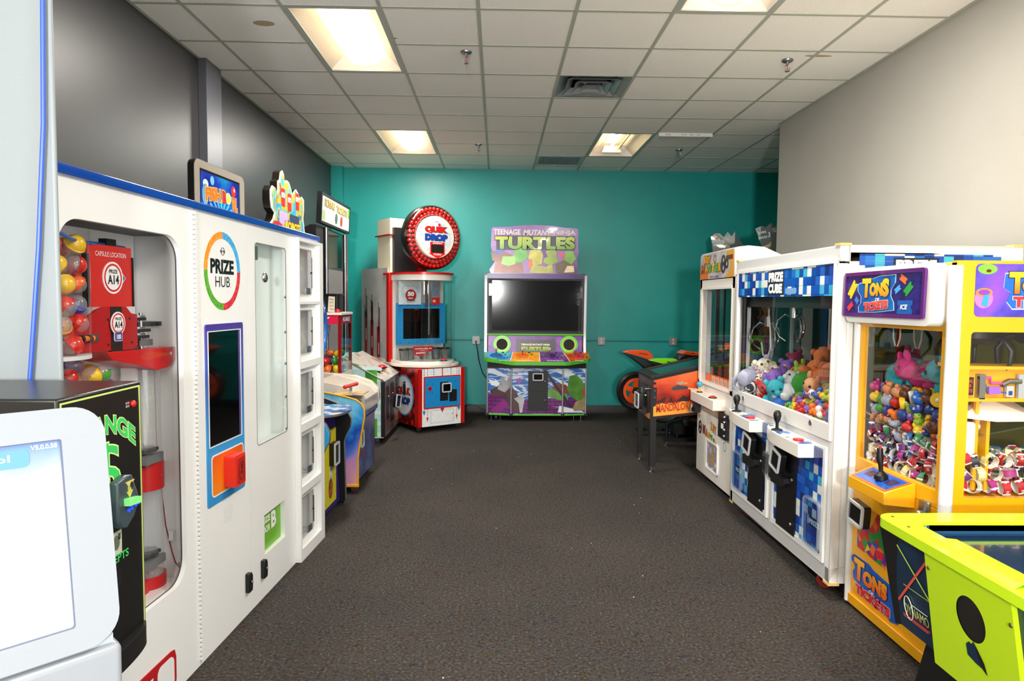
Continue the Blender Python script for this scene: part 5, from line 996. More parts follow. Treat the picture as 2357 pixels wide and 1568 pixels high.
m = MB(); m.pr([(.06, .905), (1.25, 1.19), (1.25, 1.194), (.06, .909)], .03, .57, mat('#0c1c1c', .03, coat=.5), 'yz'); m.build('playfield_glass', PB)
m = MB(); m.box(.02, .58, -.004, .0, .50, .88, mat_ramp([(.4, '#241a16'), (.6, '#5c2c18')], 5)); m.pr(rr(.14, .46, .55, .80, .01), -.012, -.004, mat('#18181a', .3)); m.box(.20, .24, -.016, -.012, .66, .76, STEEL); m.sph((.40, -.014, .70), .012, CHROME); m.cyl((.53, -.05, .78), (.53, 0, .78), .012, CHROME); m.pr([(.30, .50), (.56, .50), (.56, .56)], -.006, -.004, mat('#c87828', .4)); m.build('front_panel', PB)
reader('card_reader', PB, .22, .40, .57, .72, -.04)
for x, y, top in ((.055, .03, .80), (.545, .03, .80), (.055, 1.2, .85), (.545, 1.2, .85)):
    sx = 1 if x > .3 else -1
    m = MB(); m.pr([(x+sx*.04, y-.035), (x+sx*.04, y+.02), (x+sx*.032, y+.02), (x+sx*.032, y-.027), (x-sx*.012, y-.027), (x-sx*.012, y-.035)], .06, top, TXK, 'xy'); m.cyl((x+sx*.047, y-.0, top-.03), (x+sx*.05, y-.0, top-.03), .008, CHROME); m.cyl((x+sx*.047, y-.0, top-.09), (x+sx*.05, y-.0, top-.09), .008, CHROME)
    l = m.build('leg', PB); m = MB(); m.lathe([(0, 0), (.022, 0), (.022, .006), (.008, .016), (.006, .07)], (x+sx*.01, y-.01, 0), STEEL, n=14); m.build('leveling_foot', l)
m = MB(); m.box(-.04, .64, 1.22, 1.40, 1.15, 1.75, TXK); m.pr(rect(.0, .60, 1.2, 1.72), 1.215, 1.22, mat_ramp([(.4, '#5c2414'), (.6, '#c86424')], 4, .1)); m.build('backbox', PB)

# --- racing bikes
def bike(name, label, X, Y, dz, c1):
    t = thing(name, label, 'arcade motorcycle', (X, Y, 0), 0, 'motorcycle racing game seats')
    cm = mat(c1, .2, coat=.5)
    m = MB(); m.lathe([(.150, -.045), (.205, -.062), (.225, -.03), (.232, 0), (.225, .03), (.205, .062), (.150, .045), (.150, -.045)], (0, 0, .535+dz), mat('#121213', .45), axis='y', n=48); w_ = m.build('rear_tyre', t)
    m = MB(); m.lathe([(.125, -.05), (.156, -.05), (.156, .05), (.125, .05), (.125, -.05)], (0, 0, .535+dz), cm, axis='y', n=48)
    for i in range(5):
        a = 2*PI*i/5+.3; ca, sa_ = math.cos(a), math.sin(a); 
        m.add([(ca*r_-sa_*w*s_, y, .535+dz+sa_*r_+ca*w*s_) for y in (-.045, .03) for r_, w in ((.03, .035), (.135, .022)) for s_ in (-1, 1)], [(0, 1, 3, 2), (4, 6, 7, 5), (0, 4, 5, 1), (2, 3, 7, 6), (0, 2, 6, 4), (1, 5, 7, 3)], cm)
    m.cyl((0, -.05, .535+dz), (0, .05, .535+dz), .045, mat('#202022', .3)); m.build('rim', w_)
    m = MB(); m.tube([(0, -.07, .535+dz), (.28, -.08, .60+dz), (.50, -.07, .66+dz)], .03, mat('#18181a', .4)); m.tube([(0, .07, .535+dz), (.28, .08, .60+dz), (.50, .07, .66+dz)], .03, mat('#18181a', .4)); m.build('swing_arm', t)
    def body(P_, y0, y1, mt, nm, taper=None, bev=.012):
        m = MB(); m.pr(P_, y0, y1, mt); return m.build(nm, t, bev=bev, seg=3)
    z = dz
    body([(-.17, .995+z), (-.10, 1.015+z), (.03, 1.02+z), (.12, 1.015+z), (.17, .975+z), (.22, .90+z), (.19, .895+z), (.04, .945+z), (-.08, .975+z)], -.055, .055, cm, 'tail_cover')
    body([(-.18, .99+z), (-.08, .965+z), (.19, .885+z), (.24, .90+z), (.5, .86+z), (.52, .70+z), (.30, .66+z), (.14, .74+z), (.05, .84+z), (-.06, .92+z)], -.045, .045, BLACK, 'tail_frame')
    m = MB(); m.pr([(.02, .99+z), (.12, .975+z), (.13, .965+z), (.03, .978+z)], -.0575, -.055, TXK); m.build('tail_slot', t)
    body([(.18, .905+z), (.30, .87+z), (.44, .89+z), (.46, .85+z), (.20, .86+z)], -.10, .10, mat('#1a1a1c', .6), 'seat', bev=.02)
    body([(.44, .86+z), (.48, .97+z), (.56, 1.015+z), (.78, .98+z), (.80, .86+z)], -.11, .11, BLACK, 'tank', bev=.03)
    body([(.50, .985+z), (.56, 1.02+z), (.70, 1.0+z), (.82, 1.0+z), (.80, .96+z), (.62, .965+z)], -.115, .115, cm, 'tank_cover', bev=.01)
    body([(.36, .70+z), (.46, .84+z), (.90, .90+z), (1.08, .80+z), (1.0, .5+z), (.70, .30+z), (.42, .34+z)], -.12, .12, cm, 'side_fairing', bev=.02)
    body([(.20, .36+z), (.42, .34+z), (.70, .30+z), (1.0, .26), (1.0, .2), (.2, .24)], -.10, .10, BLACK, 'belly', bev=.02)
    m = MB(); m.tube([(.98, -.28, 1.0+z), (.94, -.12, 1.03+z), (.94, .12, 1.03+z), (.98, .28, 1.0+z)], .016, BLACK); m.build('handlebar', t)
    body([(.92, .95+z), (1.10, 1.12+z), (1.22, .98+z), (1.16, .80+z), (1.0, .82+z)], -.10, .10, cm, 'front_fairing', bev=.02)
    m = MB(); m.box(.42, 1.3, -.22, .22, .05, .17, BLACK); m.box(.55, .65, -.08, .08, .17, .3, STEEL); pl = m.build('platform', t, bev=.004)
    m = MB(); m.T = Matrix.Translation((.42, 0, 0)) @ Matrix.Rotation(math.radians(-90), 4, 'Z')
    for i in range(4): m.pr([rr(-.20+i*.1, -.12+i*.1, .065, .155, .008), rr(-.197+i*.1, -.123+i*.1, .068, .152, .007)], -.002, -.0005, mat('#c8c430', .4)); m.text('RACE', -.19+i*.1, -.13+i*.1, .12, .14, -.001, mat('#c8c430', .4), .02); m.text('FUN', -.19+i*.1, -.13+i*.1, .08, .105, -.001, mat('#c8c430', .4), .02)
    feet(t, [(.46, -.18), (.46, .18), (.05, .0)], .05 if 0 else .06)
    m = MB(); m.box(.02, .46, -.03, .03, .055, .09, BLACK); m.cyl((.05, 0, .08), (.05, 0, .33+z), .018, BLACK); m.tube([(.05, 0, .3+z), (.1, 0, .32+z), (.3, 0, .36+z)], .02, BLACK); m.build('support_stand', t)
    return t
bike('racing_motorcycle', 'orange and black ride-on racing motorcycle beside the teal wall', 1.65, 8.0, 0, '#f0501c')
bike('racing_motorcycle', 'green and black ride-on racing motorcycle directly behind the pinball machine', 1.83, 7.4, -.045, '#7cd41c')
ACR = mat_glass('#7c9c98', .10, haze=.10)
for (X, Y, a, P_, lab) in ((2.70, 8.62, -12, [(0.02, 1.0), (0, 2.42), (.05, 2.46), (.10, 2.465), (.155, 2.41), (.20, 2.48), (.25, 2.42), (.29, 2.485), (.33, 2.40), (.42, 2.27), (.42, 2.0), (.06, 2.0)], 'jagged clear game topper sign just above the key crane, left of the two'),
                           (2.82, 7.45, -12, [(0, 2.40), (.07, 2.43), (.105, 2.41), (.16, 2.46), (.20, 2.41), (.25, 2.47), (.42, 2.42), (.50, 2.2), (.50, 2.0), (.11, 2.0), (.10, 2.12), (.06, 2.24)], 'jagged clear game topper sign partly cut off by the grey wall corner')):
    if P_[0][1] < 1.5: P_ = P_[1:]
    t = thing('racing_game_display', lab, 'arcade game', (X, Y, 0), a, 'racing game display towers')
    m = MB(); m.pr(P_, 0, .012, ACR, side=mat('#303436', .3)); tp = m.build('topper_sign', t)
    z0 = P_[0][1] if P_[0][1] > 2.3 else 2.4
    m = MB(); m.text('SUPER', .03, .115, z0-.07, z0-.045, -.002, mat('#b8ccc8', .3), .02, warp=lambda x, z: (x, z+(x)*.2)); m.text('BIKES', .035, .125, z0-.125, z0-.10, -.002, mat('#b8ccc8', .3), .02, warp=lambda x, z: (x, z+(x)*.2)); m.text('3', .135, .155, z0-.095, z0-.04, -.002, mat('#b8ccc8', .3), .02); m.text('®' if 0 else 'S', .17, .22, z0-.04, z0+.0, -.002, mat('#a8bcb8', .3), .0)
    m.pr([(.07, z0-.2), (.14, z0-.17), (.17, z0-.14), (.17, z0-.19), (.12, z0-.22), (.12, z0-.3), (.08, z0-.3)], -.0015, 0, mat('#8c7c50', .4)); m.build('etched_lettering', tp)
    m = MB(); m.box(.42, .95, .02, .5, .1, 2.05, mat('#1a1c1e', .4)); m.box(.05, .42, .0, .03, 1.98, 2.05, mat('#1a1c1e', .4)); m.box(.38, .42, .05, .45, 1.1, 1.9, GLOSSBLK); m.build('display_tower', t)

# --- key crane
KM = thing('key_crane_machine', 'tall white crane machine with yellow and grey marquee reading KEY MASTER', 'crane machine', (1.835, 6.13, 0), -90)
KW2 = mat('#e8e2da', .3); W = .90
m = MB(); m.box(0, W, .0, .80, .07, .86, KW2); lc = m.build('lower_cabinet', KM, bev=.004)
m = MB()
for x in (.0, W-.055): m.box(x, x+.055, 0, .05, .86, 1.80, KW2)
m.box(0, W, 0, .05, 1.70, 1.80, KW2); m.box(0, W, 0, .05, .86, .90, KW2)
for x in (0, W-.03): m.box(x, x+.03, .75, .80, .86, 1.8, KW2)
m.box(0, W, .0, .8, 1.78, 1.81, KW2); m.build('window_frame', KM, bev=.003)
m = MB(); m.pr([rr(.05, W-.05, .87, 1.72, .02), rr(.068, W-.062, .885, 1.70, .02)], -.006, 0, KW2); m.pr(rr(.068, W-.062, .885, 1.70, .02), .002, .006, CLEAR); m.build('front_glass', KM)
m = MB(); m.box(.03, W-.03, .74, .76, .88, 1.78, mat('#1c3432', .15, metal=.3)); m.box(.005, .02, .05, .10, .9, 1.78, mat('#c8cccc', .3)); m.box(.005, .03, .14, .17, .9, 1.78, mat('#202426', .3)); m.box(.005, .03, .21, .225, .9, 1.78, mat('#202426', .3)); m.box(.005, .05, .70, .74, .88, 1.78, mat('#c8cccc', .3)); m.build('inner_back', KM)
m = MB(); m.box(W-.02, W-.012, .05, .75, .9, 1.75, CLEAR); m.box(.008, .012, .1, .75, .9, 1.75, CLEAR); m.build('side_glass', KM)
m = MB()
for x in (.30, .42): m.box(x, x+.06, .55, .60, .95, 1.66, mat('#202426', .3)); 
m.cyl((.66, .4, 1.0), (.72, .42, 1.62), .012, CHROME); m.box(.25, .80, .3, .6, 1.64, 1.67, WHITE2); m.cyl((.72, .35, 1.60), (.72, .35, 1.66), .05, STEEL); m.box(.6, .66, .4, .46, 1.1, 1.3, WHITE2); m.build('key_mechanism', KM)
m = MB(); m.box(.14, .84, .03, .04, .875, .965, mat('#e8641c', .3))
for i in range(5): m.pr(rect(.30+i*.105, .38+i*.105, .885, .955), .028, .03, mat('#e0c8a8', .4)); m.pr(rect(.315+i*.105, .365+i*.105, .90, .94), .027, .028, mat('#b8a8a0', .4))
m.build('prize_price_board', KM)
for i, (x, c_, h_) in enumerate(((.22, '#c8c010', .28), (.48, '#e8e8ec', .2), (.62, '#e8e8ec', .22))): 
    m = MB(); m.box(-.035, .035, -.03, .03, 0, h_, mat(c_, .4)); m.box(-.03, .03, -.031, -.03, h_*.1, h_*.5, mat(('#202020', '#c83c30', '#c84848')[i], .4)); o = m.build('prize_box', loc=local(KM, x, .25, .965)); tag(o, ('yellow tall boxed prize', 'white boxed prize with red label, left one,', 'white boxed prize with red label, right one,')[i]+' inside the key crane', 'box')
MK = Matrix.Translation((0, 0, 1.79)) @ Matrix.Rotation(math.radians(0), 4, 'X')
m = MB(); m.pr([(-.005, 1.79), (-.005, 1.98), (.0, 2.005), (.015, 2.02), (.10, 2.03), (.22, 2.02), (.36, 1.96), (.50, 1.86), (.56, 1.80)], .0, W, mat('#efe9e0', .3), 'yz'); mk = m.build('marquee', KM, bev=.004)
m = MB(); m.pr(rr(.015, W-.012, 1.79, 2.01, .03), -.008, -.0055, mat_ramp([(.35, '#a8a0a8'), (.6, '#c4bcc0')], 6, .2)); m.pr([(.02, 1.79), (.25, 1.79), (.25, 1.86), (.1, 1.87), (.02, 1.86)], -.009, -.008, mat('#d86c18', .3)); m.pr([(.66, 1.79), (W-.02, 1.79), (W-.02, 2.0), (.70, 2.0), (.72, 1.95), (.82, 1.9), (.78, 1.83)], -.009, -.008, mat('#d89820', .3)); m.pr(rect(.70, .86, 1.93, 1.965), -.010, -.009, mat('#5c3018', .4))
m.pr([circ(.64, 1.90, .055, 20, .075), circ(.64, 1.935, .022, 12, .022), circ(.64, 1.87, .022, 12, .022)], -.011, -.009, mat('#1c1c2c', .3)); m.pr([circ(.72, 1.90, .04, 20, .04), circ(.72, 1.90, .02, 12)], -.011, -.009, mat('#1c1c2c', .3))
m.pr([circ(.42, 1.955, .035, 16), circ(.42, 1.955, .024, 16)], -.010, -.009, mat('#6c5040', .4)); m.build('marquee_art', mk)
m = MB(); m.text('KEY', .13, .32, 1.925, 1.99, -.012, mat('#e09c1c', .3), .08, outline=mat('#5c2c14', .4), ow=.04)
for s_, x0, x1, c_ in (('M', .05, .15, '#b8541c'), ('A', .16, .25, '#e09c1c'), ('S', .26, .34, '#58a028'), ('T', .35, .43, '#e0b01c'), ('E', .44, .51, '#48a828'), ('R', .52, .59, '#e0a41c')): m.text(s_, x0, x1, 1.845, 1.915, -.012, mat(c_, .3), .08, outline=mat('#5c2c14', .4), ow=.03)
m.text('SKILL GAME', .30, .52, 1.80, 1.815, -.010, mat('#6c6468', .4), .02); m.build('lettering', mk)
m = MB(); m.pr([(-.05, .0), (-.045, -.03), (.02, -.07), (.12, -.10), (.75, -.10), (.75, .0)], .72, .80, mat('#efe8e0', .3), 'xy'); m.pr(rect(.0, .70, -.085, -.01), .80, .803, mat_ramp([(.4, '#e4dcd4'), (.6, '#d8c8b8')], 12), 'xy'); m.build('console', KM, bev=.006)
m = MB(); m.cyl((.24, -.055, .80), (.24, -.055, .85), .008, YEL); m.sph((.24, -.055, .872), .026, mat('#38a4c8', .2, coat=.4)); m.lathe([(.03, .803), (.02, .81)], (.24, -.055, 0), TXK); m.build('joystick', KM)
m = MB(); m.lathe([(.034, .803), (.034, .81), (.03, .812)], (.60, -.055, 0), TXK, n=20); m.sph((.60, -.055, .81), .028, mat('#d01818', .1, coat=.5), sz=.5, z0=0, k=5); m.build('push_button', KM)
m = MB(); m.pr(rr(.66, .74, .735, .785, .004), -.002, .0, TXK); m.build('console_label', KM)
m = MB(); m.box(.02, .10, -.05, 0, .60, .70, TXK); m.pr(rect(.03, .09, .585, .62), -.008, 0, mat('#d8c020', .4)); m.cyl((.03, -.07, .60), (.03, -.07, .64), .02, CHROME); m.tube([(.015, -.06, .64), (.015, -.06, .67), (.045, -.06, .67), (.045, -.06, .64)], .004, CHROME); m.build('padlock', KM)
m = MB(); m.box(.66, .86, -.025, 0, .50, .70, mat('#1c1c20', .35)); m.box(.74, .79, -.028, -.025, .58, .62, WHITE); 
for z in (.53, .58, .64, .68): m.sph((.83, -.03, z), .012, CHROME)
m.build('coin_mechanism', KM)
m = MB(); m.pr([circ(.10, .47, .045, 16, .06), circ(.10, .495, .016, 10, .018), circ(.10, .445, .016, 10, .018)], -.002, 0, TXK); 
for s_, x0, x1, z0, z1, c_ in (('K', .40, .44, .50, .57, '#e09c1c'), ('E', .45, .49, .49, .56, '#e08c1c'), ('Y', .50, .54, .48, .55, '#c8701c'), ('M', .18, .25, .43, .51, '#8c3c1c'), ('A', .26, .32, .42, .49, '#c8641c'), ('S', .33, .38, .40, .47, '#e09c1c'), ('T', .39, .45, .39, .46, '#58a028'), ('E', .46, .51, .37, .44, '#58a028'), ('R', .52, .58, .35, .42, '#e08c1c')): m.text(s_, x0, x1, z0, z1, -.002, mat(c_, .3), .09, outline=mat('#5c2c14', .4), ow=.02)
for i in range(5):
    for j in range(6): m.pr(circ(.30+i*.025, .66-j*.022, .004, 6), -.001, 0, TXK)
m.build('door_lettering', KM)
m = MB(); m.pr([circ(.76, .43, .034, 20, .04), circ(.76, .43, .028, 20, .034)], -.0012, 0, mat('#4c90b8', .4)); m.build('round_sticker', KM)
m = MB(); m.pr([rr(.27, .62, .15, .41, .03), rr(.32, .60, .165, .395, .02)], -.012, 0, mat('#f2f0ec', .25)); m.pr(rr(.32, .60, .165, .395, .02), -.004, 0, mat_ramp([(.35, '#b89c60'), (.5, '#8c88a8'), (.65, '#e0dcd8')], 14, .2)); m.build('prize_door', KM)
casters(KM, [(.08, .08), (.8, .08), (.08, .7), (.8, .7)], .032)

# --- prize cube crane
CU = thing('prize_crane_machine', 'large white two-player crane machine with blue checked banner reading PRIZE CUBE', 'crane machine', (1.785, 5.07, 0), -90)
W = 1.545; DP = .97; FW = mat('#e9e7e3', .3, metal=.0); FWL = mat('#d6d6d6', .35, metal=.15)
TILES = mat_cells(['#0c3c98', '#1450b8', '#1c6cc8', '#38a4cc', '#e4e8e4', '#0c48b0', '#e4e8e4', '#1048a4', '#44b0d0', '#0a2c78', '#1c60c4', '#1450b8'], .052, .050)
m = MB(); 
for x in (0, W-.05): 
    for y in (0, DP-.05): m.box(x, x+.05, y, y+.05, .09, 1.80, FW)
m.box(0, W, 0, .05, 1.81, 1.895, FWL); m.box(0, W, DP-.05, DP, 1.81, 1.895, FW); m.box(0, .05, .05, DP-.05, 1.81, 1.895, FW); m.box(W-.05, W, .05, DP-.05, 1.81, 1.895, FW); m.box(.02, W-.02, .02, DP-.02, 1.88, 1.893, FW)
m.box(0, W, 0, .05, .09, .175, FWL); m.box(W-.05, W, .05, DP-.05, .09, .175, FW); m.build('aluminium_frame', CU, bev=.006)
m = MB(); m.box(W-.05, W+.001, .05, .20, .175, 1.81, FW); m.box(W-.05, W, .05, DP, 1.62, 1.86, FW); m.build('corner_panel', CU, bev=.004)
CAP = mat('#e8c070', .4)
m = MB()
for x, y in ((0, 0), (W, 0), (W, DP)): 
    for z0, z1 in ((1.893, 1.905), (.078, .092)): m.box(x-(.056 if x else .004), x+(.004 if x else .056), y-(.056 if y else .004), y+(.004 if y else .056), z0, z1, CAP)
m.build('corner_caps', CU)
m = MB(); m.pr([rect(.05, W-.03, .855, 1.825), rr(.075, W-.045, .945, 1.80, .004)], -.012, .012, FW); m.cyl((.25, -.016, .905), (.25, -.012, .905), .018, CHROME); m.cyl((1.30, -.016, .915), (1.30, -.012, .915), .018, CHROME); wd = m.build('glass_door_frame', CU, bev=.003)
m = MB(); m.pr(rect(.072, W-.042, .94, 1.80), .0, .005, CLEAR); m.build('front_glass', CU)
m = MB(); m.pr(rect(.072, W-.045, 1.63, 1.80), -.008, .0, TILES); bn = m.build('banner', CU)
def cube_logo(m, x0, x1, z0, z1, y, two=True):
    m.pr(rect(x0, x1, z0, z1), y-.001, y, mat('#0a2438', .3)); zm = (z0+z1)/2; e = (x1-x0)*.05
    if two: m.text('PRIZE', x0+e, x1-e, zm+.006, z1-.010, y-.0022, TXW, .07); m.text('CUBE', x0+e, x1-e*1.8, z0+.010, zm-.006, y-.0022, TXW, .07)
    else: m.text('PRIZE', x0+e, x1-e, z0+.012, z1-.012, y-.0022, TXW, .07)
m = MB(); cube_logo(m, .625, .875, 1.640, 1.795, -.008); m.pr(rr(.90, 1.05, 1.645, 1.68, .01), -.0095, -.008, mat('#7ca8d8', .3)); m.build('logo', bn)
m = MB(); m.box(W-.002, W+.002, .10, DP-.12, 1.58, 1.85, TILES); sb = m.build('side_banner', CU)
m = MB(side_T(W+.002)); cube_logo(m, .28, .52, 1.70, 1.83, -.0002); m.build('side_logo', sb)
m = MB(); m.box(W-.012, W-.004, .2, DP-.05, .95, 1.58, CLEAR); m.box(W-.02, W, .2, DP-.05, .175, .95, FW); m.box(.0, .012, .05, DP-.05, .09, .92, mat('#c0c8cc', .3)); m.box(.0, .012, .05, .115, .92, 1.81, mat('#d8dedf', .3)); m.box(.003, .009, .115, .42, .92, 1.81, mat_glass('#c4d0ce', .05)); m.box(.0, .02, .50, .58, .92, 1.81, mat('#e4eaec', .3)); m.box(.003, .009, .58, DP-.05, .92, 1.81, CLEAR); m.build('side_panel', CU)
m = MB(); m.box(.012, W-.02, DP-.06, DP-.05, .90, 1.80, mat('#2c3838', .15, metal=.4)); m.box(.02, W-.02, .05, DP-.05, .83, .84, WHITE2); m.box(.02, W-.02, .0, DP-.05, 1.79, 1.80, mat('#8c9090', .4)); m.build('inner_walls', CU)
m = MB(); m.box(.012, .03, .415, .435, .86, 1.62, mat('#e0e4e4', .3)); m.box(.012, .02, .435, .50, .86, 1.6, mat_ramp([(.4, '#6c7ca0'), (.55, '#d4dce8')], 22, .15, stretch=(1, 1, .5), metal=.5)); m.box(.09, W-.05, .05, .08, 1.56, 1.63, TXK); m.build('inner_posts', CU)
m = MB(); m.cyl((.115, .03, 1.02), (.115, .03, 1.63), .018, TXK, n=12); m.box(.085, .15, .025, .04, .93, 1.02, WHITE2); m.sph((.115, .02, .985), .012, CHROME); m.build('gas_strut', CU)
def claw(parent, x, y, ztop, s_=1., big=False, mt=None, n=3, R0=0):
    mt = mt or CHROME; m = MB(); m.cyl((x, y, ztop), (x, y, ztop-.12*s_), .012*s_, mt); m.cyl((x, y, ztop-.12*s_), (x, y, ztop-.20*s_), .032*s_, mt); 
    for i in range(n):
        a = 2*PI*i/n+R0; ca, sa_ = math.cos(a), math.sin(a); P_ = [(0, -.20), (.07, -.17), (.12, -.22), (.135, -.29), (.11, -.35), (.06, -.385)]
        m.tube([(x+ca*r_*s_, y+sa_*r_*s_, ztop+z*s_) for r_, z in P_], .007*s_, mt, n=8)
    return m.build('claw', parent)
claw(CU, .22, .17, 1.60, .9); claw(CU, .52, .22, 1.66, .85)
m = MB(); m.box(.08, W-.06, .30, .34, 1.70, 1.73, STEEL); m.box(.16, .28, .12, .22, 1.60, 1.70, WHITE2); m.box(.46, .58, .17, .27, 1.65, 1.70, mat('#8c9494', .3)); m.cyl((.1, .15, 1.70), (.1, .8, 1.70), .015, STEEL); m.build('gantry', CU)
m = MB()
for cx in (.14,):
    m.tube([(cx+.022*math.sin(i*.9), .14+.012*math.cos(i*.9), 1.60-.011*i) for i in range(26)], .009, TXK, n=6)
m.tube([(.24, .15, 1.60), (.30, .15, 1.38), (.31, .15, 1.27), (.26, .15, 1.20), (.18, .15, 1.21), (.14, .15, 1.30)], .006, mat('#b8c0b8', .3)); m.tube([(.40, .2, 1.65), (.48, .19, 1.60), (.58, .2, 1.62), (.64, .2, 1.68)], .006, mat('#d0d8d0', .3)); m.build('coiled_cable', CU)
m = MB(); m.pr([rect(.05, W-.05, .175, .855), rect(.075, .70, .20, .72), rect(.80, W-.075, .20, .80)], .0, .02, FWL); m.build('mid_panel', CU)
GS = mat('#2a64c0', .08, coat=.4)
for i, (x0, x1, zt) in enumerate(((.06, .715, .73), (.785, 1.485, .815))):
    m = MB(); m.pr([rect(x0, x1, .18, zt), rect(x0+.028, x1-.03, .215, zt-.03)], -.012, .0, FW); m.pr(rect(x0+.028, x1-.03, .215, zt-.03), -.006, .0, TILES); d = m.build('coin_door', CU)
    b0_, b1_ = ((.385, .66), (.875, 1.14))[i]
    m = MB(); m.pr([(b0_, .20), (b1_, .20), (b1_, zt-.06), (b0_+.05, zt-.03), (b0_, zt-.07)], -.014, -.006, mat('#0d0d0f', .3)); m.pr(rect(b0_-.02, b1_-.08, .50, .53), -.05, -.014, TXK); m.pr(rr(b0_-.04, b0_+.12, .46, .50, .01), -.04, -.014, TXK)
    for z in (.26+.0, .53): m.sph((b1_-.05, -.016, z), .012, CHROME, sy=.5)
    m.build('coin_panel', d)
    cx = (.48, .965)[i]; RTm = Matrix.Translation((cx, -.03, .62)) @ Matrix.Rotation(math.radians(18), 4, 'Y') @ Matrix.Translation((-cx, .03, -.62))
    reader('card_reader', d, cx-.07, cx+.07, .56, .69, -.03, T=Matrix.Translation((cx, 0, .62)) @ Matrix.Rotation(math.radians(14), 4, 'Y') @ Matrix.Translation((-cx, 0, -.62)))
    cx0, cx1 = ((.085, .275), (1.27, 1.465))[i]
    m = MB(); m.pr([rr(cx0, cx1, .225, .50, .03), rr(cx0+.012, cx1-.012, .237, .488, .024)], -.03, -.006, mat_glass('#e8f4fc', .08, haze=.15)); m.pr(rr(cx0+.012, cx1-.012, .237, .488, .024), -.026, -.022, mat_glass('#e0ecf8', .06)); m.pr(rr(cx0+.012, cx1-.012, .24, .485, .02), -.0075, -.006, TILES); cd = m.build('prize_flap', d)
    m = MB(); cube_logo(m, cx0+.04, cx1-.02, .335, .39, -.0078, False); m.build('flap_lettering', cd)
    hx = (.70, .80)[i]
    m = MB(); m.pr(rr(hx-.025, hx+.025, .47, .62, .02), -.03, -.012, (STEEL, TXK)[i]); m.pr(rr(hx-.012, hx+.012, .50, .59, .01), -.034, -.03, (TXK, STEEL)[i]); m.build('door_handle', d, bev=.003)
for i, (x0, x1) in enumerate(((.02, .625), (.73, 1.36))):
    m = MB(); P_ = [(x0, 0), (x0+.02, -.03), (x0+.08, -.06), (x0+.18, -.085), (x0+.30, -.10), (x0+.40, -.105), (x1, -.105), (x1, 0)]
    m.pr(P_, .728, .805, mat('#f0ebe2', .3), 'xy'); cs_ = m.build('control_shelf', CU, bev=.005)
    m = MB(); m.pr([(x+(.012 if x < x1 else -.01), y*.88-.002) for x, y in P_], .8052, .8062, mat_ramp([(.38, '#e8e0cc'), (.48, '#dcd4c4'), (.52, '#3878c0'), (.66, '#28408c')], 8, .2), 'xy'); m.build('shelf_artwork', cs_)
    jx = x0+.22
    m = MB(); m.lathe([(.035, .806), (.032, .812), (.012, .818)], (jx, -.055, 0), TXK); m.lathe([(.010, .81), (.009, .85), (.018, .87), (.024, .895), (.022, .915), (.012, .928), (0, .93)], (jx, -.055, 0), BLACK, n=20); m.build('joystick', CU)
    m = MB(); m.cyl((x1-.10, -.06, .806), (x1-.10, -.06, .816), .03, RED, n=20); m.build('push_button', CU)
    m = MB(); m.pr(rect(x1, x1+.10, .70, .80), -.016, -.014, mat_glass('#a8c0e8', .1)); m.build('clear_guard', CU)
casters(CU, [(.12, .1), (1.38, .06), (.12, .85), (1.38, .85)], .042, '#7c1418')

# --- toys -----------------------------------------------------------------
OWN = mat_own(.85, noise=.5); OWNS = mat_own(.45)
EYE = TXK; EW = TXW
def plush_mesh(kind):
    m = MB()
    if kind == 0:   # bear-like
        m.sph((0, 0, 0), .062, OWN, sz=1.1); m.sph((0, -.02, .085), .05, OWN)
        for s_ in (-1, 1):
            m.sph((s_*.038, -.01, .128), .018, OWN, n=10, k=6); m.sph((s_*.06, -.02, .02), .024, OWN, sz=1.6, n=10, k=6); m.sph((s_*.035, -.05, -.05), .026, OWN, sy=1.5, n=10, k=6); m.sph((s_*.02, -.064, .095), .008, EYE, n=8, k=6)
        m.sph((0, -.07, .078), .018, OWN, n=10, k=6)
    elif kind == 1:  # elephant-like
        m.sph((0, 0, 0), .07, OWN, sx=1.2); m.sph((-.06, -.03, .04), .055, OWN)
        for s_ in (-1, 1): m.sph((-.06, -.03+s_*.055, .05), .045, OWN, sy=.35, n=12, k=8); m.sph((-.098, -.03+s_*.022, .055), .007, EYE, n=8, k=5)
        m.tube([(-.10, -.03, .04), (-.135, -.03, .01), (-.14, -.03, -.03), (-.12, -.03, -.05)], [.02, .016, .013, .01], OWN)
        for dx in (-.04, .05):
            for dy in (-.035, .035): m.sph((dx, dy, -.06), .022, OWN, sz=1.3, n=10, k=6)
    elif kind == 2:  # long lying animal
        m.sph((0, 0, 0), .055, OWN, sx=1.7); m.sph((.09, 0, .045), .045, OWN)
        for s_ in (-1, 1): m.sph((.09, s_*.03, .095), .014, OWN, sz=1.8, n=8, k=6); m.sph((.125, s_*.02, .055), .008, EYE, n=8, k=5); m.sph((.04, s_*.045, -.035), .02, OWN, sx=1.6, n=10, k=6); m.sph((-.06, s_*.045, -.03), .02, OWN, sx=1.6, n=10, k=6)
        m.tube([(-.09, 0, .0), (-.12, 0, .04), (-.11, 0, .08)], [.015, .012, .008], OWN)
    return m
PM = [plush_mesh(i).build('plush_toy') for i in range(3)]; PUSED = [False]*3
def duck():
    m = MB(); m.sph((0, 0, 0), .03, OWNS, sx=1.25, sz=.85, n=12, k=8); m.sph((-.016, 0, .03), .021, OWNS, n=12, k=8); m.sph((-.037, 0, .027), .009, TXO, sx=1.4, sz=.5, n=8, k=5); m.sph((.036, 0, .012), .012, OWNS, sz=1.1, n=8, k=5)
    for s_ in (-1, 1): m.sph((-.03, s_*.011, .037), .004, EYE, n=6, k=4)
    return m
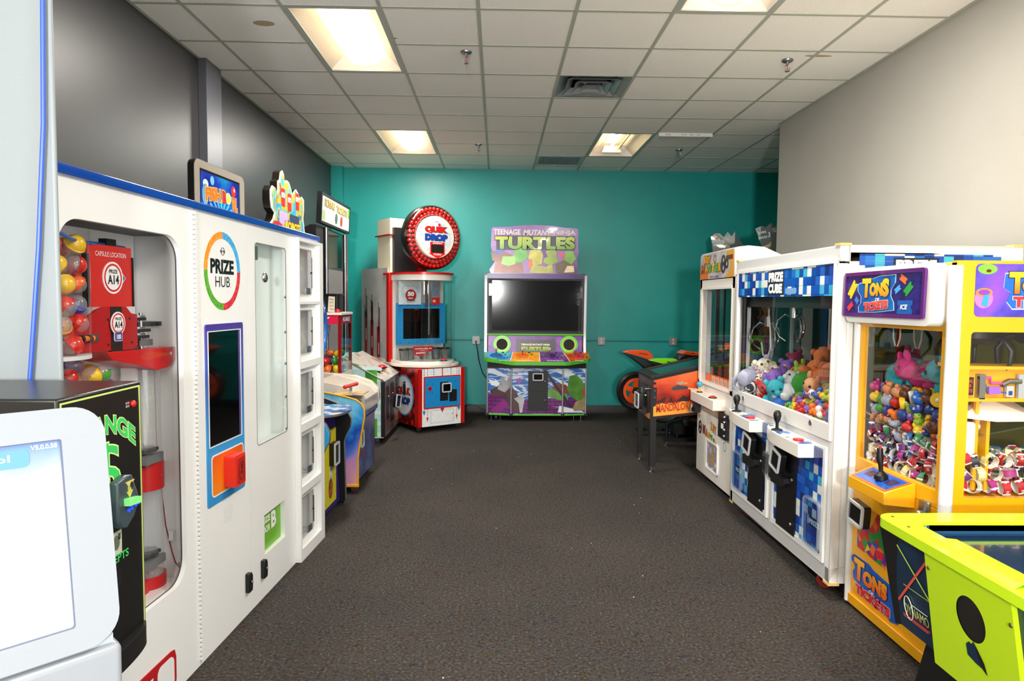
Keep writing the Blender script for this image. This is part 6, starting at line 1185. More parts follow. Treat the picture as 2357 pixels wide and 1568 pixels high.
def squish():
    m = MB(); m.sph((0, 0, 0), .04, OWNS, sz=.8, n=14, k=8)
    for s_ in (-1, 1): m.sph((s_*.024, 0, .028), .012, OWNS, sz=1.3, n=8, k=6); m.sph((s_*.014, -.034, .008), .007, EW, n=8, k=5); m.sph((s_*.014, -.040, .008), .0035, EYE, n=6, k=4)
    return m
def ringtoy():
    m = MB(); m.lathe([(.012, -.014), (.034, -.014), (.038, 0), (.034, .014), (.012, .014), (.012, -.014)], (0, 0, 0), OWNS, axis='y', n=18); m.sph((0, -.012, .0), .012, EW, n=8, k=5); return m
SM = [duck().build('rubber_duck'), squish().build('squishy_toy'), ringtoy().build('ring_toy')]; SU = [False]*3
def put(src, used, k, loc, rot, sc_, col, label, cat, group):
    o = src[k] if not used[k] else src[k].copy()
    if used[k]: C.objects.link(o)
    used[k] = True
    for sl_ in o.material_slots: sl_.link = 'DATA'
    o.location = loc; o.rotation_euler = rot; o.scale = (sc_,)*3; o.color = lin(col); return tag(o, label, cat, group)
CN = {'#c42a22': 'red', '#e8761c': 'orange', '#e8c020': 'yellow', '#3c9c34': 'green', '#2c64c0': 'blue', '#7c50a8': 'purple', '#2c9cac': 'teal', '#e8e4e0': 'white', '#b82c70': 'magenta', '#d88c58': 'tan', '#5c3424': 'brown', '#a0a4b8': 'grey', '#203c8c': 'navy', '#8cb83c': 'lime'}
rng = random.Random(21); cnt = {}
def uniq(base, mk):
    cnt[base] = cnt.get(base, 0)+1; return mk
patt = mat_ramp([(.0, '#c83038'), (.26, '#e05060'), (.30, '#f0ece4'), (.5, '#f4f0ea'), (1, '#d8c040')], 32, .85, 'voronoi')
zebra = mat_ramp([(.45, '#202022'), (.5, '#e8e4e0')], 14, .85, 'wave', dist=6)
big = []
for a_, z0_, y_, k_, c_, p_ in ((.27, .99, .06, 2, '#e8e4e0', 'zebra'), (.36, .97, .07, 0, '#e8e4e0', 'zebra'), (.40, 1.06, .12, 0, '#e8e4e0', 'spots'), (.50, 1.00, .08, 2, '#e8e4e0', 'spots'), (.56, 1.10, .14, 0, '#e8e4e0', 'spots'), (.66, 1.14, .20, 1, '#e8e4e0', 'spots'), (.58, .95, .07, 0, '#c42a22', 0),
        (.68, 1.04, .11, 1, '#7c50a8', 0), (.82, 1.12, .20, 0, '#7c50a8', 0), (.90, 1.16, .26, 1, '#5c3c8c', 0), (.70, .96, .06, 0, '#2c9cac', 0), (.82, .95, .08, 1, '#2c64c0', 0), (.86, 1.04, .10, 0, '#c8c8cc', 0),
        (1.00, 1.24, .30, 0, '#8c1440', 0), (1.10, 1.20, .26, 2, '#d8c040', 0), (1.30, 1.26, .28, 0, '#d87840', 0), (1.40, 1.20, .24, 1, '#d87840', 0), (1.36, 1.12, .16, 2, '#c89068', 0), (1.14, 1.13, .18, 1, '#3c9c34', 0), (1.22, 1.20, .24, 2, '#8cb83c', 0),
        (1.00, 1.13, .18, 2, '#e8761c', 0), (.36, 1.02, .07, 1, '#a0a4b8', 0), (1.46, 1.06, .14, 0, '#d8a078', 0)):
    big.append((max(.14, a_-2.3*y_), y_+.05, z0_-.40*y_, k_, c_, p_))
CN.update({'#5c3c8c': 'dark purple', '#c8c8cc': 'silver grey', '#8c1440': 'dark red', '#d8c040': 'mustard yellow', '#d87840': 'orange', '#c89068': 'tan', '#d8a078': 'pale tan'})
KN = ['sitting', 'long-nosed', 'lying']
for i, (x, y, z, k, c_, pt) in enumerate(big):
    o = put(PM, PUSED, k, local(CU, x, y, z), (rng.uniform(-.6, .6), rng.uniform(-.5, .5), rng.uniform(0, 6.2)), rng.uniform(1.0, 1.25), c_, f'{"zebra striped" if pt == "zebra" else "spotted" if pt else CN[c_]} {KN[k]} plush toy in the blue checked crane, {ORD[min(i, 19)] if i < 20 else "back "+ORD[i-20]} along', 'plush toy', 'plush toys in the two-player crane')
    if pt:
        for s_ in o.material_slots:
            if s_.material == OWN: s_.link = 'OBJECT'; s_.material = zebra if pt == 'zebra' else patt
k = 0
for r_ in range(3):
    for i in range(11):
        x = .86+i*.056-.05*r_+rng.uniform(-.008, .008); y = .05+r_*.06+rng.uniform(-.006, .006)
        if x > 1.47: continue
        for lv in range(3):
            if lv == 2 and (i < 3 or r_ == 0): continue
            z = .875+lv*.055+r_*.030+min(i, 6)*.006+rng.uniform(-.005, .005)
            c_ = rng.choice(['#c42a22', '#c42a22', '#e8c020', '#e8c020', '#3c9c34', '#2c64c0', '#e8761c', '#8cb83c', '#7c50a8', '#e8e4e0']); kk = rng.choice([0, 0, 1, 2]); k += 1
            put(SM, SU, kk, local(CU, x, y, z), (rng.uniform(-.8, .8), rng.uniform(-.8, .8), rng.uniform(0, 6.2)), rng.uniform(.85, 1.0), c_,
                f'{CN[c_]} {["rubber duck", "squishy toy", "ring toy"][kk]} in two-player crane, {["lower", "middle", "upper"][lv]} layer, {ORD[r_]} row, {ORD[i]} from left', 'small toy', 'small toys in the two-player crane')

# --- tickets crane
TK = thing('ticket_crane_machine', 'yellow crane machine with purple sign reading TONS OF TICKETS', 'crane machine', (1.875, 3.60, 0), -90)
YM = mat('#f2ac14', .28, coat=.2); TW = .85; x0 = .10; TD = .95
m = MB(); m.box(x0, TW, .0, TD, .015, .72, YM); m.box(x0+.004, TW-.004, -.012, .0, .015, .07, YM); m.build('lower_cabinet', TK, bev=.005)
m = MB(); m.pr([rect(x0, TW, .72, 1.765), rect(x0+.06, TW-.075, .795, 1.475)], 0, .03, YM); m.build('front_frame', TK, bev=.003)
m = MB(); m.T = side_T(TW); m.pr([rect(.0, TD, .72, 1.77), rr(.072, TD-.06, .785, 1.477, .015)], -.001, .03, YM); m.T = Matrix(); m.box(x0, TW-.03, .03, TD, 1.72, 1.765, YM); m.box(x0, x0+.02, .03, TD, .72, 1.72, YM); m.build('side_frame', TK)
m = MB(); m.pr(rect(x0+.06, TW-.075, .795, 1.475), .010, .014, CLEAR); m.build('front_glass', TK)
m = MB(side_T(TW)); m.pr(rr(.072, TD-.06, .785, 1.477, .015), .01, .014, CLEAR); m.build('side_glass', TK)
m = MB(); m.box(x0+.02, TW-.03, TD-.03, TD-.01, .72, 1.72, mat('#26383a', .12, metal=.4)); m.box(x0+.02, x0+.026, .03, TD-.03, .76, 1.72, mat_glass('#9cb4b4', .04)); m.box(x0+.02, TW-.03, .03, TD-.03, .72, .775, YM); m.build('inner_walls', TK)
m = MB(); 
for z0, z1 in ((.02, 1.75),): m.pr(circ(TW-.005, .0, .026, 14, .026), z0, z1, mat('#f0efec', .3), 'xy'); m.pr(circ(x0+.012, .0, .02, 14), z0, z1, mat('#f0efec', .3), 'xy')
m.build('white_corner_strip', TK)
MT = Matrix.Translation((0, -.035, 1.515)) @ Matrix.Rotation(math.radians(-1), 4, 'X') @ Matrix.Translation((0, 0, -1.515))
m = MB(MT); m.pr(rr(x0-.005, TW-.045, 1.495, 1.765, .05, 8), -.03, .04, mat('#f2f0ee', .3)); mb_ = m.build('marquee_box', TK, bev=.02, seg=3)
m = MB(MT); m.pr([rr(x0-.01, TW-.09, 1.525, 1.745, .015), rr(x0+.008, TW-.108, 1.543, 1.727, .008)], -.042, -.03, mat('#5c1c70', .2, coat=.5)); m.pr(rr(x0+.008, TW-.108, 1.543, 1.727, .008), -.036, -.03, mat_ramp([(.4, '#20145c'), (.6, '#341c7c')], 20, .2, coat=.5)); sg = m.build('sign_face', mb_)
def ticket(m, cx, cz, w, h, a, col, y):
    ca, sa_ = math.cos(a), math.sin(a); P_ = [(-w, -h), (w, -h), (w, -h*.35), (w*.82, -h*.2), (w*.82, h*.2), (w, h*.35), (w, h), (-w, h), (-w, h*.35), (-w*.82, h*.2), (-w*.82, -h*.2), (-w, -h*.35)]
    m.pr([(cx+x*ca-z*sa_, cz+x*sa_+z*ca) for x, z in P_], y-.001, y, mat(col, .3))
m = MB(MT); sy_ = -.0365; cxm = .41
T0 = [(-.17, -.088), (-.02, -.086), (.13, -.075), (.125, -.04), (.10, -.01), (.10, .02), (.13, .05), (.13, .088), (.0, .085), (-.19, .05), (-.185, .015), (-.155, -.01), (-.155, -.045), (-.175, -.06)]
m.pr([(cxm+x*1.02, 1.635+z*1.02) for x, z in T0], sy_-.0008, sy_, mat('#b8d8f0', .3)); m.pr([(cxm+x*.98, 1.635+z*.98) for x, z in T0], sy_-.0016, sy_-.0008, mat_ramp([(.3, '#0c50a8'), (.7, '#1c78c8')], 5, .2))
ticket(m, .17, 1.66, .045, .022, .9, '#f0cc18', sy_); ticket(m, .155, 1.575, .028, .013, .6, '#d83038', sy_); ticket(m, .215, 1.605, .018, .012, -.7, '#3c78d0', sy_); ticket(m, .60, 1.70, .026, .014, -.5, '#e8702c', sy_); ticket(m, .64, 1.655, .032, .017, .7, '#2c9c3c', sy_); ticket(m, .56, 1.655, .022, .012, .5, '#48a8e8', sy_); ticket(m, .62, 1.575, .055, .03, 0, '#1c5cb0', sy_); m.build('sign_tickets', sg)
OYG = mat_ramp([(0, '#f06818'), (.5, '#f8a81c'), (1, '#fcd028')], 1, .3, grad=(2, 1.60, 1.70), gz=.01); RG = mat_ramp([(0, '#c81c24'), (1, '#f06050')], 1, .3, grad=(2, 1.56, 1.61), gz=.01); NAVY = mat('#0c2450', .4)
m = MB(MT); ly = sy_-.003
m.text('T', .265, .345, 1.618, 1.712, ly, OYG, .06, outline=NAVY, ow=.03); m.text('ON', .335, .445, 1.625, 1.69, ly-.0006, OYG, .08, outline=NAVY, ow=.03); m.text('S', .44, .50, 1.622, 1.708, ly-.0012, OYG, .07, outline=NAVY, ow=.03)
m.text('OF', .385, .42, 1.60, 1.617, ly, TXW, .04); m.text('TICKETS', .285, .495, 1.552, 1.594, ly, RG, .08, warp=lambda x, z: (x, z+(x-.285)*.07), outline=TXW, ow=.03); m.text('ICE', .59, .645, 1.565, 1.587, ly, TXW, .04, .2); m.build('lettering', sg)
# side artwork
ST = side_T(TW)
m = MB(ST); m.pr(rr(.078, .70, 1.54, 1.757, .02), -.003, -.001, mat_ramp([(.35, '#3c34a8'), (.5, '#5c48c8'), (.7, '#8c4cc0')], 8, .2)); 
T1 = [(.21, 1.60), (.235, 1.57), (.48, 1.575), (.60, 1.60), (.60, 1.74), (.36, 1.735), (.20, 1.72), (.195, 1.66), (.225, 1.64)]; m.pr(T1, -.0038, -.003, TXW); m.pr([(.22+(x-.22)*.97, 1.655+(z-1.655)*.94) for x, z in T1], -.0046, -.0038, mat('#1c64c0', .3)); m.pr(circ(.115, 1.615, .038, 24, .04), -.0038, -.003, mat('#e878b8', .3)); m.pr(circ(.115, 1.64, .036, 24, .018), -.0044, -.0038, mat('#b08050', .3)); m.pr(circ(.115, 1.64, .024, 20, .011), -.005, -.0044, mat('#8c3cb0', .3)); m.pr([(.115, 1.63), (.135, 1.63), (.13, 1.58), (.105, 1.59)], -.0056, -.005, mat('#2c9ce8', .3)); m.pr(circ(.125, 1.735, .04, 20, .021), -.0044, -.003, mat('#7cd03c', .3)); m.pr(circ(.13, 1.728, .011, 12, .007), -.005, -.0044, mat('#5c2c14', .3)); m.build('side_artwork', TK)
OYG2 = mat_ramp([(0, '#f06818'), (1, '#fcc828')], 1, .3, grad=(2, 1.64, 1.73), gz=.01)
m = MB(ST); m.text('T', .215, .285, 1.635, 1.725, -.0054, OYG2, .06, outline=NAVY, ow=.03); m.text('ONS', .27, .50, 1.635, 1.70, -.006, OYG2, .08, outline=NAVY, ow=.03); m.text('TICKETS', .235, .50, 1.58, 1.625, -.0054, mat('#d83038', .3), .08, outline=TXW, ow=.03); m.build('side_lettering', TK)
# console, reader, artwork
m = MB(); P3 = [(.30, -.0), (.33, -.14), (.64, -.14), (.645, 0)]
V = [(x, y, .745+(y+.14)*.32) for x, y in P3]+[(x, y, .69-(y+.14)*.1) for x, y in P3]; m.add(V, [(0, 1, 2, 3), (7, 6, 5, 4), (0, 4, 5, 1), (1, 5, 6, 2), (2, 6, 7, 3), (3, 7, 4, 0)], YM); cs_ = m.build('control_shelf', TK, bev=.003)
m = MB(); zf = lambda y: .7462+(y+.14)*.32+.0015
m.add([(.32, -.01, zf(-.01)), (.34, -.135, zf(-.135)), (.63, -.135, zf(-.135)), (.635, -.01, zf(-.01))], [(0, 1, 2, 3)], mat('#e06428', .3)); m.add([(.335, -.02, zf(-.02)+.0008), (.35, -.122, zf(-.122)+.0008), (.62, -.122, zf(-.122)+.0008), (.622, -.02, zf(-.02)+.0008)], [(0, 1, 2, 3)], mat('#1c58b8', .2, coat=.4))
for xx in (.37, .54): m.add([(xx, -.04, zf(-.04)+.0016), (xx, -.09, zf(-.09)+.0016), (xx+.06, -.09, zf(-.09)+.0016), (xx+.06, -.04, zf(-.04)+.0016)], [(0, 1, 2, 3)], mat('#3c2c50', .2))
m.build('shelf_artwork', cs_, smooth=False)
m = MB(); zj = .79; m.lathe([(.030, zj-.02), (.030, zj), (.018, zj+.012), (.010, zj+.02)], (.50, -.075, 0), BLACK); m.tube([(.50, -.075, zj), (.498, -.078, zj+.05), (.493, -.08, zj+.075), (.49, -.08, zj+.125)], [.009, .011, .017, .013], BLACK, n=12); m.build('joystick', TK); m = MB(); m.cyl((.49, -.08, zj+.124), (.49, -.08, zj+.134), .007, mat('#e82020', .3, emit=.3)); m.build('trigger_button', TK)
RTm = Matrix.Translation((.29, -.03, .54)) @ Matrix.Rotation(math.radians(6), 4, 'Y') @ Matrix.Translation((-.29, 0, -.54))
reader('card_reader', TK, .225, .365, .485, .60, -.01, T=RTm)
m = MB(); m.pr([(.18, .46), (.185, .335), (.44, .315), (.45, .50), (.40, .56), (.36, .56), (.3, .47)], -.003, .0, mat_ramp([(.15, '#c82828'), (.3, '#f0b820'), (.45, '#e86c20'), (.6, '#5c2c9c'), (.75, '#2c8c34'), (.9, '#2c5cb8')], 22, .3, 'cell', const=True)); m.pr(rect(.36, .42, .345, .385), -.0042, -.003, mat('#d82028', .3)); m.build('toy_picture', TK)
m = MB(); L_ = [(.135, .27), (.16, .285), (.30, .285), (.34, .27), (.55, .25), (.56, .10), (.50, .085), (.38, .115), (.28, .13), (.16, .155), (.15, .19), (.17, .215), (.165, .235), (.135, .245)]
m.pr([(x, z) for x, z in L_], -.003, 0, mat('#1c58b8', .3)); m.build('logo_plate', TK)
OY3 = mat_ramp([(0, '#f06818'), (1, '#fcb828')], 1, .3, grad=(2, .18, .27), gz=.01)
m = MB(); m.text('T', .165, .265, .165, .275, -.0042, OY3, .06, outline=NAVY, ow=.03); m.text('ONS', .255, .47, .165, .245, -.0050, OY3, .08, outline=NAVY, ow=.03); m.text('OF', .31, .355, .145, .160, -.0042, TXW, .04); m.text('TICKETS', .185, .50, .095, .145, -.0042, mat('#d83038', .3), .08, warp=lambda x, z: (x, z), outline=TXW, ow=.03); m.build('front_lettering', TK)
m = MB(); m.box(.70, .745, -.02, 0, .655, .735, STEEL); m.tube([(.755, -.025, .65), (.77, -.03, .70), (.765, -.02, .74)], .012, STEEL); m.sph((.722, -.03, .68), .012, CHROME); m.build('door_latch', TK)
# inside: claws, boards, monitor
def ringclaw(x, y, z, nm='claw'):
    m = MB(); m.cyl((x, y, 1.70), (x, y, z+.05), .02, STEEL); m.lathe([(.055, z+.05), (.085, z+.03), (.085, z-.01), (.055, z-.035), (.055, z+.05)], (x, y, 0), TXK, n=24)
    for i in range(3):
        a = 2*PI*i/3+.4; ca, sa_ = math.cos(a), math.sin(a)
        m.tube([(x+ca*r_, y+sa_*r_, z+h_) for r_, h_ in ((.05, .0), (.12, -.01), (.155, -.06), (.15, -.12), (.11, -.17))], [.011, .011, .010, .008, .005], TXK, n=8)
    m.build(nm, TK)
ringclaw(.66, .22, 1.455); ringclaw(.62, .52, 1.455)
m = MB()
for x in (.25, .42): m.tube([(x-.03, .12, 1.47), (x-.028, .12, 1.42), (x-.01, .12, 1.38), (x+.01, .12, 1.38), (x+.028, .12, 1.42), (x+.03, .12, 1.47)], .004, mat('#c8c0b0', .3), n=6)
m.tube([(.60, .1, 1.47), (.63, .1, 1.44), (.64, .1, 1.38)], .004, CHROME, n=6); m.build('hanging_wires', TK)
m = MB(ST); m.box(.07, .60, .06, .09, 1.20, 1.32, YM); m.box(.07, .60, .03, .2, 1.185, 1.2, YM); m.pr([(.07, 1.32), (.60, 1.32), (.60, 1.33), (.07, 1.335)], .03, .2, YM); sh_ = m.build('inner_shelf', TK)
m = MB(ST); m.box(.08, .125, .045, .06, 1.21, 1.285, TXK); m.text('TESTING', .078, .12, 1.262, 1.276, .0445, mat('#e83828', .4, emit=.8), 0); m.text('YOUR', .088, .115, 1.243, 1.257, .0445, mat('#e83828', .4, emit=.8), 0); m.text('TICKETS!', .078, .12, 1.222, 1.236, .0445, mat('#e83828', .4, emit=.8), 0); m.build('led_display', sh_)
m = MB(ST); m.box(.14, .165, .03, .06, 1.195, 1.30, STEEL); m.tube([(.14, .04, 1.285), (.19, .04, 1.285), (.195, .04, 1.262), (.25, .04, 1.262)], .007, mat('#e05090', .3)); m.pr(rr(.185, .235, 1.215, 1.247, .003), .035, .05, mat('#9c60c8', .3)); m.tube([(.17, .04, 1.26), (.18, .04, 1.24), (.185, .04, 1.225)], .003, mat('#2c58b0', .3)); m.tube([(.235, .04, 1.225), (.26, .04, 1.222)], .003, mat('#2c58b0', .3)); m.box(.26, .29, .035, .05, 1.205, 1.25, mat('#b8bcc0', .3)); m.box(.268, .284, .034, .035, 1.212, 1.23, mat('#1c3c78', .3)); m.tube([(.24, .04, 1.255), (.27, .04, 1.27), (.32, .04, 1.27)], .012, STEEL); m.box(.31, .36, .035, .05, 1.20, 1.30, mat('#a8acb0', .3)); m.build('counting_mechanism', sh_)
m = MB(ST); m.add([(.09, .22, 1.125), (.34, .02, 1.10), (.40, .30, 1.20), (.22, .03, 1.10), (.07, .05, 1.115), (.24, .12, 1.185), (.45, .05, 1.10)], [(4, 5, 3), (3, 5, 6), (4, 0, 5), (5, 2, 6), (0, 2, 5), (4, 3, 0)], mat('#e8e2d8', .4)); m.build('white_deflector', TK, smooth=False)
m = MB(ST); m.pr(rr(.065, .145, .955, 1.095, .015), .05, .08, mat('#e8e8e6', .3)); m.pr(rr(.065, .105, .97, 1.07, .006), .048, .05, GLOSSBLK); m.build('ticket_monitor', TK, bev=.004)
m = MB(ST); m.box(.15, .165, .06, .075, .80, 1.2, YM); m.box(.20, .215, .06, .3, .80, 1.1, YM); m.build('yellow_posts', TK)
m = MB(); m.pr([(.02, 1.0), (.022, 1.004), (.6, 1.12), (.6, 1.11)], .16, .78, mat_glass('#e8f0f0', .1), 'yz'); m.tube([(.16, .03, 1.035), (.77, .03, .93)], .006, mat_glass('#e8e8e0', .3)); m.build('clear_divider', TK)
# toys in the ticket crane
for i in range(4):
    x = .17+i*.062
k = 0
for lv in range(5):
    for i in range(10):
        for r_ in range(3):
            x = .19+i*.060+rng.uniform(-.012, .012); y = .045+r_*.075+rng.uniform(-.01, .01); z = .955+lv*.052+rng.uniform(-.01, .01)
            if r_ and lv < 3 and i < 9: continue
            if z > 1.20-.0*i: continue
            c_ = rng.choice(['#c42a22', '#c42a22', '#e8c020', '#e8c020', '#3c9c34', '#2c64c0', '#e8761c', '#203c8c', '#7c50a8', '#e8e4e0', '#b82c70', '#5c3424', '#8cb83c', '#a0a4b8', '#d88c58']); kk = rng.choice([0, 1, 1, 1, 2]); k += 1
            put(SM, SU, kk, local(TK, x, y+.02, z), (rng.uniform(-.8, .8), rng.uniform(-.8, .8), rng.uniform(-1.2, 1.2)), rng.uniform(.75, .92), c_, f'{CN[c_]} {["rubber duck", "squishy toy", "ring toy"][kk]} in yellow crane, {ORD[lv]} layer, {ORD[r_]} row, {ORD[i]} from left', 'small toy', 'small toys in the ticket crane')
for i, (x, y, z, kk, c_) in enumerate(((.22, .18, 1.22, 1, '#2c9cac'), (.32, .26, 1.25, 2, '#b82c70'), (.43, .20, 1.25, 2, '#b82c70'), (.53, .22, 1.19, 0, '#2c9cac'))):
    put(PM, PUSED, kk, local(TK, x, y, z), (.2, .1*i, 1+i), 1.2, c_, f'{CN[c_]} {KN[kk]} plush toy atop the yellow crane heap, {ORD[i]} from left', 'plush toy', 'plush toys in the ticket crane')
# ticket rolls
def roll():
    m = MB(); m.lathe([(.0305, -.016), (.034, -.016), (.034, .016), (.0305, .016), (.0305, -.016)], (0, 0, 0), OWNS, axis='y', n=24, )
    m.lathe([(.0301, -.0158), (.0301, .0158)], (0, 0, 0), mat('#f4f0e6', .4), axis='y', n=24)
    for a in (0, 2.1, 4.2): m.box(.032*math.cos(a)-.004, .032*math.cos(a)+.004, -.0175, .0175, .032*math.sin(a)-.004, .032*math.sin(a)+.004, mat('#f0f2f2', .3))
    return m
RL = [roll().build('ticket_roll')]; RU = [False]
rv = MB(); 
def rolltext():
    V, F = text_mesh('10', .03, 0); me = []
    return V, F
# numbers printed on the roll's band
V, F = text_mesh('★10★' if 0 else '10', .03, 0)
bm = bmesh.new(); bm.from_mesh(RL[0].data); k0 = len(RL[0].data.materials); RL[0].data.materials.append(TXW)
for base in (-PI/2, PI/2, 0):
    vs_ = [bm.verts.new((.0346*math.cos(base+(p[0])*.55), (p[1]-.35)*.017, .0346*math.sin(base+p[0]*.55))) for p in V]
    for f_ in F:
        try: q = bm.faces.new([vs_[i] for i in f_]); q.material_index = k0
        except ValueError: pass
bm.to_mesh(RL[0].data); bm.free()
RC = ['#5c1c6c', '#b01c2c', '#5c1c6c', '#c02838', '#b01c2c', '#1c64a8', '#a82880', '#e0d890', '#3c8c5c', '#2a2430', '#c8c4b8', '#6c2c80', '#c02838']
RN = {'#5c1c6c': 'purple', '#b01c2c': 'red', '#c02838': 'bright red', '#1c64a8': 'blue', '#a82880': 'pink', '#e0d890': 'cream', '#3c8c5c': 'green', '#2a2430': 'black', '#c8c4b8': 'pale grey', '#6c2c80': 'violet'}
def put_roll(x, y, z, lab):
    c_ = rng.choice(RC); o = put(RL, RU, 0, local(TK, x, y, z), (rng.choice([0, 0, 1.57, .5, -.6])+rng.uniform(-.3, .3), rng.uniform(0, 6), rng.choice([0, 0, 1.57, 1.2, .5])+rng.uniform(-.4, .4)), .9, c_, f'{RN[c_]} ticket roll, yellow crane {lab}', 'ticket roll', 'ticket rolls in the yellow crane')
for lv in range(4):
    for r_ in range(2):
        for i in range(9):
            put_roll(.195+i*.062+rng.uniform(-.006, .006)+.02*(lv % 2), .055+r_*.066, .808+lv*.056+rng.uniform(-.006, .006), f'front pile, {ORD[lv]} layer, {ORD[r_]} row, {ORD[i]} from left')
for lv in range(3):
    for r_ in range(3):
        for i in range(9):
            put_roll(.785-r_*.062, .10+i*.062+rng.uniform(-.006, .006)+.02*(lv % 2), .815+lv*.058+rng.uniform(-.006, .006), f'side pile, {ORD[lv]} layer, {ORD[r_]} row, {ORD[i]} from left')

# --- air hockey
AH = thing('air_hockey_table', 'neon yellow and blue air hockey table with black goal oval at near right', 'air hockey table', (1.425, 2.50, 0), -90)
NEON = mat('#cdf41c', .3, coat=.3, bump=.02, bscale=200); NAVYL = mat('#12304c', .3, noise=.1, nscale=8); HZ = .80; TL = 1.36; TWd = .975
rim_o = rr(.0, TWd, .0, TL, .06, 6); 
m = MB(); 
def sl(o, i_, z0, z1, mt, mm): mm.pr([o, i_], z0, z1, mt, 'xy')
sl(rr(.0, TWd, .0, TL, .07, 8), rr(.105, TWd-.105, .10, TL-.10, .05, 8), HZ-.035, HZ, NEON, m); m.build('neon_rim', AH, bev=.012, seg=3)
m = MB(); m.pr(rect(.09, TWd-.09, .09, TL-.09), HZ-.06, HZ-.042, mat('#18304c', .12, coat=.6), 'xy'); m.build('playing_surface', AH)
m = MB(); m.pr([rr(.085, TWd-.085, .08, TL-.08, .05, 6), rr(.105, TWd-.105, .10, TL-.10, .05, 6)], HZ-.05, HZ-.012, mat('#1c4c78', .3), 'xy'); m.build('inner_rail', AH)
def quad(P_, t, mt, mm):
    """slab between outline P_ (x,z) slanted: y = 0.02 at the top, leaning inward to .10 at the bottom"""
    f = lambda z: .02+(HZ-z)*.2
    n = len(P_); V = [(x, f(z), z) for x, z in P_]+[(x, f(z)+t, z) for x, z in P_]
    tri = [tuple(q) for q in tessellate_polygon([[Vector((p[0], p[1], 0)) for p in P_]])]
    mm.add(V, tri+[tuple(n+i for i in reversed(q)) for q in tri]+[(i, (i+1) % n, n+(i+1) % n, n+i) for i in range(n)], mt)
for f in (1, -1):
    X = lambda x: x if f == 1 else TWd-x
    m = MB(); quad([(X(.0), .785), (X(.135), .785), (X(.10), .70), (X(.076), .634), (X(.052), .531), (X(.046), .456), (X(.043), .388), (X(.0), .372)], .05, mat('#131415', .4), m); m.build('black_corner_panel', AH)
m = MB(); NP = [(.1, .785), (.135, .785), (.10, .70), (.076, .634), (.052, .531), (.046, .456), (.043, .388)]
quad([(.135, .785), (.10, .70), (.076, .634), (.052, .531), (.046, .456), (.043, .388), (TWd-.043, .388), (TWd-.046, .456), (TWd-.052, .531), (TWd-.076, .634), (TWd-.10, .70), (TWd-.135, .785)], .04, NAVYL, m); fp = m.build('end_panel', AH)
g = lambda z, o=.003: .02+(HZ-z)*.2-o
m = MB()
def line(x0, z0, x1, z1, w_, mt):
    dx, dz = x1-x0, z1-z0; L_ = math.hypot(dx, dz); px, pz = -dz/L_*w_/2, dx/L_*w_/2
    P_ = [(x0+px, z0+pz), (x1+px, z1+pz), (x1-px, z1-pz), (x0-px, z0-pz)]; m.add([(x, g(z), z) for x, z in P_], [(0, 1, 2, 3)], mt)
LN = mat('#c8e858', .3); PK = mat('#f0584c', .3)
line(.105, .716, .283, .55, .008, LN); line(.056, .49, .294, .738, .009, PK); line(.107, .571, .284, .57, .003, LN)
m.build('laser_lines', fp, smooth=False)
m = MB(Matrix.Translation((0, g(.48), .48)) @ Matrix.Rotation(math.radians(11.3), 4, 'X') @ Matrix.Translation((0, 0, -.48)))
m.text('DYNAMO', .095, .235, .463, .50, -.002, mat_ramp([(0, '#f06858'), (.45, '#d8e858'), (1, '#f0f0d8')], 1, .3, grad=(2, .46, .505), gz=.01), .0); m.tube([(.12+.024*math.cos(a), -.002, .487+.045*math.sin(a)) for a in [i*2*PI/20 for i in range(20)]], .0016, mat('#e8f0c8', .3), n=5, closed=True)
m.box(.14, .235, -.003, -.002, .508, .511, mat('#f0f0d8', .3)); m.box(.08, .235, -.003, -.002, .449, .452, PK); m.box(.08, .225, -.003, -.002, .441, .444, PK); m.build('logo', fp)
# goal box: curved-front sheet metal cover with an oval
fy = lambda z: .005+(HZ-z)*.19
outer = [(.296, .785), (.682, .795), (.668, .36), (.262, .36)]
ca, sa_ = math.cos(-.25), math.sin(-.25)
ovp = [(.490+.064*math.cos(a)*ca-.072*math.sin(a)*sa_, .622+.064*math.cos(a)*sa_+.072*math.sin(a)*ca) for a in [2*PI*i/40 for i in range(40)]]
m = MB(); tri = [tuple(q) for q in tessellate_polygon([[Vector((p[0], p[1], 0)) for p in outer], [Vector((p[0], p[1], 0)) for p in ovp]])]
allp = outer+ovp; m.add([(x, fy(z), z) for x, z in allp], tri, NEON)
m.add([(x, fy(z), z) for x, z in outer]+[(x, fy(z)+.05, z) for x, z in outer], [(i, (i+1) % 4, 4+(i+1) % 4, 4+i) for i in range(4)], NEON)
m.add([(.296, fy(.785), .785), (.682, fy(.795), .795), (.682, .045, HZ+.012), (.296, .045, HZ+.012), (.682, .12, HZ+.004), (.296, .12, HZ+.004)], [(0, 1, 2, 3), (3, 2, 4, 5)], NEON)
gbx = m.build('goal_box', AH, smooth=False)
m = MB(); m.add([(x, fy(z)+.003, z) for x, z in ovp], [tuple(range(40))], mat('#120e08', .7)); m.build('goal_cover', gbx)
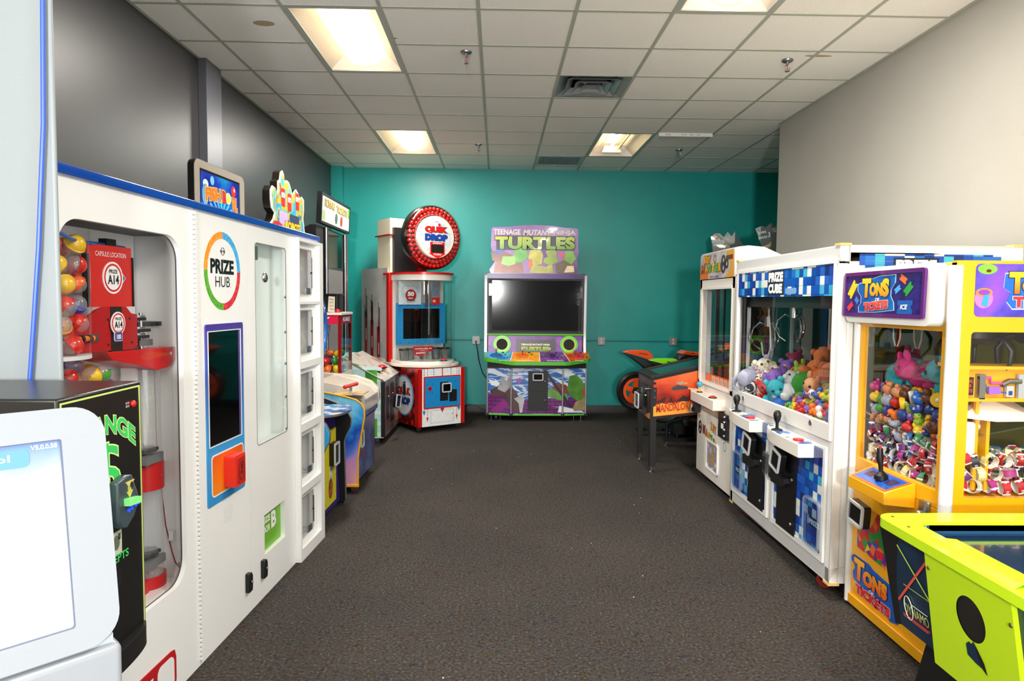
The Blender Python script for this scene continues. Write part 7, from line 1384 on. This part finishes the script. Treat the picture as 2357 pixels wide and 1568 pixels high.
m = MB(); Q_ = [(x+.028, z-.014) for x, z in [(.425, .505), (.424, .54), (.44, .555), (.452, .552), (.462, .566), (.475, .55), (.50, .515), (.508, .481), (.49, .492), (.46, .495)]]; m.add([(x, fy(z)-.0015, z) for x, z in Q_], [tuple(t) for t in tessellate_polygon([[Vector((p[0], p[1], 0)) for p in Q_]])], NAVYL); Q_ = [(x+.028, z-.014) for x, z in [(.468, .552), (.48, .545), (.50, .515), (.508, .481), (.49, .492), (.475, .52)]]; m.add([(x, fy(z)-.0022, z) for x, z in Q_], [tuple(t) for t in tessellate_polygon([[Vector((p[0], p[1], 0)) for p in Q_]])], TXK); m.build('puck_slot', gbx, smooth=False)
m = MB()
for x, z in ((.306, .71), (.668, .69)): m.sph((x, fy(z)-.001, z), .007, mat('#8c7c50', .3, metal=.8), sy=.5, n=10, k=6)
for x, y in ((.045, .05), (.16, .04), (.30, .045)): m.sph((x, y, HZ), .006, mat('#5c5030', .3, metal=.8), sz=.5, n=10, k=6)
m.sph((.235, .025, .755), .009, mat('#3c2c28', .3, metal=.8), sy=.5, n=10, k=6); m.build('screws', AH)
m = MB(); m.box(.12, TWd-.12, .14, TL-.12, .40, .75, mat('#101214', .4)); m.build('underframe', AH)
for yy in (.16, TL-.36):
    m = MB(); m.add([(.12, yy, .42), (TWd-.12, yy, .42), (TWd-.12, yy+.2, .42), (.12, yy+.2, .42), (.03, yy-.02, .06), (TWd-.03, yy-.02, .06), (TWd-.03, yy+.24, .06), (.03, yy+.24, .06)], [(0, 1, 2, 3), (7, 6, 5, 4), (0, 4, 5, 1), (1, 5, 6, 2), (2, 6, 7, 3), (3, 7, 4, 0)], mat('#0e0f10', .4)); m.build('pedestal', AH, bev=.01)
feet(AH, [(.10, .20), (TWd-.10, .20), (.10, TL-.2), (TWd-.10, TL-.2)], .065)
m = MB(); m.lathe([(0, 0), (.05, 0), (.052, .008), (.03, .014), (.026, .045), (.03, .055), (.018, .062), (0, .064)], (0, 0, 0), mat('#e8ecd8', .3)); o = m.build('air_hockey_mallet', loc=local(AH, .60, .46, HZ-.042)); tag(o, 'pale air hockey mallet lying on the blue table surface', 'mallet')
m = MB(); m.box(x0, TW, .9, .95, 0, .1, YM)
